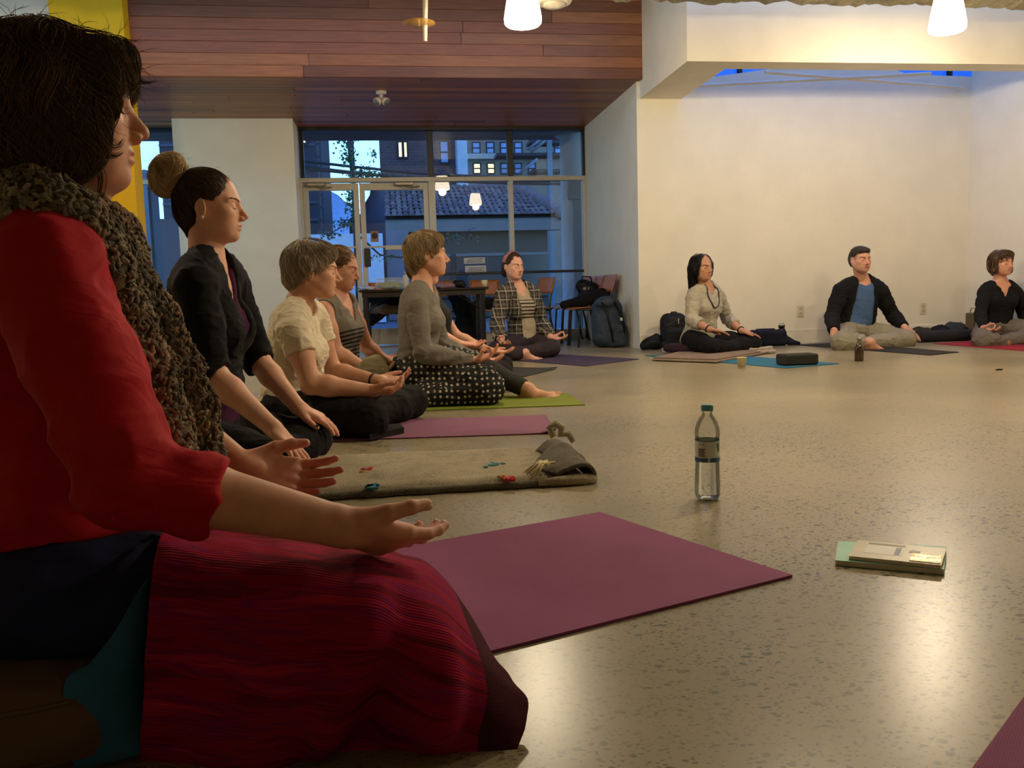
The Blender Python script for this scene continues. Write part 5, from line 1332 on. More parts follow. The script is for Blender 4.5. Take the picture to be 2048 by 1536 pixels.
# dark tower left with ladder
Y = 24; xl, xr = at(560, 400, Y)[0] - 3, at(636, 400, Y)[0]
b1_ = facade('dark_tower', 'dark building at the left pane with a ladder up its side', xl, xr, Y, 11, ext('tower_navy', (40, 42, 58)))
for py in (290, 340, 405, 440):
    p = at(620, py, Y); MB().bx(xl, xr, Y - .05, Y, p[2] - .03, p[2] + .03).build('ledge', ext('tower_ledge', (66, 68, 84)), b1_)
win_on(b1_, Y, 603, 611, 270, 286, LIT)
lx0, lx1 = at(637, 400, Y - .5)[0], at(645, 400, Y - .5)[0]; lad = empty('ladder', (lx0, Y - .5, 0)); tag(lad, 'thin fire ladder beside the dark tower outside', 'ladder')
for x in (lx0, lx1): MB().bx(x - .03, x + .03, Y - .53, Y - .47, 0, 9).build('rail', FRM, lad)
for k in range(26): MB().bx(lx0, lx1, Y - .52, Y - .48, .3 + k * .33, .36 + k * .33).build('rung', FRM, lad)
# pale low wall and hill
Y = 20; a = at(560, 470, Y); b = at(765, 472, Y); tag(MB().bx(a[0], b[0], Y, Y + .4, 0, a[2]).build('street_wall', ext('pale_wall', (190, 192, 200))), 'pale low wall across the street behind the glass doors', 'wall')
def hill():
    n = 60; xs = np.linspace(-60, 30, n); V = []; Y = 150
    h = 9 + 9 * np.exp(-((xs - at(650, 410, Y)[0]) / 8) ** 2) + 2 * vnoise(np.c_[xs * .1, xs * 0, xs * 0], 2)
    V = np.concatenate([np.c_[xs, np.full(n, Y), np.full(n, -1)], np.c_[xs, np.full(n, Y) + 4, h], np.c_[xs, np.full(n, Y) + 40, np.full(n, -1)]])
    st(obj('ground_hill', V, [[j * n + i, j * n + i + 1, (j + 1) * n + i + 1, (j + 1) * n + i] for j in range(2) for i in range(n - 1)], ext('hill_blue', (120, 140, 170)), None, True))
hill()
# brick building
Y = 34; x0, x1 = at(763, 400, Y)[0], at(916, 350, Y)[0]
b2_ = facade('brick_building', 'dark brick building with a bright lit window above the tiled roof', x0, x1, Y, 16, None)
t = NT('far_brick'); v = t.coord('Object'); bk_ = t.n('ShaderNodeTexBrick'); mp = t.n('ShaderNodeMapping'); t.l(v, mp.inputs[0]); mp.inputs['Rotation'].default_value = (math.pi / 2, 0, 0); t.l(mp.outputs[0], bk_.inputs['Vector']); bk_.inputs['Scale'].default_value = 2.2
bk_.inputs['Color1'].default_value = (*s2l((88, 66, 68)), 1); bk_.inputs['Color2'].default_value = (*s2l((74, 58, 62)), 1); bk_.inputs['Mortar'].default_value = (*s2l((98, 84, 84)), 1); t.l(bk_.outputs[0], t.b.inputs['Base Color']); t.set(Roughness=.9)
b2_.children[0].data.materials.clear(); b2_.children[0].data.materials.append(t.m)
win_on(b2_, Y, 797, 804, 285, 314, LIT, False); win_on(b2_, Y, 808, 814, 285, 314, LIT, False); win_on(b2_, Y, 881, 896, 284, 325, GLD)
Y = 33; x0, x1 = at(916, 350, Y)[0], at(936, 350, Y)[0]; facade('pale_pilaster', 'pale corner pier between the brick and beige buildings', x0, x1, Y, 16, ext('pier_pale', (176, 180, 190)), .9)
# beige building
Y = 44; x0, x1 = at(936, 350, Y)[0], at(1150, 350, Y)[0]; b3_ = facade('beige_building', 'beige stone building with two rows of sash windows', x0, x1, Y, 20, ext('beige_stone', (128, 116, 106)))
for px in (946, 974, 1002, 1030, 1110): win_on(b3_, Y, px, px + 13, 286, 306, GLD)
for i, px in enumerate((948, 976, 1003, 1030, 1058)): win_on(b3_, Y, px, px + 12, 328, 346, LIT if i < 2 else GLD)
p = at(980, 314, Y); MB().bx(x0, x1, Y - .25, Y, p[2] - .12, p[2] + .14).build('cornice', ext('cornice_pale', (170, 166, 160)), b3_)
# fire escape in front of it
Y = 41; fe = empty('fire_escape', (at(1085, 300, Y)[0], Y, 0)); tag(fe, 'dark iron fire escape with slanting stairs on the beige building', 'fire escape'); IR = ext('iron', (44, 46, 54))
for (a_, b_) in (((1055, 288), (1120, 284)), ((990, 313), (1120, 316)), ((1060, 345), (1120, 348))):
    a, b = at(*a_, Y), at(*b_, Y); MB().bx(a[0], b[0], Y - .6, Y + .4, a[2] - .07, a[2] + .07).build('landing', IR, fe)
for (a_, b_) in (((1055, 300), (1090, 272)), ((1062, 304), (1100, 274)), ((1040, 345), (1075, 318))): MB().tube([at(*a_, Y - .6), at(*b_, Y - .6)], .08, 6).build('stair_string', ext('iron_pale', (110, 114, 124)), fe, True)
p = at(1094, 300, Y); MB().bx(p[0] - .12, p[0] + .12, Y - .7, Y - .5, 0, 14).build('post', ext('post_pale', (96, 116, 130)), fe)
# tiled-roof building across the street
Y = 21.5; r_ = empty('tiled_house', (at(950, 480, Y)[0], Y, 0)); tag(r_, 'low building with scalloped tile roof and dark shop front across the street', 'building')
ex0, ex1 = at(770, 434, Y)[0], at(1122, 432, Y)[0]; ez = at(950, 434, Y)[2]
rz0, ry = at(950, 374, 24.8)[2], 24.8; rx0, rx1 = at(772, 374, ry)[0], at(1022, 376, ry)[0]
STU = ext('stucco', (104, 100, 98)); MB().bx(ex0 + .15, ex1 - .3, Y + .3, Y + 4.5, 0, ez - .1).build('wall', ext('shop_dark', (70, 64, 56)), r_); MB().bx(ex0, ex1, Y + .02, Y + .35, ez - .34, ez - .04).build('eave_board', STU, r_)
pl = at(785, 500, Y)[0]; MB().bx(ex0, ex0 + .55, Y - .05, Y + .5, 0, ez - .3).build('pier', ext('pier_blue', (108, 106, 112)), r_)
for (a, b) in ((800, 900), (912, 1010), (1022, 1100)):
    xa, xb = at(a, 480, Y)[0], at(b, 480, Y)[0]; w = MB().bx(xa, xb, Y + .22, Y + .29, .5, ez - .9).build('shop_window', plain('shop_glass', (44, 48, 50), .2), r_)
    MB().bx(xa, xb, Y + .18, Y + .22, ez - .95, ez - .88).build('lintel', STU, w)
# roof deck plus barrel tiles, each one an object
dk = MB().add([(ex0, Y, ez - .04), (ex1, Y, ez - .04), (rx1, ry, rz0), (rx0, ry, rz0)], [[0, 1, 2, 3]]).build('roof_deck', ext('deck_dark', (34, 32, 36)), r_)
NC, NR = 30, 9; TM = [ext('roof_tile_%d' % i, c, .8, .25, 6) for i, c in enumerate(((98, 82, 84), (84, 70, 74), (110, 92, 90)))]
tw, tl = (ex1 - ex0) / NC, math.hypot(ry - Y, rz0 - ez) / NR; an = np.linspace(0, math.pi, 6); pr_ = []
for k, y_ in enumerate((0, 1.12)):
    r0 = tw * (.56 if k == 0 else .44); pr_.append(np.stack([r0 * np.cos(an), np.full(6, y_ * tl), r0 * .8 * np.sin(an) + (.05 if k == 0 else 0)], 1))
TV = np.concatenate(pr_); TFc = [[i, i + 1, 7 + i, 6 + i] for i in range(5)] + [[5, 4, 3, 2, 1, 0]]; tme = []
for m in TM:
    me = mkmesh('roof_tile', TV, TFc); setsmooth(me, True); me.materials.append(m); tme.append(me)
sl = math.atan2(rz0 - ez, ry - Y); rt = np.random.default_rng(4)
for j in range(NR):
    f = j / NR; xa, xb = lerp(ex0, rx0, f), lerp(ex1, rx1, f)
    for i in range(NC):
        x = ex0 + (i + .5) * tw
        if x < xa or x > xb - .05: continue
        o = link('roof_tile', tme[rt.integers(3)], None, r_); o.location = A3(x, lerp(Y, ry, f), lerp(ez, rz0, f) + .01) - wloc(r_); o.rotation_euler = (sl + rt.normal(0, .02), 0, rt.normal(0, .02))
for k in range(9):
    f = (k + .5) / 9; p = A3(lerp(ex1, rx1, f), lerp(Y, ry, f), lerp(ez, rz0, f) + .08); d = unit(A3(rx1 - ex1, ry - Y, rz0 - ez)); MB().tube([p - d * .3, p + d * .3], [.17, .13], 8).build('hip_tile', TM[0], r_, True)
# chimney-like turret
Y = 28; p = at(755, 425, Y); r2 = empty('turret', (p[0], Y, 0)); tag(r2, 'small bottle-shaped turret silhouette seen through the right door', 'turret')
z = p[2]; MB().lathe([(0, 0), (.9, 0), (.9, z - .3), (.5, z), (.45, z + .2), (.22, z + .55), (.16, z + .9), (.2, z + .95), (0, z + .98)], (p[0], Y, 0), 12).build('turret_body', ext('turret_dark', (52, 54, 66)), r2, True)
# street wires
for k, (ya, yb) in enumerate(((316, 356), (327, 368), (332, 360))):
    a, b = at(560, ya, 17), at(1190, yb, 17); n = 16
    pts = [lerp(a, b, t_) - A3(0, 0, .12 * math.sin(math.pi * t_)) for t_ in np.linspace(0, 1, n)]
    tag(MB().tube(pts, .028, 6).build('street_wire', plain('wire_black', (20, 20, 26), .7), None, True), ('uppermost', 'middle', 'lowest')[k] + ' dark cable crossing behind the upper panes', 'cable', 'street cables')
for (px, lb) in ((555, 'left'), (1196, 'right')):
    x = at(px, 340, 17)[0]; zz = at(px, 318, 17)[2]; r2 = empty('utility_pole', (x, 17, -.03)); tag(r2, 'wooden utility pole at the %s end of the street cables' % lb, 'pole', 'utility poles'); WP = ext('pole_wood', (70, 58, 48))
    MB().tube([(x, 17, -.03), (x, 17, zz + .8)], [.14, .10], 12).build('pole', WP, r2, True); MB().bx(x - .06, x + .06, 16.4, 17.6, zz + .3, zz + .42).build('cross_arm', WP, r2)
p0_, p1_ = at(709, 262, 15.5), at(712, 480, 15.5); r2 = empty('lamp_post', (p1_[0], 15.5, -.03)); tag(r2, 'slim dark pole standing among the leaves outside', 'pole')
MB().tube([(p1_[0], 15.5, -.03), (p1_[0], 15.5, 4.6)], [.05, .035], 8).build('pole', FRM, r2, True); MB().tube([(p1_[0], 15.5, -.03), (p1_[0], 15.5, .35)], [.10, .08], 10).build('pole_base', FRM, r2, True)
# street tree with separate leaves
def tree():
    Y = 14.2; rr = np.random.default_rng(6); base = at(716, 640, Y); root = empty('street_tree', (base[0], Y, -.03)); tag(root, 'leafy young street tree outside the glass doors', 'tree')
    trunk = [A3(base[0] + .05, Y, -.03), at(716, 480, Y), at(712, 420, Y), at(706, 360, Y), at(698, 300, Y), at(694, 255, Y)]
    MB().tube(trunk, [.05, .045, .04, .032, .022, .012], 8).build('trunk', ext('bark', (46, 42, 40)), root, True)
    br = [[at(712, 430, Y), at(690, 450, Y), at(660, 468, Y)], [at(706, 360, Y), at(730, 345, Y + .3), at(755, 342, Y + .4)], [at(700, 320, Y), at(712, 300, Y)], [at(698, 290, Y), at(682, 280, Y)], [at(716, 470, Y), at(760, 510, Y + .2), at(800, 515, Y + .2), at(880, 490, Y + .3), at(950, 455, Y + .3)], [at(715, 450, Y), at(700, 440, Y), at(680, 440, Y)]]
    for b in br: MB().tube(b, np.linspace(.018, .006, len(b)), 6).build('branch', ext('bark', (46, 42, 40)), root, True)
    cl = []   # (px, py, sx, sy, n)
    for (px, py, sx, sy, n) in ((690, 280, 15, 14, 90), (697, 315, 16, 20, 130), (735, 345, 26, 12, 130), (715, 350, 20, 12, 90), (702, 395, 12, 24, 150), (708, 425, 10, 18, 90), (690, 448, 22, 10, 110), (662, 468, 18, 9, 70), (745, 312, 10, 10, 24), (712, 275, 10, 8, 24), (780, 515, 45, 8, 60), (850, 505, 40, 10, 60), (915, 475, 34, 10, 60)):
        for _ in range(n): cl.append(at(px + rr.normal(0, sx * .55), py + rr.normal(0, sy * .55), Y + rr.normal(0, .22)))
    L = []; Fc = []; k = 0
    for c in cl:
        s = rr.uniform(.028, .05); R = rotz(rr.uniform(0, 6.3)) @ roty(rr.normal(0, .8)) @ rotx(rr.normal(0, .8))
        l = np.array([(0, 0, 0), (.45, .42, .06), (1.0, .55, .0), (.85, .12, .03), (1.25, 0, -.05), (.85, -.12, .03), (1.0, -.55, 0), (.45, -.42, .06)]) * s
        L.append(l @ R.T + c); Fc += [[k, k + 1, k + 2, k + 3], [k, k + 3, k + 4, k + 5], [k, k + 5, k + 6, k + 7]]; k += 8
    t = NT('leaf_green'); v = t.coord('Object'); t.base(t.mix(t.noise(v, 4, 3), s2l((34, 62, 34)), s2l((66, 98, 52)))); t.set(Roughness=.6); t.b.inputs['Subsurface Weight'].default_value = 0
    o = obj('foliage', np.concatenate(L), Fc, t.m, root, False); o['kind'] = 'stuff'
tree()
# dark posts and pale panel seen left of the column
Y = 14; 
for (px0, px1, c_, lb, z1) in ((276, 302, (96, 100, 118), 'grey-blue pier outside the left pane', 2.6), (308, 313, (60, 58, 72), 'narrow dark post outside the left pane', 2.6)):
    a, b = at(px0, 480, Y)[0], at(px1, 480, Y)[0]; r2 = empty('street_pier', ((a + b) / 2, Y, 0)); tag(r2, lb, 'pier'); MB().bx(a, b, Y, Y + .3, 0, z1).build('shaft', ext('pier_%d' % px0, c_), r2); MB().bx(a - .03, b + .03, Y - .03, Y + .33, 0, .12).build('foot', ext('pier_%d' % px0, c_), r2)
a, b = at(250, 480, 19)[0], at(345, 480, 19)[0]; z_ = at(320, 470, 19)[2]; r2 = facade('side_house', 'brownish low house outside the left pane', a - 3, b + .2, 19.2, z_ + .35, ext('brown_brick', (84, 62, 66)), 1.0)
# ---------------------------------------------------------------- the cast
def fl_crown(c=(-.04, 0, .13), down=.6, fwd=0.0):
    c = A3(*c)
    def f(q):
        d = q - c; d = d / (np.linalg.norm(d, axis=1)[:, None] + 1e-6); d[:, 2] -= down; d[:, 0] += fwd; return d
    return f
def necktube(p, r=.068, dz=.02, fwd=0.0, v=0.0, vr=.04):
    """round neckline, optionally opened downwards over the chest"""
    J = p.J; ne = J['neck']; hd = J['head']; up = unit(hd - ne); TR = p.TR
    S = [cone(ne + up * (dz - .0), ne + up * .16, r, r + .03, k=.006), ell(ne + TR[:, 0] * (.05 + fwd) + up * (.005 + dz * .5), (r * .8, r, .05), TR, k=.006)]
    if v: S.append(cone(ne + TR[:, 0] * .06, ne + TR[:, 0] * (.105 + fwd) - TR[:, 2] * v, vr, .008, k=.006))
    return S
def front_open(p, top=.05, bot=.10, hem=-.1, depth=.12, wide0=.03, wide1=.05):
    """wedge that opens a jacket down the front"""
    TR = p.TR; ne = p.J['neck']; pe = p.J['pelvis']; S = []
    a = ne + TR[:, 0] * depth; b = lerp(ne, pe, .55) + TR[:, 0] * (depth + .03); c = pe + TR[:, 0] * (depth + .05) + A3(0, 0, hem)
    return [cone(a, b, wide0 + .02, (wide0 + wide1) / 2 + .02, k=.005), cone(b, c, (wide0 + wide1) / 2 + .02, wide1 + .02, k=.005)]
def zcut(z): return (A3(0, 0, z), A3(0, 0, -1))

BLACKC = cloth('black_knit', (18, 17, 18), .15)
BLACKP = cloth('black_leggings', (14, 13, 14), .15, rough=.85)

# ======== A: woman in the foreground, red top, scarf, blanket over her lap
Ab = (-.47, 1.28)
A_J = pose(Ab, 12, pelvis=('w', A3(-.475, 1.28, .215)), chest=('w', A3(-.482, 1.295, .505)), neck=('w', A3(-.432, 1.275, .672)), head=('w', A3(-.437, 1.258, .819)),
           shR=W(92, 548, 1.125), elR=W(258, 955, 1.055), wrR=W(688, 1054, 1.08),
           shL=('w', A3(-.465, 1.45, .61)), elL=('w', A3(-.385, 1.53, .36)), wrL=W(487, 938, 1.44),
           hipR=('w', A3(-.45, 1.215, .165)), hipL=('w', A3(-.49, 1.38, .19)), knR=('w', A3(-.04, 1.125, .105)), knL=('w', A3(-.25, 1.62, .085)),
           anR=('w', A3(-.26, 1.36, .06)), anL=('w', A3(-.20, 1.27, .055)))
pA = Person('woman in red top with chunky knit scarf, palms up, nearest the camera', Ab, 12, A_J, 1.03, head_yaw=17, hs=.97, belly=1.05, bust=.4, limb=1.0, farm=.34,
            hands=dict(R=dict(f=(.78, .50, -.40), n=(-.06, .60, .76), size=.93, curl=((.12, .32, .25), (.22, .40, .30), (.30, .45, .35), (.36, .5, .4)), spread=.05,
                              thumb=[(.014, .022, .004), (.040, .047, .010), (.067, .064, .018), (.091, .070, .026)]),
                       L=dict(f=(.86, .10, -.22), n=(-.10, -.72, .68), size=.93, curl=(.22, .30, .2), spread=.08)),
            res=(.006, .0022, .0022), skin=(216, 160, 130), nose=.86, hair_col=(40, 28, 20))
RED = cloth('red_jersey', (178, 14, 28), .14, weave=900, bump=.15, rough=.8)
g = [dict(p=pA.trunk(.016, front=.01) + [], k=.03)]
for q in 'RL': g.append(pA.arm(q, .018, 1.40, .002, .006))
def a_folds(V, q):
    d = .0035 * np.sin(V[:, 2] * 95 + V[:, 0] * 45 + 3 * vnoise(V * 9, 4)) * np.clip((.50 - V[:, 2]) / .2, 0, 1)
    return d + .002 * vnoise(V * np.array([30, 30, 9]), 8)
pA.wear('red_top', RED, g, cuts=[zcut(.262)], subs=necktube(pA, .062, .02), res=.005, wr=.003, wsc=11, folds=a_folds, seed=2)
g = [dict(p=[ell(pA.J['pelvis'], (.125, .19, .115), pA.R0, k=.03), ell(pA.J['pelvis'] - A3(.03, 0, .03), (.13, .19, .10), pA.R0, k=.03)], k=.03), pA.leg('R', .016), pA.leg('L', .016)]
pA.wear('trousers', cloth('navy_trousers', (34, 38, 72), .2), g, cuts=[(A3(0, 0, .285), A3(0, 0, 1))], res=.008, wr=.006, seed=3)
pA.body(SKIN)
pA.fingernails(plain('nail_bare', (226, 168, 150), .25))
# wavy bob
hp = [ell((-.030, 0, .032), (.106, .093, .086), k=.02), ell((-.060, 0, -.02), (.076, .092, .092), k=.04), ell((.036, 0, .062), (.060, .072, .032), k=.03),
      ell((.0, .068, -.02), (.060, .030, .085), k=.03), ell((.0, -.068, -.02), (.062, .030, .085), k=.03), cone((.066, -.055, .06), (.062, -.062, .012), .026, .018, k=.02), cone((.07, .055, .06), (.06, .062, .0), .026, .018, k=.02),
      cone((.082, -.02, .075), (.088, -.035, .046), .022, .012, k=.02), cone((.082, .02, .075), (.088, .035, .046), .022, .012, k=.02)]
hcut = [ell((.125, 0, -.045), (.078, .060, .078), k=.012)]
def aflow(q):
    d = fl_crown((-.03, 0, .14), .55, .12)(q); f = np.clip((q[:, 0] - .03) / .05, 0, 1)[:, None]; return d + f * A3(.35, 0, -.1)
ha, hF = pA.hair(hp, hcut, .0035, (.012, 24), (.004, 120), (72, 55, 39), (136, 106, 75), 11000, .0005, 14, .0085, aflow, .8, 8, (-.001, .006), 4)
P0 = np.random.default_rng(3)
def flyaways(p, Fd, n, c, seed, reach=.02, zmin=-.2, parent=None, steps=9, rr_=.00035):
    r_ = np.random.default_rng(seed); V, _ = Fd.mesh(); q = (V - p.J['head']) @ p.HR / p.hs; V = V[q[:, 2] > zmin]; s0 = V[r_.integers(len(V), size=n)]
    G = Fd.grad(s0); d = G * r_.uniform(.3, 1, n)[:, None] + r_.normal(0, .9, (n, 3)); out = []; P = s0
    for i in range(steps):
        out.append(P.copy()); d = d + r_.normal(0, .25, (n, 3)) + A3(0, 0, -.08); d /= np.linalg.norm(d, axis=1)[:, None]; P = P + d * reach / steps * r_.uniform(.8, 1.2, n)[:, None]
    W_, Q = strands_mesh(np.stack(out, 1), rr_); o = obj('flyaway_hair', W_, Q, hairmat('hair_mass'), parent, True, attr=np.tile(np.array(s2l(c)), (len(W_), 1))); o['kind'] = 'stuff'
flyaways(pA, hF, 650, (70, 52, 36), 5, .05, -.06, ha)
# loose locks: the one over the forehead and curls over the cheek
def locks(p, L, parent, c, r=.0006, n=26, sp=.004, seed=1):
    r_ = np.random.default_rng(seed)
    for pts in L:
        pts = np.array(pts); t = np.linspace(0, len(pts) - 1, 16); 
        S = np.stack([np.interp(t, np.arange(len(pts)), pts[:, k]) for k in range(3)], 1)
        for _ in range(2): S[1:-1] = (S[:-2] + S[1:-1] * 2 + S[2:]) / 4
        o_ = r_.normal(0, sp, (n, 1, 3)) * np.linspace(1, .35, 16)[None, :, None]
        P = S[None] + o_; P = p.J['head'] + (P * p.hs) @ p.HR.T
        V, Q = strands_mesh(P, r); obj('lock', V, Q, hairmat('hair_mass'), parent, True, attr=np.tile(np.array(s2l(c)), (len(V), 1)))
locks(pA, [[(.07, -.045, .075), (.092, -.040, .056), (.112, -.030, .040), (.128, -.02, .045)], [(.075, -.02, .08), (.100, -.02, .058), (.120, -.012, .046), (.136, -.005, .052)],
           [(.06, -.06, .04), (.072, -.060, .02), (.07, -.060, -.005), (.062, -.066, -.03)],
           [(.05, -.072, -.03), (.066, -.062, -.052), (.078, -.05, -.050), (.086, -.042, -.038)], [(.045, -.075, -.05), (.06, -.066, -.062), (.075, -.054, -.064), (.084, -.045, -.056)],
           [(.04, -.075, -.06), (.055, -.066, -.09), (.05, -.058, -.12), (.035, -.05, -.13)]], ha, (64, 46, 32), .00045, 11, .003)

# chunky scarf
def scarf():
    c = A3(-.450, 1.272, .682); ring = []
    for k in range(13):
        a = 2 * math.pi * k / 12; ring.append(c + A3(.064 * math.cos(a), .086 * math.sin(a), -.030 * math.cos(a)))
    P = chain(ring, [.034] * 13, .03)
    P += chain([r_ + A3(-.004, 0, -.04) for r_ in ring], [.040] * 13, .03)
    near = [at(x, y, Y) for x, y, Y in ((85, 402, 1.17), (140, 452, 1.165), (190, 545, 1.17), (238, 645, 1.19), (283, 750, 1.21), (315, 855, 1.22), (335, 935, 1.22))]
    far = [at(x, y, Y) for x, y, Y in ((168, 432, 1.25), (208, 492, 1.255), (254, 567, 1.26), (304, 640, 1.27), (352, 738, 1.28), (383, 820, 1.29), (400, 930, 1.29))]
    P += chain(near, [.040, .038, .037, .036, .038, .038, .038], .02)
    back = [at(x, y, Y) for x, y, Y in ((140, 430, 1.22), (205, 540, 1.23), (255, 640, 1.25), (305, 750, 1.27), (340, 860, 1.28), (362, 930, 1.28))]
    P += chain(back, [.036] * 6, .02)
    return [dict(p=P, k=.02), dict(p=chain(far, [.034, .033, .032, .031, .032, .033, .034], .012), k=.004)]
sF = Field(scarf(), .006); V, Fc = sF.mesh(); N = vnormals(V, Fc); V = V + N * (.004 * vnoise(V * 60, 1))[:, None]
def scarfmat():
    t = NT('boucle_wool'); at_ = t.n('ShaderNodeAttribute'); at_.attribute_name = 'Col'; t.base(at_.outputs['Color']); t.set(Roughness=.95); t.b.inputs['Specular IOR Level'].default_value = .15
    t.b.inputs['Sheen Weight'].default_value = .15
    t.bump(t.noise(t.coord('Object'), 420, 4), .7, .003); return t.m
def scarfcol(V, seed=1):
    cs = np.array([s2l(c) for c in ((128, 120, 98), (170, 154, 126), (104, 98, 82), (150, 122, 98), (196, 182, 152), (112, 116, 100))])
    k = .5 + .5 * vnoise(V * np.array([9, 9, 16]), seed) + .18 * vnoise(V * 70, seed + 1); k = np.clip(k, 0, .999) * (len(cs) - 1); i = k.astype(int); f = (k - i)[:, None]
    return cs[i] * (1 - f) + cs[np.minimum(i + 1, len(cs) - 1)] * f
SCM = scarfmat()
so = obj('scarf', V, Fc, SCM, pA.root, True, attr=scarfcol(V) * .55)
rs_ = np.random.default_rng(8); n_ = 7800; ii = rs_.integers(len(V), size=n_); Cn = V[ii] + N[ii] * .003
th = np.linspace(0, 2 * math.pi, 5, endpoint=False); ph = [(-1, .0), (-.6, .8), (.6, .8), (1, .0)]
U = []; 
for (z_, r_) in ph: U.append(np.stack([r_ * np.cos(th), r_ * np.sin(th), np.full(5, z_)], 1))
U = np.concatenate(U); UF = np.array([[i * 5 + k, i * 5 + (k + 1) % 5, (i + 1) * 5 + (k + 1) % 5, (i + 1) * 5 + k] for i in range(3) for k in range(5)])
dirs = rs_.normal(0, 1, (n_, 3)); dirs -= (dirs * N[ii]).sum(1)[:, None] * N[ii] * .7; dirs /= np.linalg.norm(dirs, axis=1)[:, None]
e1 = np.cross(dirs, N[ii]); e1 /= np.linalg.norm(e1, axis=1)[:, None] + 1e-9; e2 = np.cross(dirs, e1); sz = rs_.uniform(.0024, .0042, n_)
VV = Cn[:, None] + sz[:, None, None] * (U[None, :, 0:1] * e1[:, None] + U[None, :, 1:2] * e2[:, None] + U[None, :, 2:3] * 1.9 * dirs[:, None])
FF = (UF[None] + (np.arange(n_) * 20)[:, None, None]).reshape(-1, 4)
sc_ = scarfcol(Cn, 5) * rs_.uniform(.6, 1.25, (n_, 1))
o = obj('knit_loops', VV.reshape(-1, 3), FF, SCM, so, True, attr=np.clip(np.repeat(sc_, 20, 0), 0, 1)); o['kind'] = 'stuff'

# ======== lap blanket (a thing of its own lying on her lap)
def blanket():
    f = lambda x, y: flo(x, y, -.002)
    net = [
        [at(352, 1050, 1.34), at(430, 1058, 1.34), at(540, 1068, 1.36), at(660, 1078, 1.36), at(760, 1095, 1.33), at(845, 1130, 1.28), at(905, 1185, 1.24)],
        [at(330, 1062, 1.20), at(420, 1075, 1.19), at(540, 1088, 1.18), at(650, 1096, 1.17), at(755, 1108, 1.16), at(858, 1150, 1.16), at(935, 1232, 1.16)],
        [at(312, 1105, 1.10), at(410, 1115, 1.08), at(530, 1130, 1.065), at(650, 1140, 1.05), at(760, 1155, 1.04), at(868, 1210, 1.06), at(985, 1318, 1.10)],
        [at(300, 1200, 1.05), at(405, 1210, 1.03), at(525, 1220, 1.01), at(650, 1225, .995), at(770, 1240, .99), at(890, 1290, 1.02), at(1018, 1362, 1.075)],
        [at(292, 1320, 1.045), at(400, 1330, 1.03), at(520, 1340, 1.01), at(645, 1335, 1.005), at(770, 1335, .985), at(900, 1372, 1.0), at(1050, 1402, 1.06)],
        [at(286, 1430, 1.035), at(396, 1440, 1.02), at(515, 1455, 1.00), at(630, 1440, 1.01), at(770, 1425, 1.0), at(905, 1440, .995), at(1050, 1450, 1.03)],
        [f(282, 1522), f(392, 1530), f(520, 1550), f(622, 1512), f(770, 1500), f(905, 1506), f(1034, 1500)]]
    V, Fc, uv = sheet(net, 150, 150); N = vnormals(V, Fc); u, v = uv[:, 0], uv[:, 1]
    d = .022 * np.exp(-((u - .50 - .25 * (1 - v)) / .06) ** 2) * np.clip(v * 2 - .7, 0, 1) - .026 * np.exp(-((u - .60 - .22 * (1 - v)) / .05) ** 2) * np.clip(v * 2 - .6, 0, 1)
    d += .018 * np.exp(-((u - .78 - .12 * (1 - v)) / .05) ** 2) * np.clip(v * 2 - .5, 0, 1) - .014 * np.exp(-((u - .87) / .03) ** 2) * np.clip(v * 2 - .7, 0, 1)
    d += .004 * vnoise(np.c_[u * 7, v * 3, u * 0], 3) + .0022 * vnoise(np.c_[u * 16, v * 9, u * 0], 5)
    sgn = -1 if (N * (V - A3(-.2, 1.4, .0))).sum(1).mean() < 0 else 1
    d *= np.clip((1 - v) * 12, 0, 1)
    V = V + sgn * N * d[:, None]; V[:, 2] = np.maximum(V[:, 2], -.003)
    t = NT('striped_wool'); c = t.coord('vec'); sx = t.sep(c)
    wob = t.math('MULTIPLY', t.noise(t.coord('vec', scale=(2.2, 5, 1)), 1.0, 3), .10)
    vv = t.math('ADD', sx[1], wob)
    cb = t.n('ShaderNodeCombineXYZ'); t.l(t.math('MULTIPLY', sx[0], 1.3), cb.inputs[0]); t.l(t.math('MULTIPLY', vv, 11), cb.inputs[1])
    nz = t.noise(cb.outputs[0], 1.0, 3, .6)
    cc = t.ramp(nz, [(.30, s2l((84, 16, 46))), (.42, s2l((118, 14, 46))), (.50, s2l((160, 18, 50))), (.57, s2l((128, 20, 76))), (.66, s2l((190, 34, 66))), (.78, s2l((98, 16, 62)))])
    rib = t.math('SINE', t.math('MULTIPLY', sx[1], 2 * math.pi * 88)); ribx = t.math('SINE', t.math('MULTIPLY', sx[0], 2 * math.pi * 150))
    cc = t.mix(t.math('MULTIPLY', t.math('ADD', t.math('MULTIPLY', rib, .5), .5), .2), cc, t.mix(1.0, cc, (.6, .6, .6), 'MULTIPLY'))
    cc = t.mix(t.math('GREATER_THAN', t.math('ADD', sx[0], t.math('MULTIPLY', sx[1], .035)), .925), cc, s2l((70, 26, 36))); t.base(cc); t.set(Roughness=.95); t.b.inputs['Specular IOR Level'].default_value = .15; t.b.inputs['Sheen Weight'].default_value = .0
    t.bump(t.math('ADD', t.math('ADD', rib, t.math('MULTIPLY', ribx, .12)), t.math('MULTIPLY', t.noise(t.coord('Object'), 500, 3), 1.2)), .3, .0012)
    o = obj('lap_blanket', V, Fc, t.m, None, True, vec=uv, origin=(-.05, 1.1, 0))
    md = o.modifiers.new('thickness', 'SOLIDIFY'); md.thickness = .006; md.offset = 0
    tag(o, 'crimson and purple striped ribbed blanket over the foreground woman\'s lap', 'blanket')
blanket()
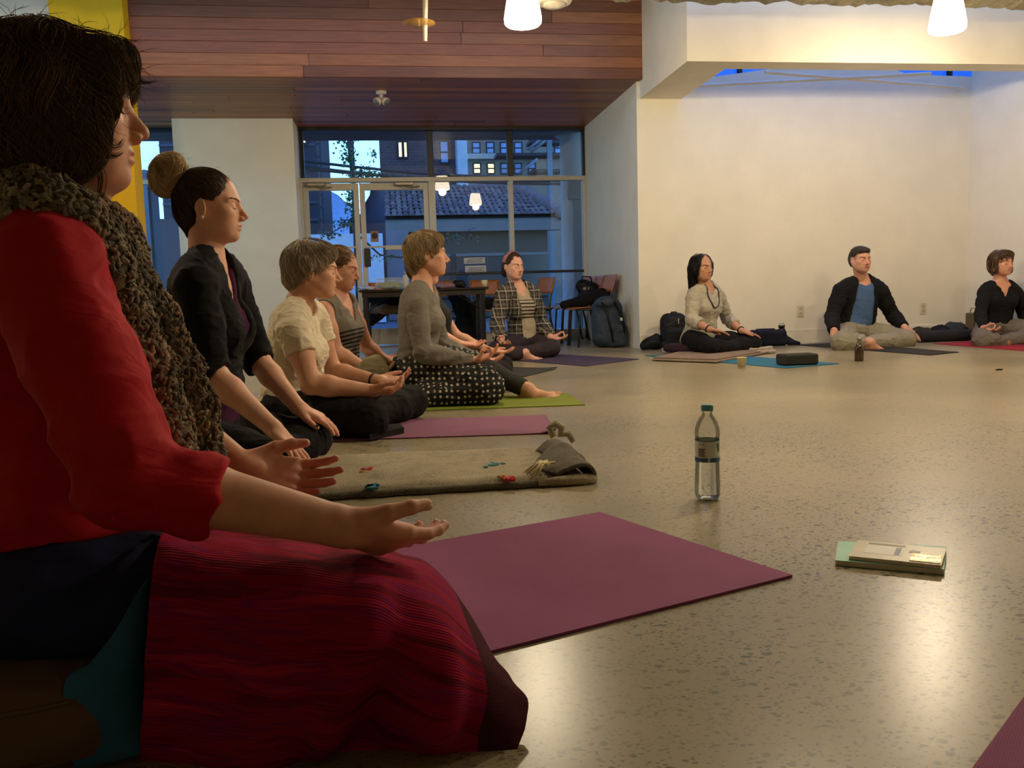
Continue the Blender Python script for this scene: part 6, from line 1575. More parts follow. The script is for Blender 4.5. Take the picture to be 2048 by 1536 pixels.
# seat cushion under her
def cushion(name, label, c, r, h, m, sq=1.0, seed=1, n=56):
    ang = np.linspace(0, 2 * math.pi, n, endpoint=False); V = []; Fc = []
    prof = [(0, 0), (.72, 0), (.92, .08), (1.0, .30), (1.0, .55), (.97, .74), (.90, .90), (.75, .98), (.4, 1.0), (0, 1.0)]
    rr = np.random.default_rng(seed)
    for (k, z_) in prof:
        w = 1 + .012 * np.sin(ang * 16 + seed) * (1 if .1 < z_ < .9 else .3); V.append(np.stack([r * k * w * np.cos(ang), sq * r * k * w * np.sin(ang), np.full(n, z_ * h)], 1))
    V = np.concatenate(V) + np.asarray(c)
    Fc = [[i * n + k, i * n + (k + 1) % n, (i + 1) * n + (k + 1) % n, (i + 1) * n + k] for i in range(len(prof) - 1) for k in range(n)]
    r0 = empty(name, tuple(c)); tag(r0, label, 'cushion'); obj('cover', V, Fc, m, r0, True)
    a2 = np.linspace(0, 2 * math.pi, 48, endpoint=False)
    for z_ in (.22, .80):
        k = np.interp(z_, [p[1] for p in prof[2:]], [p[0] for p in prof[2:]])
        MB().tube(np.stack([c[0] + r * k * 1.005 * np.cos(a2), c[1] + sq * r * k * 1.005 * np.sin(a2), np.full(48, c[2] + z_ * h)], 1), .003, 6, closed=True).build('piping', m, r0, True)
    return r0
cushion('meditation_cushion', 'dark brown round cushion under the foreground woman', (-.50, 1.27, 0), .265, .115, cloth('brown_canvas', (104, 82, 60), .15, weave=300))
# teal cloth showing between trousers and blanket
net = [[at(235, 1255, 1.08), at(292, 1160, 1.12), at(330, 1150, 1.16)], [at(180, 1330, 1.06), at(262, 1290, 1.07), at(320, 1260, 1.12)], [at(130, 1372, 1.05), at(230, 1380, 1.05), at(310, 1380, 1.10)], [flo(150, 1535, .01), flo(225, 1520, .01), flo(310, 1500, .01)]]
V, Fc, uv = sheet(net, 24, 30); V[:, 2] = np.maximum(V[:, 2], .006)
o = obj('skirt_hem', V, Fc, cloth('teal_cotton', (46, 100, 134), .25), pA.root, True); o.modifiers.new('thickness', 'SOLIDIFY').thickness = .004
# ======== B: woman with the bun, black cardigan
Bb = (-.62, 2.87)
B_J = pose(Bb, -6, pelvis=(0, 0, .13), neck=('w', A3(-.570, 2.862, .695)), head=('w', A3(-.552, 2.862, .853)), shR=W(392, 572, 2.69), elR=W(428, 752, 2.63), wrR=W(548, 858, 2.56),
           shL=('w', A3(-.535, 3.03, .625)), elL=('w', A3(-.46, 3.09, .345)), wrL=W(598, 816, 2.99), hipR=(0, -.095, .11), hipL=(0, .095, .11),
           knR=W(568, 932, 2.58), knL=W(622, 876, 3.02), anR=(.20, .10, .06), anL=(.24, -.10, .055))
pB = Person('woman in black cardigan with a messy blond bun, hands on her knees', Bb, -6, B_J, 1.0, head_yaw=-1, head_pitch=2, hs=.965, bust=.95,
            hands=dict(R=dict(f=(.62, -.35, -.62), n=(-.50, .15, -.80), size=.95, curl=((.10, .22, .15), (.12, .25, .15), (.14, .28, .18), (.18, .3, .2)), spread=.13),
                       L=dict(f=(.86, -.12, -.46), n=(-.44, .1, -.88), size=.95, curl=(.12, .25, .18), spread=.13)),
            res=(.009, .0026, .0028), skin=(226, 172, 146), nose=1.0, hair_col=(58, 40, 28))
pB.trunk()
g = [dict(p=pB.trunk(.010), k=.03)]
pB.wear('camisole', cloth('plum_camisole', (70, 20, 58), .2), g, cuts=[zcut(.14)], subs=necktube(pB, .075, .0, .0, .15, .055), res=.007, wr=.003, seed=11)
g = [dict(p=pB.trunk(.019), k=.03)] + [pB.arm(q, .013, 1.04, .006) for q in 'RL']
TRb = pB.TR; ne = pB.J['neck']
def b_rib(V, q): return .0022 * np.sin(V[:, 2] * 60 + 5 * vnoise(V * 7, 2)) * np.clip((.62 - V[:, 2]) * 4, 0, 1)
pB.wear('black_cardigan', BLACKC, g, cuts=[zcut(.275)], subs=necktube(pB, .064, .02) + [cone(ne + TRb[:, 0] * .04, ne + TRb[:, 0] * .125 - TRb[:, 2] * .12, .062, .05, k=.005), cone(ne + TRb[:, 0] * .125 - TRb[:, 2] * .12, ne + TRb[:, 0] * .155 - TRb[:, 2] * .30, .05, .03, k=.005), cone(ne + TRb[:, 0] * .155 - TRb[:, 2] * .30, ne + TRb[:, 0] * .16 - TRb[:, 2] * .6, .03, .06, k=.005)], res=.005, wr=.0035, seed=12, folds=b_rib)
g = [dict(p=[ell(pB.J['pelvis'], (.125, .178, .115), pB.R0, k=.03)], k=.03), pB.leg('R', .012), pB.leg('L', .012)]
pB.wear('leggings', BLACKP, g, res=.007, wr=.003, seed=13)
pB.body(SKIN); pB.fingernails(plain('nail_polish', (22, 12, 20), .15))
hp = [ell((-.016, 0, .046), (.099, .083, .088), k=.01), ell((-.045, 0, .01), (.068, .078, .082), k=.02), cone((-.06, 0, -.02), (-.05, 0, -.075), .05, .03, k=.02)]
hc = [ell((.105, 0, -.008), (.075, .105, .088), k=.010), ell((.0, .09, -.012), (.030, .04, .036), k=.008), ell((.0, -.09, -.012), (.030, .04, .036), k=.008), ell((.03, 0, -.10), (.07, .1, .07), k=.01)]
def bflow(q):
    d = A3(-.10, 0, .11) - q; return d / (np.linalg.norm(d, axis=1)[:, None] + 1e-6)
hb, bF = pB.hair(hp, hc, .0035, (.0015, 30), (.001, 200), (46, 33, 24), (98, 72, 50), 1800, .0006, 7, .009, bflow, .15, 8, (-.001, .0015), 6, sink=.2)
hp = [ell((-.125, 0, .108), (.056, .056, .060), k=.02), ell((-.145, .02, .085), (.040, .040, .042), k=.015), ell((-.11, -.025, .14), (.036, .034, .034), k=.015), cone((-.085, 0, .085), (-.11, 0, .10), .035, .04, k=.02)]
def bunflow(q):
    d = q - A3(-.125, 0, .108); w = np.stack([-d[:, 2], 0 * d[:, 0] + .01, d[:, 0]], 1); return w / (np.linalg.norm(w, axis=1)[:, None] + 1e-6) + .35 * d / (np.linalg.norm(d, axis=1)[:, None] + 1e-6)
bun, bunF = pB.hair(hp, (), .0035, (.007, 34), (.003, 120), (188, 154, 106), (250, 224, 176), 1900, .0006, 12, .009, bunflow, .7, 9, (.0, .006), 9, name='hair_bun')
flyaways(pB, bunF, 160, (170, 136, 92), 9, .05, -.2, bun); flyaways(pB, bF, 60, (80, 58, 40), 10, .03, .02, hb)
er = pB.J['head'] + pB.HR @ (A3(-.006, -.084, -.034) * pB.hs)
MB().lathe([(0, -.006), (.0045, -.004), (.006, 0), (.0045, .004), (0, .006)], er, 10).build('pearl_earring', plain('pearl', (232, 224, 210), .15), pB.root, True)

# ======== C: grey-haired woman, white tee
Cb = (-.44, 3.72)
C_J = pose(Cb, -12, pelvis=(0, 0, .115), chest=('w', A3(-.412, 3.72, .36)), neck=('w', A3(-.385, 3.72, .535)), head=('w', A3(-.315, 3.72, .672)), shR=W(588, 664, 3.55), elR=W(622, 768, 3.49), wrR=W(742, 782, 3.49),
           shL=('w', A3(-.335, 3.87, .475)), elL=('w', A3(-.27, 3.92, .235)), wrL=W(755, 762, 3.72), hipR=(.0, -.095, .10), hipL=(0, .095, .10), knR=W(738, 838, 3.44), knL=W(822, 803, 3.96),
           anR=(.26, .10, .05), anL=(.30, -.06, .05))
pC = Person('older woman with short grey-brown hair in a white tee, palms in her lap', Cb, -12, C_J, .97, head_yaw=3, head_pitch=5, hs=.985, belly=1.12, bust=1.1, limb=1.12,
            hands=dict(R=dict(f=(.95, -.02, -.02), n=(-.05, .35, .93), size=.93, curl=((.45, .55, .35), (.5, .6, .4), (.5, .6, .4), (.5, .6, .4)), spread=.03), L=dict(f=(.93, -.20, .0), n=(-.05, -.25, .95), size=.93, curl=(.35, .45, .3), spread=.05)),
            feet=dict(L=((.86, -.35, -.1), (.2, .2, .9), .92)), res=(.009, .0032, .0032), skin=(214, 160, 132), nose=1.1, hair_col=(110, 92, 72))
WTEE = cloth('white_jersey', (222, 208, 182), .06, weave=500, bump=.1)
g = [dict(p=pC.trunk(.014), k=.03)] + [pC.arm(q, .014, .42, .008) for q in 'RL']
pC.wear('white_tee', WTEE, g, cuts=[zcut(.075)], subs=necktube(pC, .058, .012, .0, .04, .05), res=.0055, wr=.005, wsc=15, seed=21, folds=lambda V, q: .004 * np.sin(V[:, 2] * 120 + 6 * vnoise(V * 8, 3)) * np.clip((.30 - V[:, 2]) * 8, 0, 1))
g = [dict(p=[ell(pC.J['pelvis'] - A3(0, 0, .02), (.125, .18, .10), pC.R0, k=.03)], k=.03), pC.leg('R', .020), pC.leg('L', .016)]
pC.wear('trousers', cloth('black_brown_trousers', (20, 17, 16), .2), g, cuts=[(A3(0, 0, .16), A3(0, 0, 1))] if False else (), res=.007, wr=.005, seed=22, wsc=12)
pC.body(SKIN)
hp = [ell((-.018, 0, .050), (.106, .092, .092), k=.02), ell((-.058, 0, .022), (.070, .084, .080), k=.03), ell((.042, 0, .090), (.050, .070, .030), k=.03), cone((-.02, -.078, .03), (-.01, -.078, -.005), .030, .020, k=.02), cone((-.02, .078, .03), (-.01, .078, -.005), .030, .020, k=.02), cone((-.075, 0, -.03), (-.055, 0, -.075), .052, .03, k=.02)]
hc = [ell((.108, 0, -.020), (.080, .105, .086), k=.012), ell((.012, -.095, -.03), (.03, .04, .035), k=.01), ell((.012, .095, -.03), (.03, .04, .035), k=.01), ell((.03, 0, -.10), (.07, .1, .06), k=.01)]
hC, cF = pC.hair(hp, hc, .004, (.006, 34), (.003, 130), (150, 134, 112), (222, 206, 182), 2600, .0008, 8, .009, fl_crown((-.05, 0, .13), .45, .15), .35, 9, (.0, .006), 12)
flyaways(pC, cF, 120, (160, 140, 112), 13, .03, -.05, hC)
# bracelet
def bangle(p, q, fr, r, w, m, name='bracelet'):
    a = lerp(p.J['el' + q], p.J['wr' + q], fr); d = unit(p.J['wr' + q] - p.J['el' + q]); u = unit(np.cross(d, A3(0, 0, 1))); v = np.cross(d, u); an = np.linspace(0, 2 * math.pi, 20, endpoint=False)
    MB().tube(a + r * (np.cos(an)[:, None] * u + np.sin(an)[:, None] * v), w, 8, closed=True).build(name, m, p.root, True)
bangle(pC, 'L', .93, .027, .007, plain('bracelet_black', (24, 20, 20), .5))
# corner of a dark shawl by her foot
o = MB(); o.prism([(at(740, 862, 3.42)[0], 3.36), (at(808, 858, 3.5)[0], 3.50), (at(800, 850, 3.6)[0], 3.62), (at(730, 850, 3.5)[0], 3.60)], .0055, .03)
tag(o.build('shawl', cloth('charcoal_shawl', (30, 29, 30), .2), None), 'dark cloth corner sticking out under the white tee woman\'s foot', 'cloth')

# ======== D: woman in striped tank, head bowed
Db = (-.30, 4.76)
D_J = pose(Db, -12, pelvis=(0, 0, .13), neck=('w', A3(-.285, 4.75, .565)), head=('w', A3(-.262, 4.74, .715)), shR=W(648, 622, 4.60), elR=W(672, 705, 4.56), wrR=W(733, 737, 4.50),
           shL=('w', A3(-.225, 4.90, .52)), elL=('w', A3(-.14, 5.02, .28)), wrL=W(772, 720, 4.98), hipR=(0, -.095, .11), hipL=(0, .095, .11), knR=W(752, 744, 4.50), knL=(.25, .32, .11), anR=(.26, .10, .05), anL=(.30, -.08, .05))
pD = Person('woman with bowed head and tied-back hair in grey striped tank top', Db, -12, D_J, 1.0, head_yaw=-12, head_pitch=13, hs=.965, bust=.9,
            hands=dict(R=dict(f=(.93, -.1, -.05), n=(-.1, -.2, .95), size=.93, curl=(.3, .4, .3), spread=.12), L=dict(f=(.95, .10, -.1), n=(-.1, -.3, .93), size=.93, curl=(.3, .4, .3), spread=.06)),
            res=(.010, .0036, .004), skin=(218, 160, 134), hair_col=(96, 68, 44))
pD.trunk()
t = NT('striped_tank'); sx = t.sep(t.coord('vec')); st_ = t.math('GREATER_THAN', t.math('SINE', t.math('MULTIPLY', t.math('ADD', sx[2], t.math('MULTIPLY', sx[0], -.25)), 2 * math.pi / .021)), .15)
low = t.math('LESS_THAN', t.math('ADD', sx[2], t.math('MULTIPLY', sx[0], -.35)), .36); t.base(t.mix(t.math('MULTIPLY', st_, low), s2l((128, 120, 108)), s2l((30, 28, 28)))); t.set(Roughness=.9); t.bump(t.noise(t.coord('Object'), 500, 2), .2, .001)
g = [dict(p=pD.trunk(.009), k=.03)]; tr = pD.TR; nD = pD.J['neck']
sb = necktube(pD, .082, -.02, .01, .13, .06)
for q in 'RL':
    sh = pD.J['sh' + q]; sb.append(ell(sh + (sh - nD) * .18 + A3(0, 0, -.02), (.085, .062, .095), tr, k=.006))
pD.wear('tank_top', t.m, g, cuts=[zcut(.10)], subs=sb, res=.006, wr=.003, seed=31)
g = [dict(p=[ell(pD.J['pelvis'], (.125, .178, .12), pD.R0, k=.03)], k=.03), pD.leg('R', .022), pD.leg('L', .022)]
pD.wear('khaki_trousers', cloth('khaki', (128, 116, 88), .12), g, res=.008, wr=.006, seed=32)
pD.body(SKIN)
hp = [ell((-.016, 0, .046), (.100, .083, .089), k=.01), ell((-.05, 0, .005), (.066, .078, .085), k=.02), ell((-.11, 0, .02), (.034, .034, .036), k=.02)]
hc = [ell((.110, 0, -.012), (.075, .105, .084), k=.010), ell((.0, .09, -.012), (.026, .04, .032), k=.008), ell((.0, -.09, -.012), (.026, .04, .032), k=.008), ell((.03, 0, -.10), (.07, .1, .07), k=.01)]
pD.hair(hp, hc, .004, (.003, 30), (.002, 160), (84, 60, 40), (150, 112, 74), 900, .0009, 7, .01, lambda q: np.stack([np.full(len(q), -1.), 0 * q[:, 0], .15 - q[:, 2]], 1), .3, 8, (-.001, .003), 14, sink=.1)
bangle(pD, 'R', .93, .028, .007, plain('watch_steel', (150, 146, 136), .3, .8), 'watch_band')
# thin straps
for q in (-1, 1):
    a = nD + tr[:, 1] * q * .075 + tr[:, 0] * .055 - tr[:, 2] * .075; b = nD + tr[:, 1] * q * .085 + tr[:, 2] * .030; c = nD + tr[:, 1] * q * .07 - tr[:, 0] * .07 - tr[:, 2] * .05
    MB().tube([a, lerp(a, b, .5) + tr[:, 0] * .02 + tr[:, 2] * .008, b, lerp(b, c, .5) - tr[:, 0] * .012, c], .006, 6).build('strap', cloth('strap_black', (30, 28, 28)), pD.root, True)

# ======== E: woman in grey jersey and dotted skirt
Eb = (.11, 4.60)
E_J = pose(Eb, -8, pelvis=(0, 0, .145), neck=('w', A3(.170, 4.60, .615)), head=('w', A3(.205, 4.60, .768)), shR=W(832, 612, 4.44), elR=W(846, 706, 4.38), wrR=W(945, 724, 4.37),
           shL=('w', A3(.205, 4.755, .545)), elL=('w', A3(.27, 4.80, .29)), wrL=('w', A3(.46, 4.78, .20)), hipR=(0, -.095, .125), hipL=(0, .095, .125), knR=W(972, 772, 4.33), knL=('w', A3(.45, 4.72, .17)),
           anR=(.24, .04, .06), anL=W(1056, 779, 4.52))
pE = Person('woman with pixie hair in grey jersey and polka-dot skirt, fingers in a ring', Eb, -8, E_J, 1.0, head_yaw=4, head_pitch=-1, hs=.975, bust=1.05,
            hands=dict(R=dict(f=(.90, -.1, .30), n=(-.42, -.10, .88), size=.97, curl=((.7, .9, .5), (.35, .4, .25), (.25, .35, .2), (.15, .3, .2)), spread=.09, mudra=True), L=dict(f=(.9, -.1, -.1), n=(0, -.2, .95), size=.95)),
            feet=dict(L=((.96, -.18, .12), (-.15, -.35, .9), 1.0)), res=(.010, .0034, .0034), skin=(220, 164, 136), nose=1.05, hair_col=(118, 92, 62))
GJ = cloth('grey_jersey', (126, 119, 110), .10, weave=450, bump=.2)
g = [dict(p=pE.trunk(.012), k=.03)] + [pE.arm(q, .010, 2.0, .004) for q in 'RL']
pE.wear('grey_jersey_top', GJ, g, cuts=[zcut(.13)], subs=necktube(pE, .066, .006, .0, .03, .06), res=.0055, wr=.003, wsc=13, seed=41, folds=lambda V, q: .0035 * np.sin(V[:, 2] * 130 + 6 * vnoise(V * 8, 3)) * np.clip((.36 - V[:, 2]) * 7, 0, 1))
t = NT('dotted_skirt'); v = t.coord('Object'); nm = t.n('ShaderNodeNewGeometry'); sn = t.sep(nm.outputs['Normal'])
def dots(rot):
    mp = t.n('ShaderNodeMapping'); t.l(v, mp.inputs[0]); mp.inputs['Rotation'].default_value = rot; f = t.n('ShaderNodeVectorMath', operation='MULTIPLY'); t.l(mp.outputs[0], f.inputs[0]); f.inputs[1].default_value = (1, 1, 0)
    vo = t.n('ShaderNodeTexVoronoi', voronoi_dimensions='2D'); t.l(f.outputs[0], vo.inputs['Vector']); vo.inputs['Scale'].default_value = 34; vo.inputs['Randomness'].default_value = .28; return t.math('LESS_THAN', vo.outputs['Distance'], .22)
topm = t.math('GREATER_THAN', sn[2], .72); dd = t.mix(topm, dots((math.pi / 2, 0, 0)), dots((0, 0, 0)))
t.base(t.mix(dd, s2l((20, 18, 18)), s2l((190, 180, 158)))); t.set(Roughness=.85); t.bump(t.noise(v, 400, 2), .2, .001)
kR, kL = pE.J['knR'], pE.J['knL']; pe = pE.J['pelvis']
g = [dict(p=[ell(pe + A3(.0, 0, .0), (.135, .19, .13), pE.R0, k=.03), cone(pe + A3(.05, -.10, 0), kR + A3(-.02, 0, .03), .115, .082, k=.05), cone(pe + A3(.05, .08, 0), kL, .11, .08, k=.05), cone(kR + A3(-.10, .12, .02), kL + A3(-.12, -.05, .02), .10, .09, k=.06),
             cone(kR + A3(-.02, .0, -.03), kR + A3(-.30, .02, -.05), .07, .07, k=.05), ell(kR + A3(.01, -.01, -.01), (.085, .085, .085), k=.04)], k=.02)]
pE.wear('polka_dot_skirt', t.m, g, cuts=[(A3(0, 0, .008), A3(0, 0, -1))], res=.007, wr=.009, wsc=11, seed=42)
g = [pE.leg('R', .010), pE.leg('L', .010, 1.93)]
pE.wear('leggings', cloth('charcoal_leggings', (52, 50, 46), .12), g, res=.007, wr=.002, seed=43)
pE.body(SKIN)
hp = [ell((-.016, 0, .050), (.103, .088, .092), k=.02), ell((-.052, 0, .015), (.068, .080, .085), k=.03), ell((.040, 0, .092), (.044, .064, .026), k=.03), cone((-.07, 0, -.03), (-.055, 0, -.105), .046, .026, k=.02), cone((.045, -.074, .045), (.045, -.072, .03), .014, .008, k=.01), cone((.045, .074, .045), (.045, .072, .03), .014, .008, k=.01)]
hc = [ell((.110, 0, -.020), (.080, .105, .088), k=.010), ell((-.004, .095, -.012), (.028, .04, .036), k=.008), ell((-.004, -.095, -.012), (.028, .04, .036), k=.008), ell((.03, 0, -.10), (.07, .1, .07), k=.01)]
hE, eF = pE.hair(hp, hc, .004, (.005, 40), (.003, 140), (146, 120, 84), (230, 204, 160), 2400, .0008, 7, .009, fl_crown((-.05, 0, .125), .35, .35), .35, 8, (.0, .008), 16)
flyaways(pE, eF, 100, (150, 122, 84), 17, .025, .0, hE)

# ======== F: woman hidden behind E, bare forearm showing
Fb = (.30, 5.30)
F_J = pose(Fb, -14, pelvis=(0, 0, .13), neck=W(850, 580, 5.28), head=W(846, 536, 5.28), shR=W(856, 612, 5.14), elR=W(866, 664, 5.08), wrR=W(920, 689, 5.0), shL=W(866, 600, 5.46), elL=(.05, .24, .30), wrL=(.28, .2, .2),
           hipR=(0, -.095, .11), hipL=(0, .095, .11), knR=(.40, -.28, .10), knL=(.34, .30, .10), anR=(.26, .10, .05), anL=(.30, -.08, .05))
pF = Person('woman mostly hidden behind the grey jersey woman, bare forearm and upturned hand showing', Fb, -14, F_J, .97, head_yaw=-8, hs=.93, bust=.9,
            hands=dict(R=dict(f=(.95, -.22, -.05), n=(-.1, -.25, .95), size=.92, curl=(.2, .3, .2), spread=.1), L=dict(f=(.95, -.1, -.1), n=(0, -.1, 1), size=.92)), res=(.012, .005, .004), skin=(222, 164, 138))
pF.trunk()
nF = pF.J['neck']; sb = necktube(pF, .08, -.02, .01, .10, .06)
for q in 'RL': sb.append(ell(pF.J['sh' + q] + (pF.J['sh' + q] - nF) * .18 - A3(0, 0, .02), (.085, .062, .095), pF.TR, k=.006))
pF.wear('dark_tank_top', cloth('dark_tank', (40, 38, 40)), [dict(p=pF.trunk(.009), k=.03)], cuts=[zcut(.1)], subs=sb, res=.009, wr=.003, seed=51)
pF.wear('dark_leggings', cloth('dark_leggings', (34, 28, 30)), [dict(p=[ell(pF.J['pelvis'], (.125, .178, .12), pF.R0, k=.03)], k=.03), pF.leg('R', .012), pF.leg('L', .012)], res=.010, wr=.003, seed=52)
pF.body(SKIN)
pF.hair([ell((-.016, 0, .046), (.100, .083, .089), k=.01), ell((-.05, 0, .005), (.066, .078, .085), k=.02)], [ell((.110, 0, -.012), (.075, .105, .084), k=.010), ell((.03, 0, -.10), (.07, .1, .07), k=.01)], .006, (.002, 30), (.002, 120), (70, 50, 34), (120, 90, 60), 250, .0012, 6, .01, fl_crown(), .3, 8, (0, .003), 18)
# ======== G: woman in plaid shirt
Gb = (1.20, 7.72)
G_J = pose(Gb, -46, pelvis=(0, 0, .13), neck=W(1034, 572, 7.63), head=W(1026, 534, 7.60), shR=W(1006, 592, 7.54), shL=W(1066, 590, 7.70), elR=W(994, 648, 7.46), wrR=W(1000, 680, 7.28), elL=W(1083, 645, 7.80), wrL=W(1101, 674, 7.50),
           hipR=(0, -.095, .11), hipL=(0, .095, .11), knR=W(992, 699, 7.26), knL=W(1104, 697, 7.34), anR=W(1050, 706, 7.12), anL=W(1030, 708, 7.10))
pG = Person('woman with pink headband in open plaid shirt and striped tank, fingers in rings', Gb, -46, G_J, 1.02, head_yaw=-58, head_pitch=6, hs=1.0, bust=.85,
            hands=dict(R=dict(f=(.25, -.85, -.30), n=(.3, .0, .95), size=1.0, mudra=True, curl=((.7, .9, .5), (.4, .5, .3), (.35, .5, .3), (.3, .4, .3)), spread=.1), L=dict(f=(.8, -.5, -.2), n=(.1, -.15, .97), size=1.0, mudra=True, curl=((.7, .9, .5), (.4, .5, .3), (.35, .5, .3), (.3, .4, .3)), spread=.1)),
            feet=dict(R=((.95, .05, -.06), (.1, -.35, .9), .95)), res=(.011, .0042, .0042), skin=(216, 162, 138), hair_col=(70, 44, 32))
pG.trunk()
t = NT('striped_cream_tank'); sx = t.sep(t.coord('vec')); st_ = t.math('GREATER_THAN', t.math('SINE', t.math('MULTIPLY', sx[2], 2 * math.pi / .031)), .25)
rgn = t.math('MULTIPLY', t.math('LESS_THAN', sx[2], .505), t.math('GREATER_THAN', sx[2], .335)); t.base(t.mix(t.math('MULTIPLY', st_, rgn), s2l((172, 158, 130)), s2l((36, 34, 34)))); t.set(Roughness=.9); t.bump(t.noise(t.coord('Object'), 400, 2), .2, .001)
pG.wear('striped_tank', t.m, [dict(p=pG.trunk(.010), k=.03)], cuts=[zcut(.15)], subs=necktube(pG, .082, -.01, .0, .10, .06), res=.008, wr=.003, seed=61)
t = NT('plaid_flannel'); sx = t.sep(t.coord('vec'))
def band(x, per, w, ph=0.0): return t.math('GREATER_THAN', t.math('SINE', t.math('ADD', t.math('MULTIPLY', x, 2 * math.pi / per), ph)), w)
ang = t.math('ADD', t.math('MULTIPLY', sx[1], 1.0), t.math('MULTIPLY', sx[0], .6)); h1 = band(sx[2], .075, .55); v1 = band(ang, .068, .55); h2 = band(sx[2], .075, .93, 2.6); v2 = band(ang, .068, .90, 2.6)
c = t.mix(t.math('MULTIPLY', t.math('ADD', h1, v1), .5), s2l((34, 30, 28)), s2l((92, 84, 72))); c = t.mix(t.math('MAXIMUM', h2, v2), c, s2l((146, 136, 118))); t.base(c); t.set(Roughness=.9); t.bump(t.noise(t.coord('Object'), 400, 2), .25, .001)
TR = pG.TR; ne = pG.J['neck']
g = [dict(p=pG.trunk(.024), k=.03)] + [pG.arm(q, .020, 1.93, .008) for q in 'RL']
pG.wear('plaid_shirt', t.m, g, cuts=[zcut(.11)], subs=necktube(pG, .068, .02) + [cone(ne + TR[:, 0] * .05, ne + TR[:, 0] * .13 - TR[:, 2] * .16, .060, .075, k=.005), cone(ne + TR[:, 0] * .13 - TR[:, 2] * .16, ne + TR[:, 0] * .15 - TR[:, 2] * .60, .075, .105, k=.005)], res=.007, wr=.006, wsc=14, seed=62)
g = [dict(p=[ell(pG.J['pelvis'], (.125, .175, .11), pG.R0, k=.03)], k=.03), pG.leg('R', .012, 1.9), pG.leg('L', .012)]
pG.wear('leggings', cloth('plum_grey_leggings', (52, 42, 46), .12), g, res=.008, wr=.003, seed=63)
pG.body(SKIN)
hp = [ell((-.016, 0, .044), (.100, .083, .089), k=.01), ell((-.05, 0, .0), (.066, .078, .085), k=.02), ell((-.10, 0, -.05), (.04, .045, .045), k=.02)]
hc = [ell((.108, 0, -.010), (.075, .105, .086), k=.010), ell((.0, .09, -.012), (.026, .04, .032), k=.008), ell((.0, -.09, -.012), (.026, .04, .032), k=.008), ell((.03, 0, -.10), (.07, .1, .07), k=.01)]
pG.hair(hp, hc, .0045, (.002, 30), (.002, 160), (50, 32, 24), (96, 66, 46), 600, .001, 7, .01, lambda q: np.stack([np.full(len(q), -1.), 0 * q[:, 0], .1 - q[:, 2]], 1), .2, 8, (-.001, .002), 20, sink=.1)
hb = []; an = np.linspace(-1.0, 1.0, 22) * math.pi * .52
def headband():
    V = []; Fc = []; n = 30; th = np.linspace(-.1, math.pi + .1, n)
    for j, w in enumerate(np.linspace(0, 1, 6)):
        b = 1 + .02 * math.sin(w * math.pi); x0 = -.035 + .05 * w
        k = math.sqrt(max(0, 1 - ((x0 + .016) / .104) ** 2)); V.append(np.stack([np.full(n, x0) - .02 * (1 - np.sin(th)), .0885 * k * b * np.cos(th), .046 + .094 * k * b * np.sin(th)], 1))
    V = np.concatenate(V); Fc = np.array([[j * n + i, j * n + i + 1, (j + 1) * n + i + 1, (j + 1) * n + i] for j in range(5) for i in range(n - 1)])
    t = NT('floral_band'); v = t.coord('Object'); t.base(t.mix(t.ramp(t.voro(v, 90), [(.3, 0.), (.5, 1.)]), s2l((196, 150, 146)), s2l((120, 70, 82)))); t.set(Roughness=.85); t.bump(t.noise(v, 200, 2), .3, .002)
    o = obj('headband', pG.J['head'] + (V * pG.hs) @ pG.HR.T, Fc, t.m, pG.root, True); o.modifiers.new('thickness', 'SOLIDIFY').thickness = .004
headband()

# ======== H: woman with long black hair, pale grey sweater
Hb = (2.70, 7.22)
H_J = pose(Hb, -44, pelvis=W(1398, 674, 7.24), neck=W(1411, 574, 7.20), head=W(1403, 537, 7.16), shR=W(1387, 598, 7.12), shL=W(1437, 596, 7.27), elR=W(1383, 640, 7.04), wrR=W(1420, 659, 6.88), elL=W(1455, 638, 7.36), wrL=W(1484, 662, 7.08),
           hipR=W(1384, 681, 7.15), hipL=W(1412, 679, 7.30), knR=W(1420, 692, 6.80), knL=W(1506, 687, 7.06), anR=W(1470, 697, 6.98), anL=W(1430, 698, 6.95))
pH = Person('woman with long black hair in pale grey sweater and beads by the wall', Hb, -44, H_J, 1.0, head_yaw=-66, head_pitch=3, hs=.955, bust=.9,
            hands=dict(R=dict(f=(.93, -.30, -.22), n=(-.2, -.1, -.97), size=.95, curl=(.08, .15, .1), spread=.12), L=dict(f=(.92, -.25, -.30), n=(-.3, 0, -.95), size=.95, curl=(.08, .15, .1), spread=.12)),
            res=(.011, .0042, .0042), skin=(196, 142, 112), hair_col=(18, 14, 13), nose=.92)
g = [dict(p=pH.trunk(.018), k=.03)] + [pH.arm(q, .012, 1.50, .008) for q in 'RL']
pH.wear('grey_sweater', cloth('oat_grey_knit', (178, 170, 152), .08, weave=260, bump=.4), g, cuts=[zcut(.075)], subs=necktube(pH, .064, .008, .0, .06, .055), res=.0075, wr=.006, seed=71)
swF = pH.fields[0]
g = [dict(p=[ell(pH.J['pelvis'] - A3(0, 0, .02), (.12, .17, .09), pH.R0, k=.03)], k=.03), pH.leg('R', .012), pH.leg('L', .012), dict(p=foot_prims(pH.J['anR'], (.9, -.1, -.2), (.1, -.5, .8), .95), k=.02)]
pH.wear('black_leggings', BLACKP, g, cuts=[(A3(0, 0, .012), A3(0, 0, -1))], res=.008, wr=.003, seed=72)
pH.body(SKIN)
def hflow(q):
    d = fl_crown((-.02, 0, .135), 1.2, 0)(q); tp = np.clip((q[:, 2] - .05) / .05, 0, 1); d[:, 1] += np.where(q[:, 1] > -.015, 1, -1) * 2.2 * tp; d[:, 0] -= .5 * tp; return d
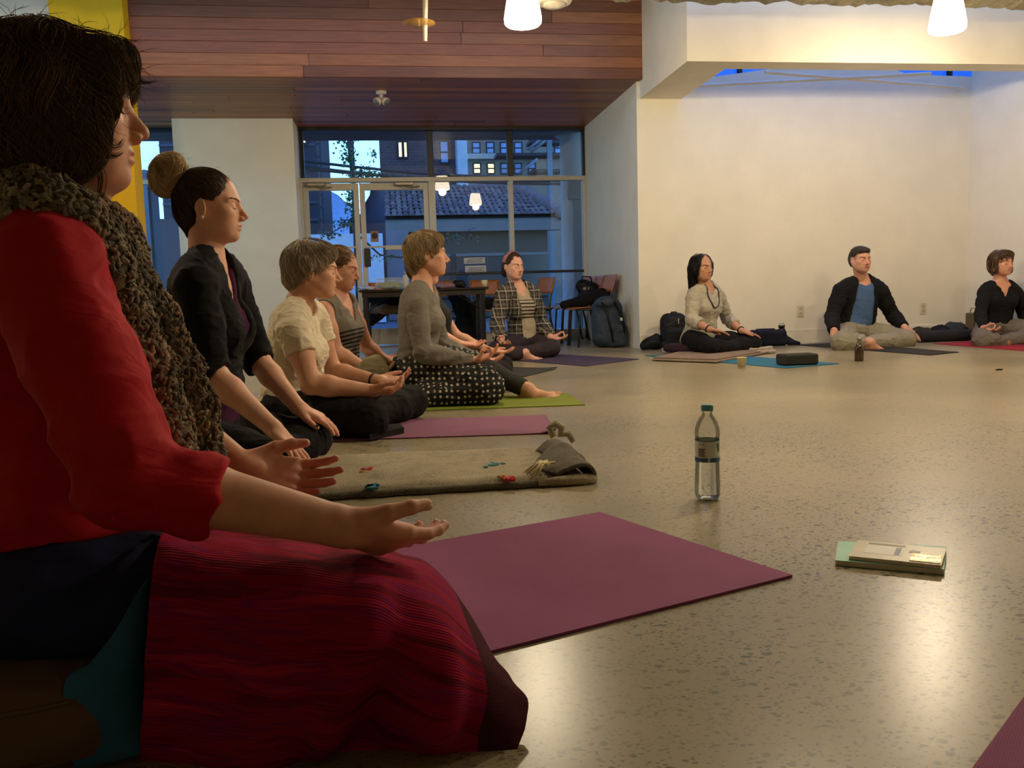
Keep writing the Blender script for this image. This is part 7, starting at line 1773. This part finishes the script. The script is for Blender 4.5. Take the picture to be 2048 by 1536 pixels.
hp = [ell((-.018, 0, .046), (.104, .088, .090), k=.01), ell((-.055, 0, -.02), (.062, .085, .11), k=.03), cone((-.04, -.075, .0), (-.02, -.085, -.20), .036, .022, k=.03), cone((-.03, .075, .0), (.01, .082, -.19), .034, .020, k=.03), cone((-.08, 0, -.08), (-.09, 0, -.21), .06, .04, k=.03), cone((.04, -.07, .04), (.02, -.082, -.05), .022, .022, k=.02), cone((.04, .07, .04), (.02, .082, -.05), .022, .022, k=.02)]
hc = [ell((.112, 0, -.012), (.072, .066, .108), k=.012), ell((.06, 0, -.13), (.08, .06, .09), k=.012)]
pH.hair(hp, hc, .0048, (.004, 22), (.003, 130), (12, 10, 10), (38, 30, 26), 900, .001, 12, .013, hflow, .25, 5, (0, .006), 22, keep=lambda q: q[:, 0] < .05)
TR = pH.TR; ne = pH.J['neck']; pts = []
for k in range(25):
    a = -math.pi + 2 * math.pi * k / 24; pts.append(ne + TR[:, 1] * .072 * math.sin(a) + TR[:, 0] * (.02 + .118 * (.5 + .5 * math.cos(a))) + TR[:, 2] * (.035 - .20 * (.5 + .5 * math.cos(a)) ** 1.5))
pts = np.array(pts)
for _ in range(5): pts = pts - np.minimum(swF.sample(pts) - .007, 0)[:, None] * swF.grad(pts)
mb = MB(); mb.tube(pts, .0050, 6, closed=True); mb.build('bead_necklace', plain('wood_beads', (48, 30, 22), .5, bump=.6, bscale=180, bdist=.004), pH.root, True)
bangle(pH, 'R', .90, .029, .006, plain('bracelet_black', (24, 20, 20), .5)); bangle(pH, 'L', .92, .029, .006, plain('bracelet_black', (24, 20, 20), .5))

# ======== I: man in black jacket
Ib = (4.22, 7.38)
I_J = pose(Ib, -62, pelvis=(0, 0, .14), neck=W(1724, 562, 7.32), head=W(1720, 521, 7.27), shR=W(1682, 583, 7.32), shL=W(1761, 584, 7.30), elR=W(1664, 632, 7.28), wrR=W(1668, 662, 7.02), elL=W(1786, 632, 7.32), wrL=W(1808, 654, 7.14),
           hipR=(0, -.10, .12), hipL=(0, .10, .12), knR=W(1682, 684, 6.92), knL=W(1812, 679, 7.08), anR=W(1740, 685, 6.84), anL=W(1722, 688, 6.98))
pI = Person('man with cropped hair in black jacket over blue tee, hands on knees', Ib, -62, I_J, 1.08, 'm', head_yaw=-84, head_pitch=3, hs=1.0, bust=0, width=1.06, limb=1.08,
            hands=dict(R=dict(f=(-.05, -.45, -.88), n=(-.05, .85, -.45), size=1.08, curl=(.1, .2, .1), spread=.1), L=dict(f=(.62, -.55, -.55), n=(-.3, .3, -.9), size=1.08, curl=(.15, .25, .15), spread=.1)),
            feet=dict(R=((.92, -.25, -.12), (.1, -.3, .92), 1.1)), res=(.011, .0042, .0042), skin=(208, 152, 126), lip=(176, 104, 96), nose=1.1, jaw=1.1, hair_col=(46, 36, 30))
pI.trunk()
pI.wear('blue_tee', cloth('blue_jersey', (72, 98, 140), .1), [dict(p=pI.trunk(.008), k=.03)], cuts=[zcut(.10)], subs=necktube(pI, .070, .02), res=.008, wr=.003, seed=81)
TR = pI.TR; ne = pI.J['neck']
g = [dict(p=pI.trunk(.021) + [cone(ne + TR[:, 1] * .055 + TR[:, 2] * .03, ne - TR[:, 0] * .05 + TR[:, 2] * .05, .022, .022, k=.02), cone(ne - TR[:, 1] * .055 + TR[:, 2] * .03, ne - TR[:, 0] * .05 + TR[:, 2] * .05, .022, .022, k=.02)], k=.03)] + [pI.arm(q, .016, 1.97, .004) for q in 'RL']
pI.wear('black_jacket', BLACKC, g, cuts=[zcut(.12)], subs=necktube(pI, .062, .03) + [cone(ne + TR[:, 0] * .06 + TR[:, 2] * .02, ne + TR[:, 0] * .145 - TR[:, 2] * .10, .058, .098, k=.005), cone(ne + TR[:, 0] * .145 - TR[:, 2] * .10, ne + TR[:, 0] * .16 - TR[:, 2] * .60, .098, .15, k=.005)], res=.007, wr=.005, seed=82)
g = [dict(p=[ell(pI.J['pelvis'], (.14, .19, .12), pI.R0, k=.03)], k=.03), pI.leg('R', .020, 1.80, .004), pI.leg('L', .022, 1.9)]
pI.wear('grey_trousers', cloth('sage_grey_cotton', (144, 136, 116), .1), g, res=.008, wr=.006, wsc=12, seed=83)
pI.body(SKIN)
hp = [ell((-.014, 0, .044), (.098, .080, .087), k=.01), ell((-.05, 0, .005), (.064, .074, .075), k=.02), ell((.05, 0, .088), (.042, .058, .028), k=.02)]
hc = [ell((.112, 0, -.018), (.080, .105, .084), k=.010), ell((.0, .09, -.02), (.026, .04, .04), k=.008), ell((.0, -.09, -.02), (.026, .04, .04), k=.008), ell((.02, 0, -.10), (.08, .1, .075), k=.01)]
pI.hair(hp, hc, .0045, (.002, 40), (.0015, 180), (38, 30, 25), (84, 68, 54), 700, .0009, 3, .006, fl_crown((-.04, 0, .13), .3, .4), .2, 8, (0, .003), 24, sink=.2, keep=lambda q: q[:, 0] < .07)

# ======== J: woman at the right edge
Jb = (5.43, 7.12)
J_J = pose(Jb, -80, pelvis=(0, 0, .13), neck=W(2000, 566, 7.08), head=W(2003, 528, 7.05), shR=W(1970, 585, 7.08), shL=W(2032, 587, 7.06), elR=W(1960, 628, 7.0), wrR=W(1968, 656, 6.84), elL=W(2048, 630, 7.10), wrL=W(2072, 652, 6.90),
           hipR=(0, -.095, .11), hipL=(0, .095, .11), knR=W(1966, 682, 6.72), knL=('w', A3(5.60, 6.72, .10)), anR=W(2012, 688, 6.72), anL=W(1990, 690, 6.78))
pJ = Person('woman with wavy brown bob in black scoop-neck top at the right edge', Jb, -80, J_J, .98, head_yaw=-82, head_pitch=2, hs=.95, bust=.9,
            hands=dict(R=dict(f=(.25, -.85, -.25), n=(.3, .0, .95), size=.95, mudra=True, curl=((.7, .9, .5), (.5, .5, .3), (.5, .5, .3), (.5, .5, .3))), L=dict(f=(.1, -.9, -.3), n=(0, -.3, .95), size=.95)),
            feet=dict(R=((.93, -.2, -.1), (.1, -.3, .92), .95), L=((-.7, -.6, -.1), (.1, -.3, .92), .95)), res=(.011, .0045, .0045), skin=(214, 156, 128), hair_col=(84, 58, 40))
g = [dict(p=pJ.trunk(.012), k=.03)] + [pJ.arm(q, .010, 1.95, .004) for q in 'RL']
pJ.wear('black_top', BLACKC, g, cuts=[zcut(.11)], subs=necktube(pJ, .072, -.01, .0, .11, .06), res=.0075, wr=.004, seed=91)
g = [dict(p=[ell(pJ.J['pelvis'], (.13, .18, .12), pJ.R0, k=.03)], k=.03), pJ.leg('R', .024, 1.85, .005), pJ.leg('L', .024, 1.85, .005)]
pJ.wear('grey_trousers', cloth('grey_wool', (112, 104, 94), .1), g, res=.008, wr=.007, seed=92)
pJ.body(SKIN)
hp = [ell((-.016, 0, .046), (.106, .092, .092), k=.02), ell((-.05, 0, -.015), (.072, .090, .09), k=.03), ell((.05, 0, .086), (.05, .070, .032), k=.03), cone((.0, -.08, .03), (.01, -.084, -.06), .030, .026, k=.02), cone((.0, .08, .03), (.01, .084, -.06), .030, .026, k=.02)]
hc = [ell((.118, 0, -.030), (.080, .068, .084), k=.012), ell((.06, 0, -.12), (.08, .06, .07), k=.01)]
hJ, jF = pJ.hair(hp, hc, .0048, (.007, 30), (.003, 120), (64, 44, 30), (134, 98, 66), 900, .001, 8, .010, fl_crown((-.03, 0, .135), .6, .1), .6, 9, (0, .007), 26)
# cushion under H
cushion('round_cushion', 'dark purple round cushion under the black-haired woman by the wall', (2.56, 7.24, .012), .20, .075, cloth('plum_canvas', (52, 34, 44), .15))
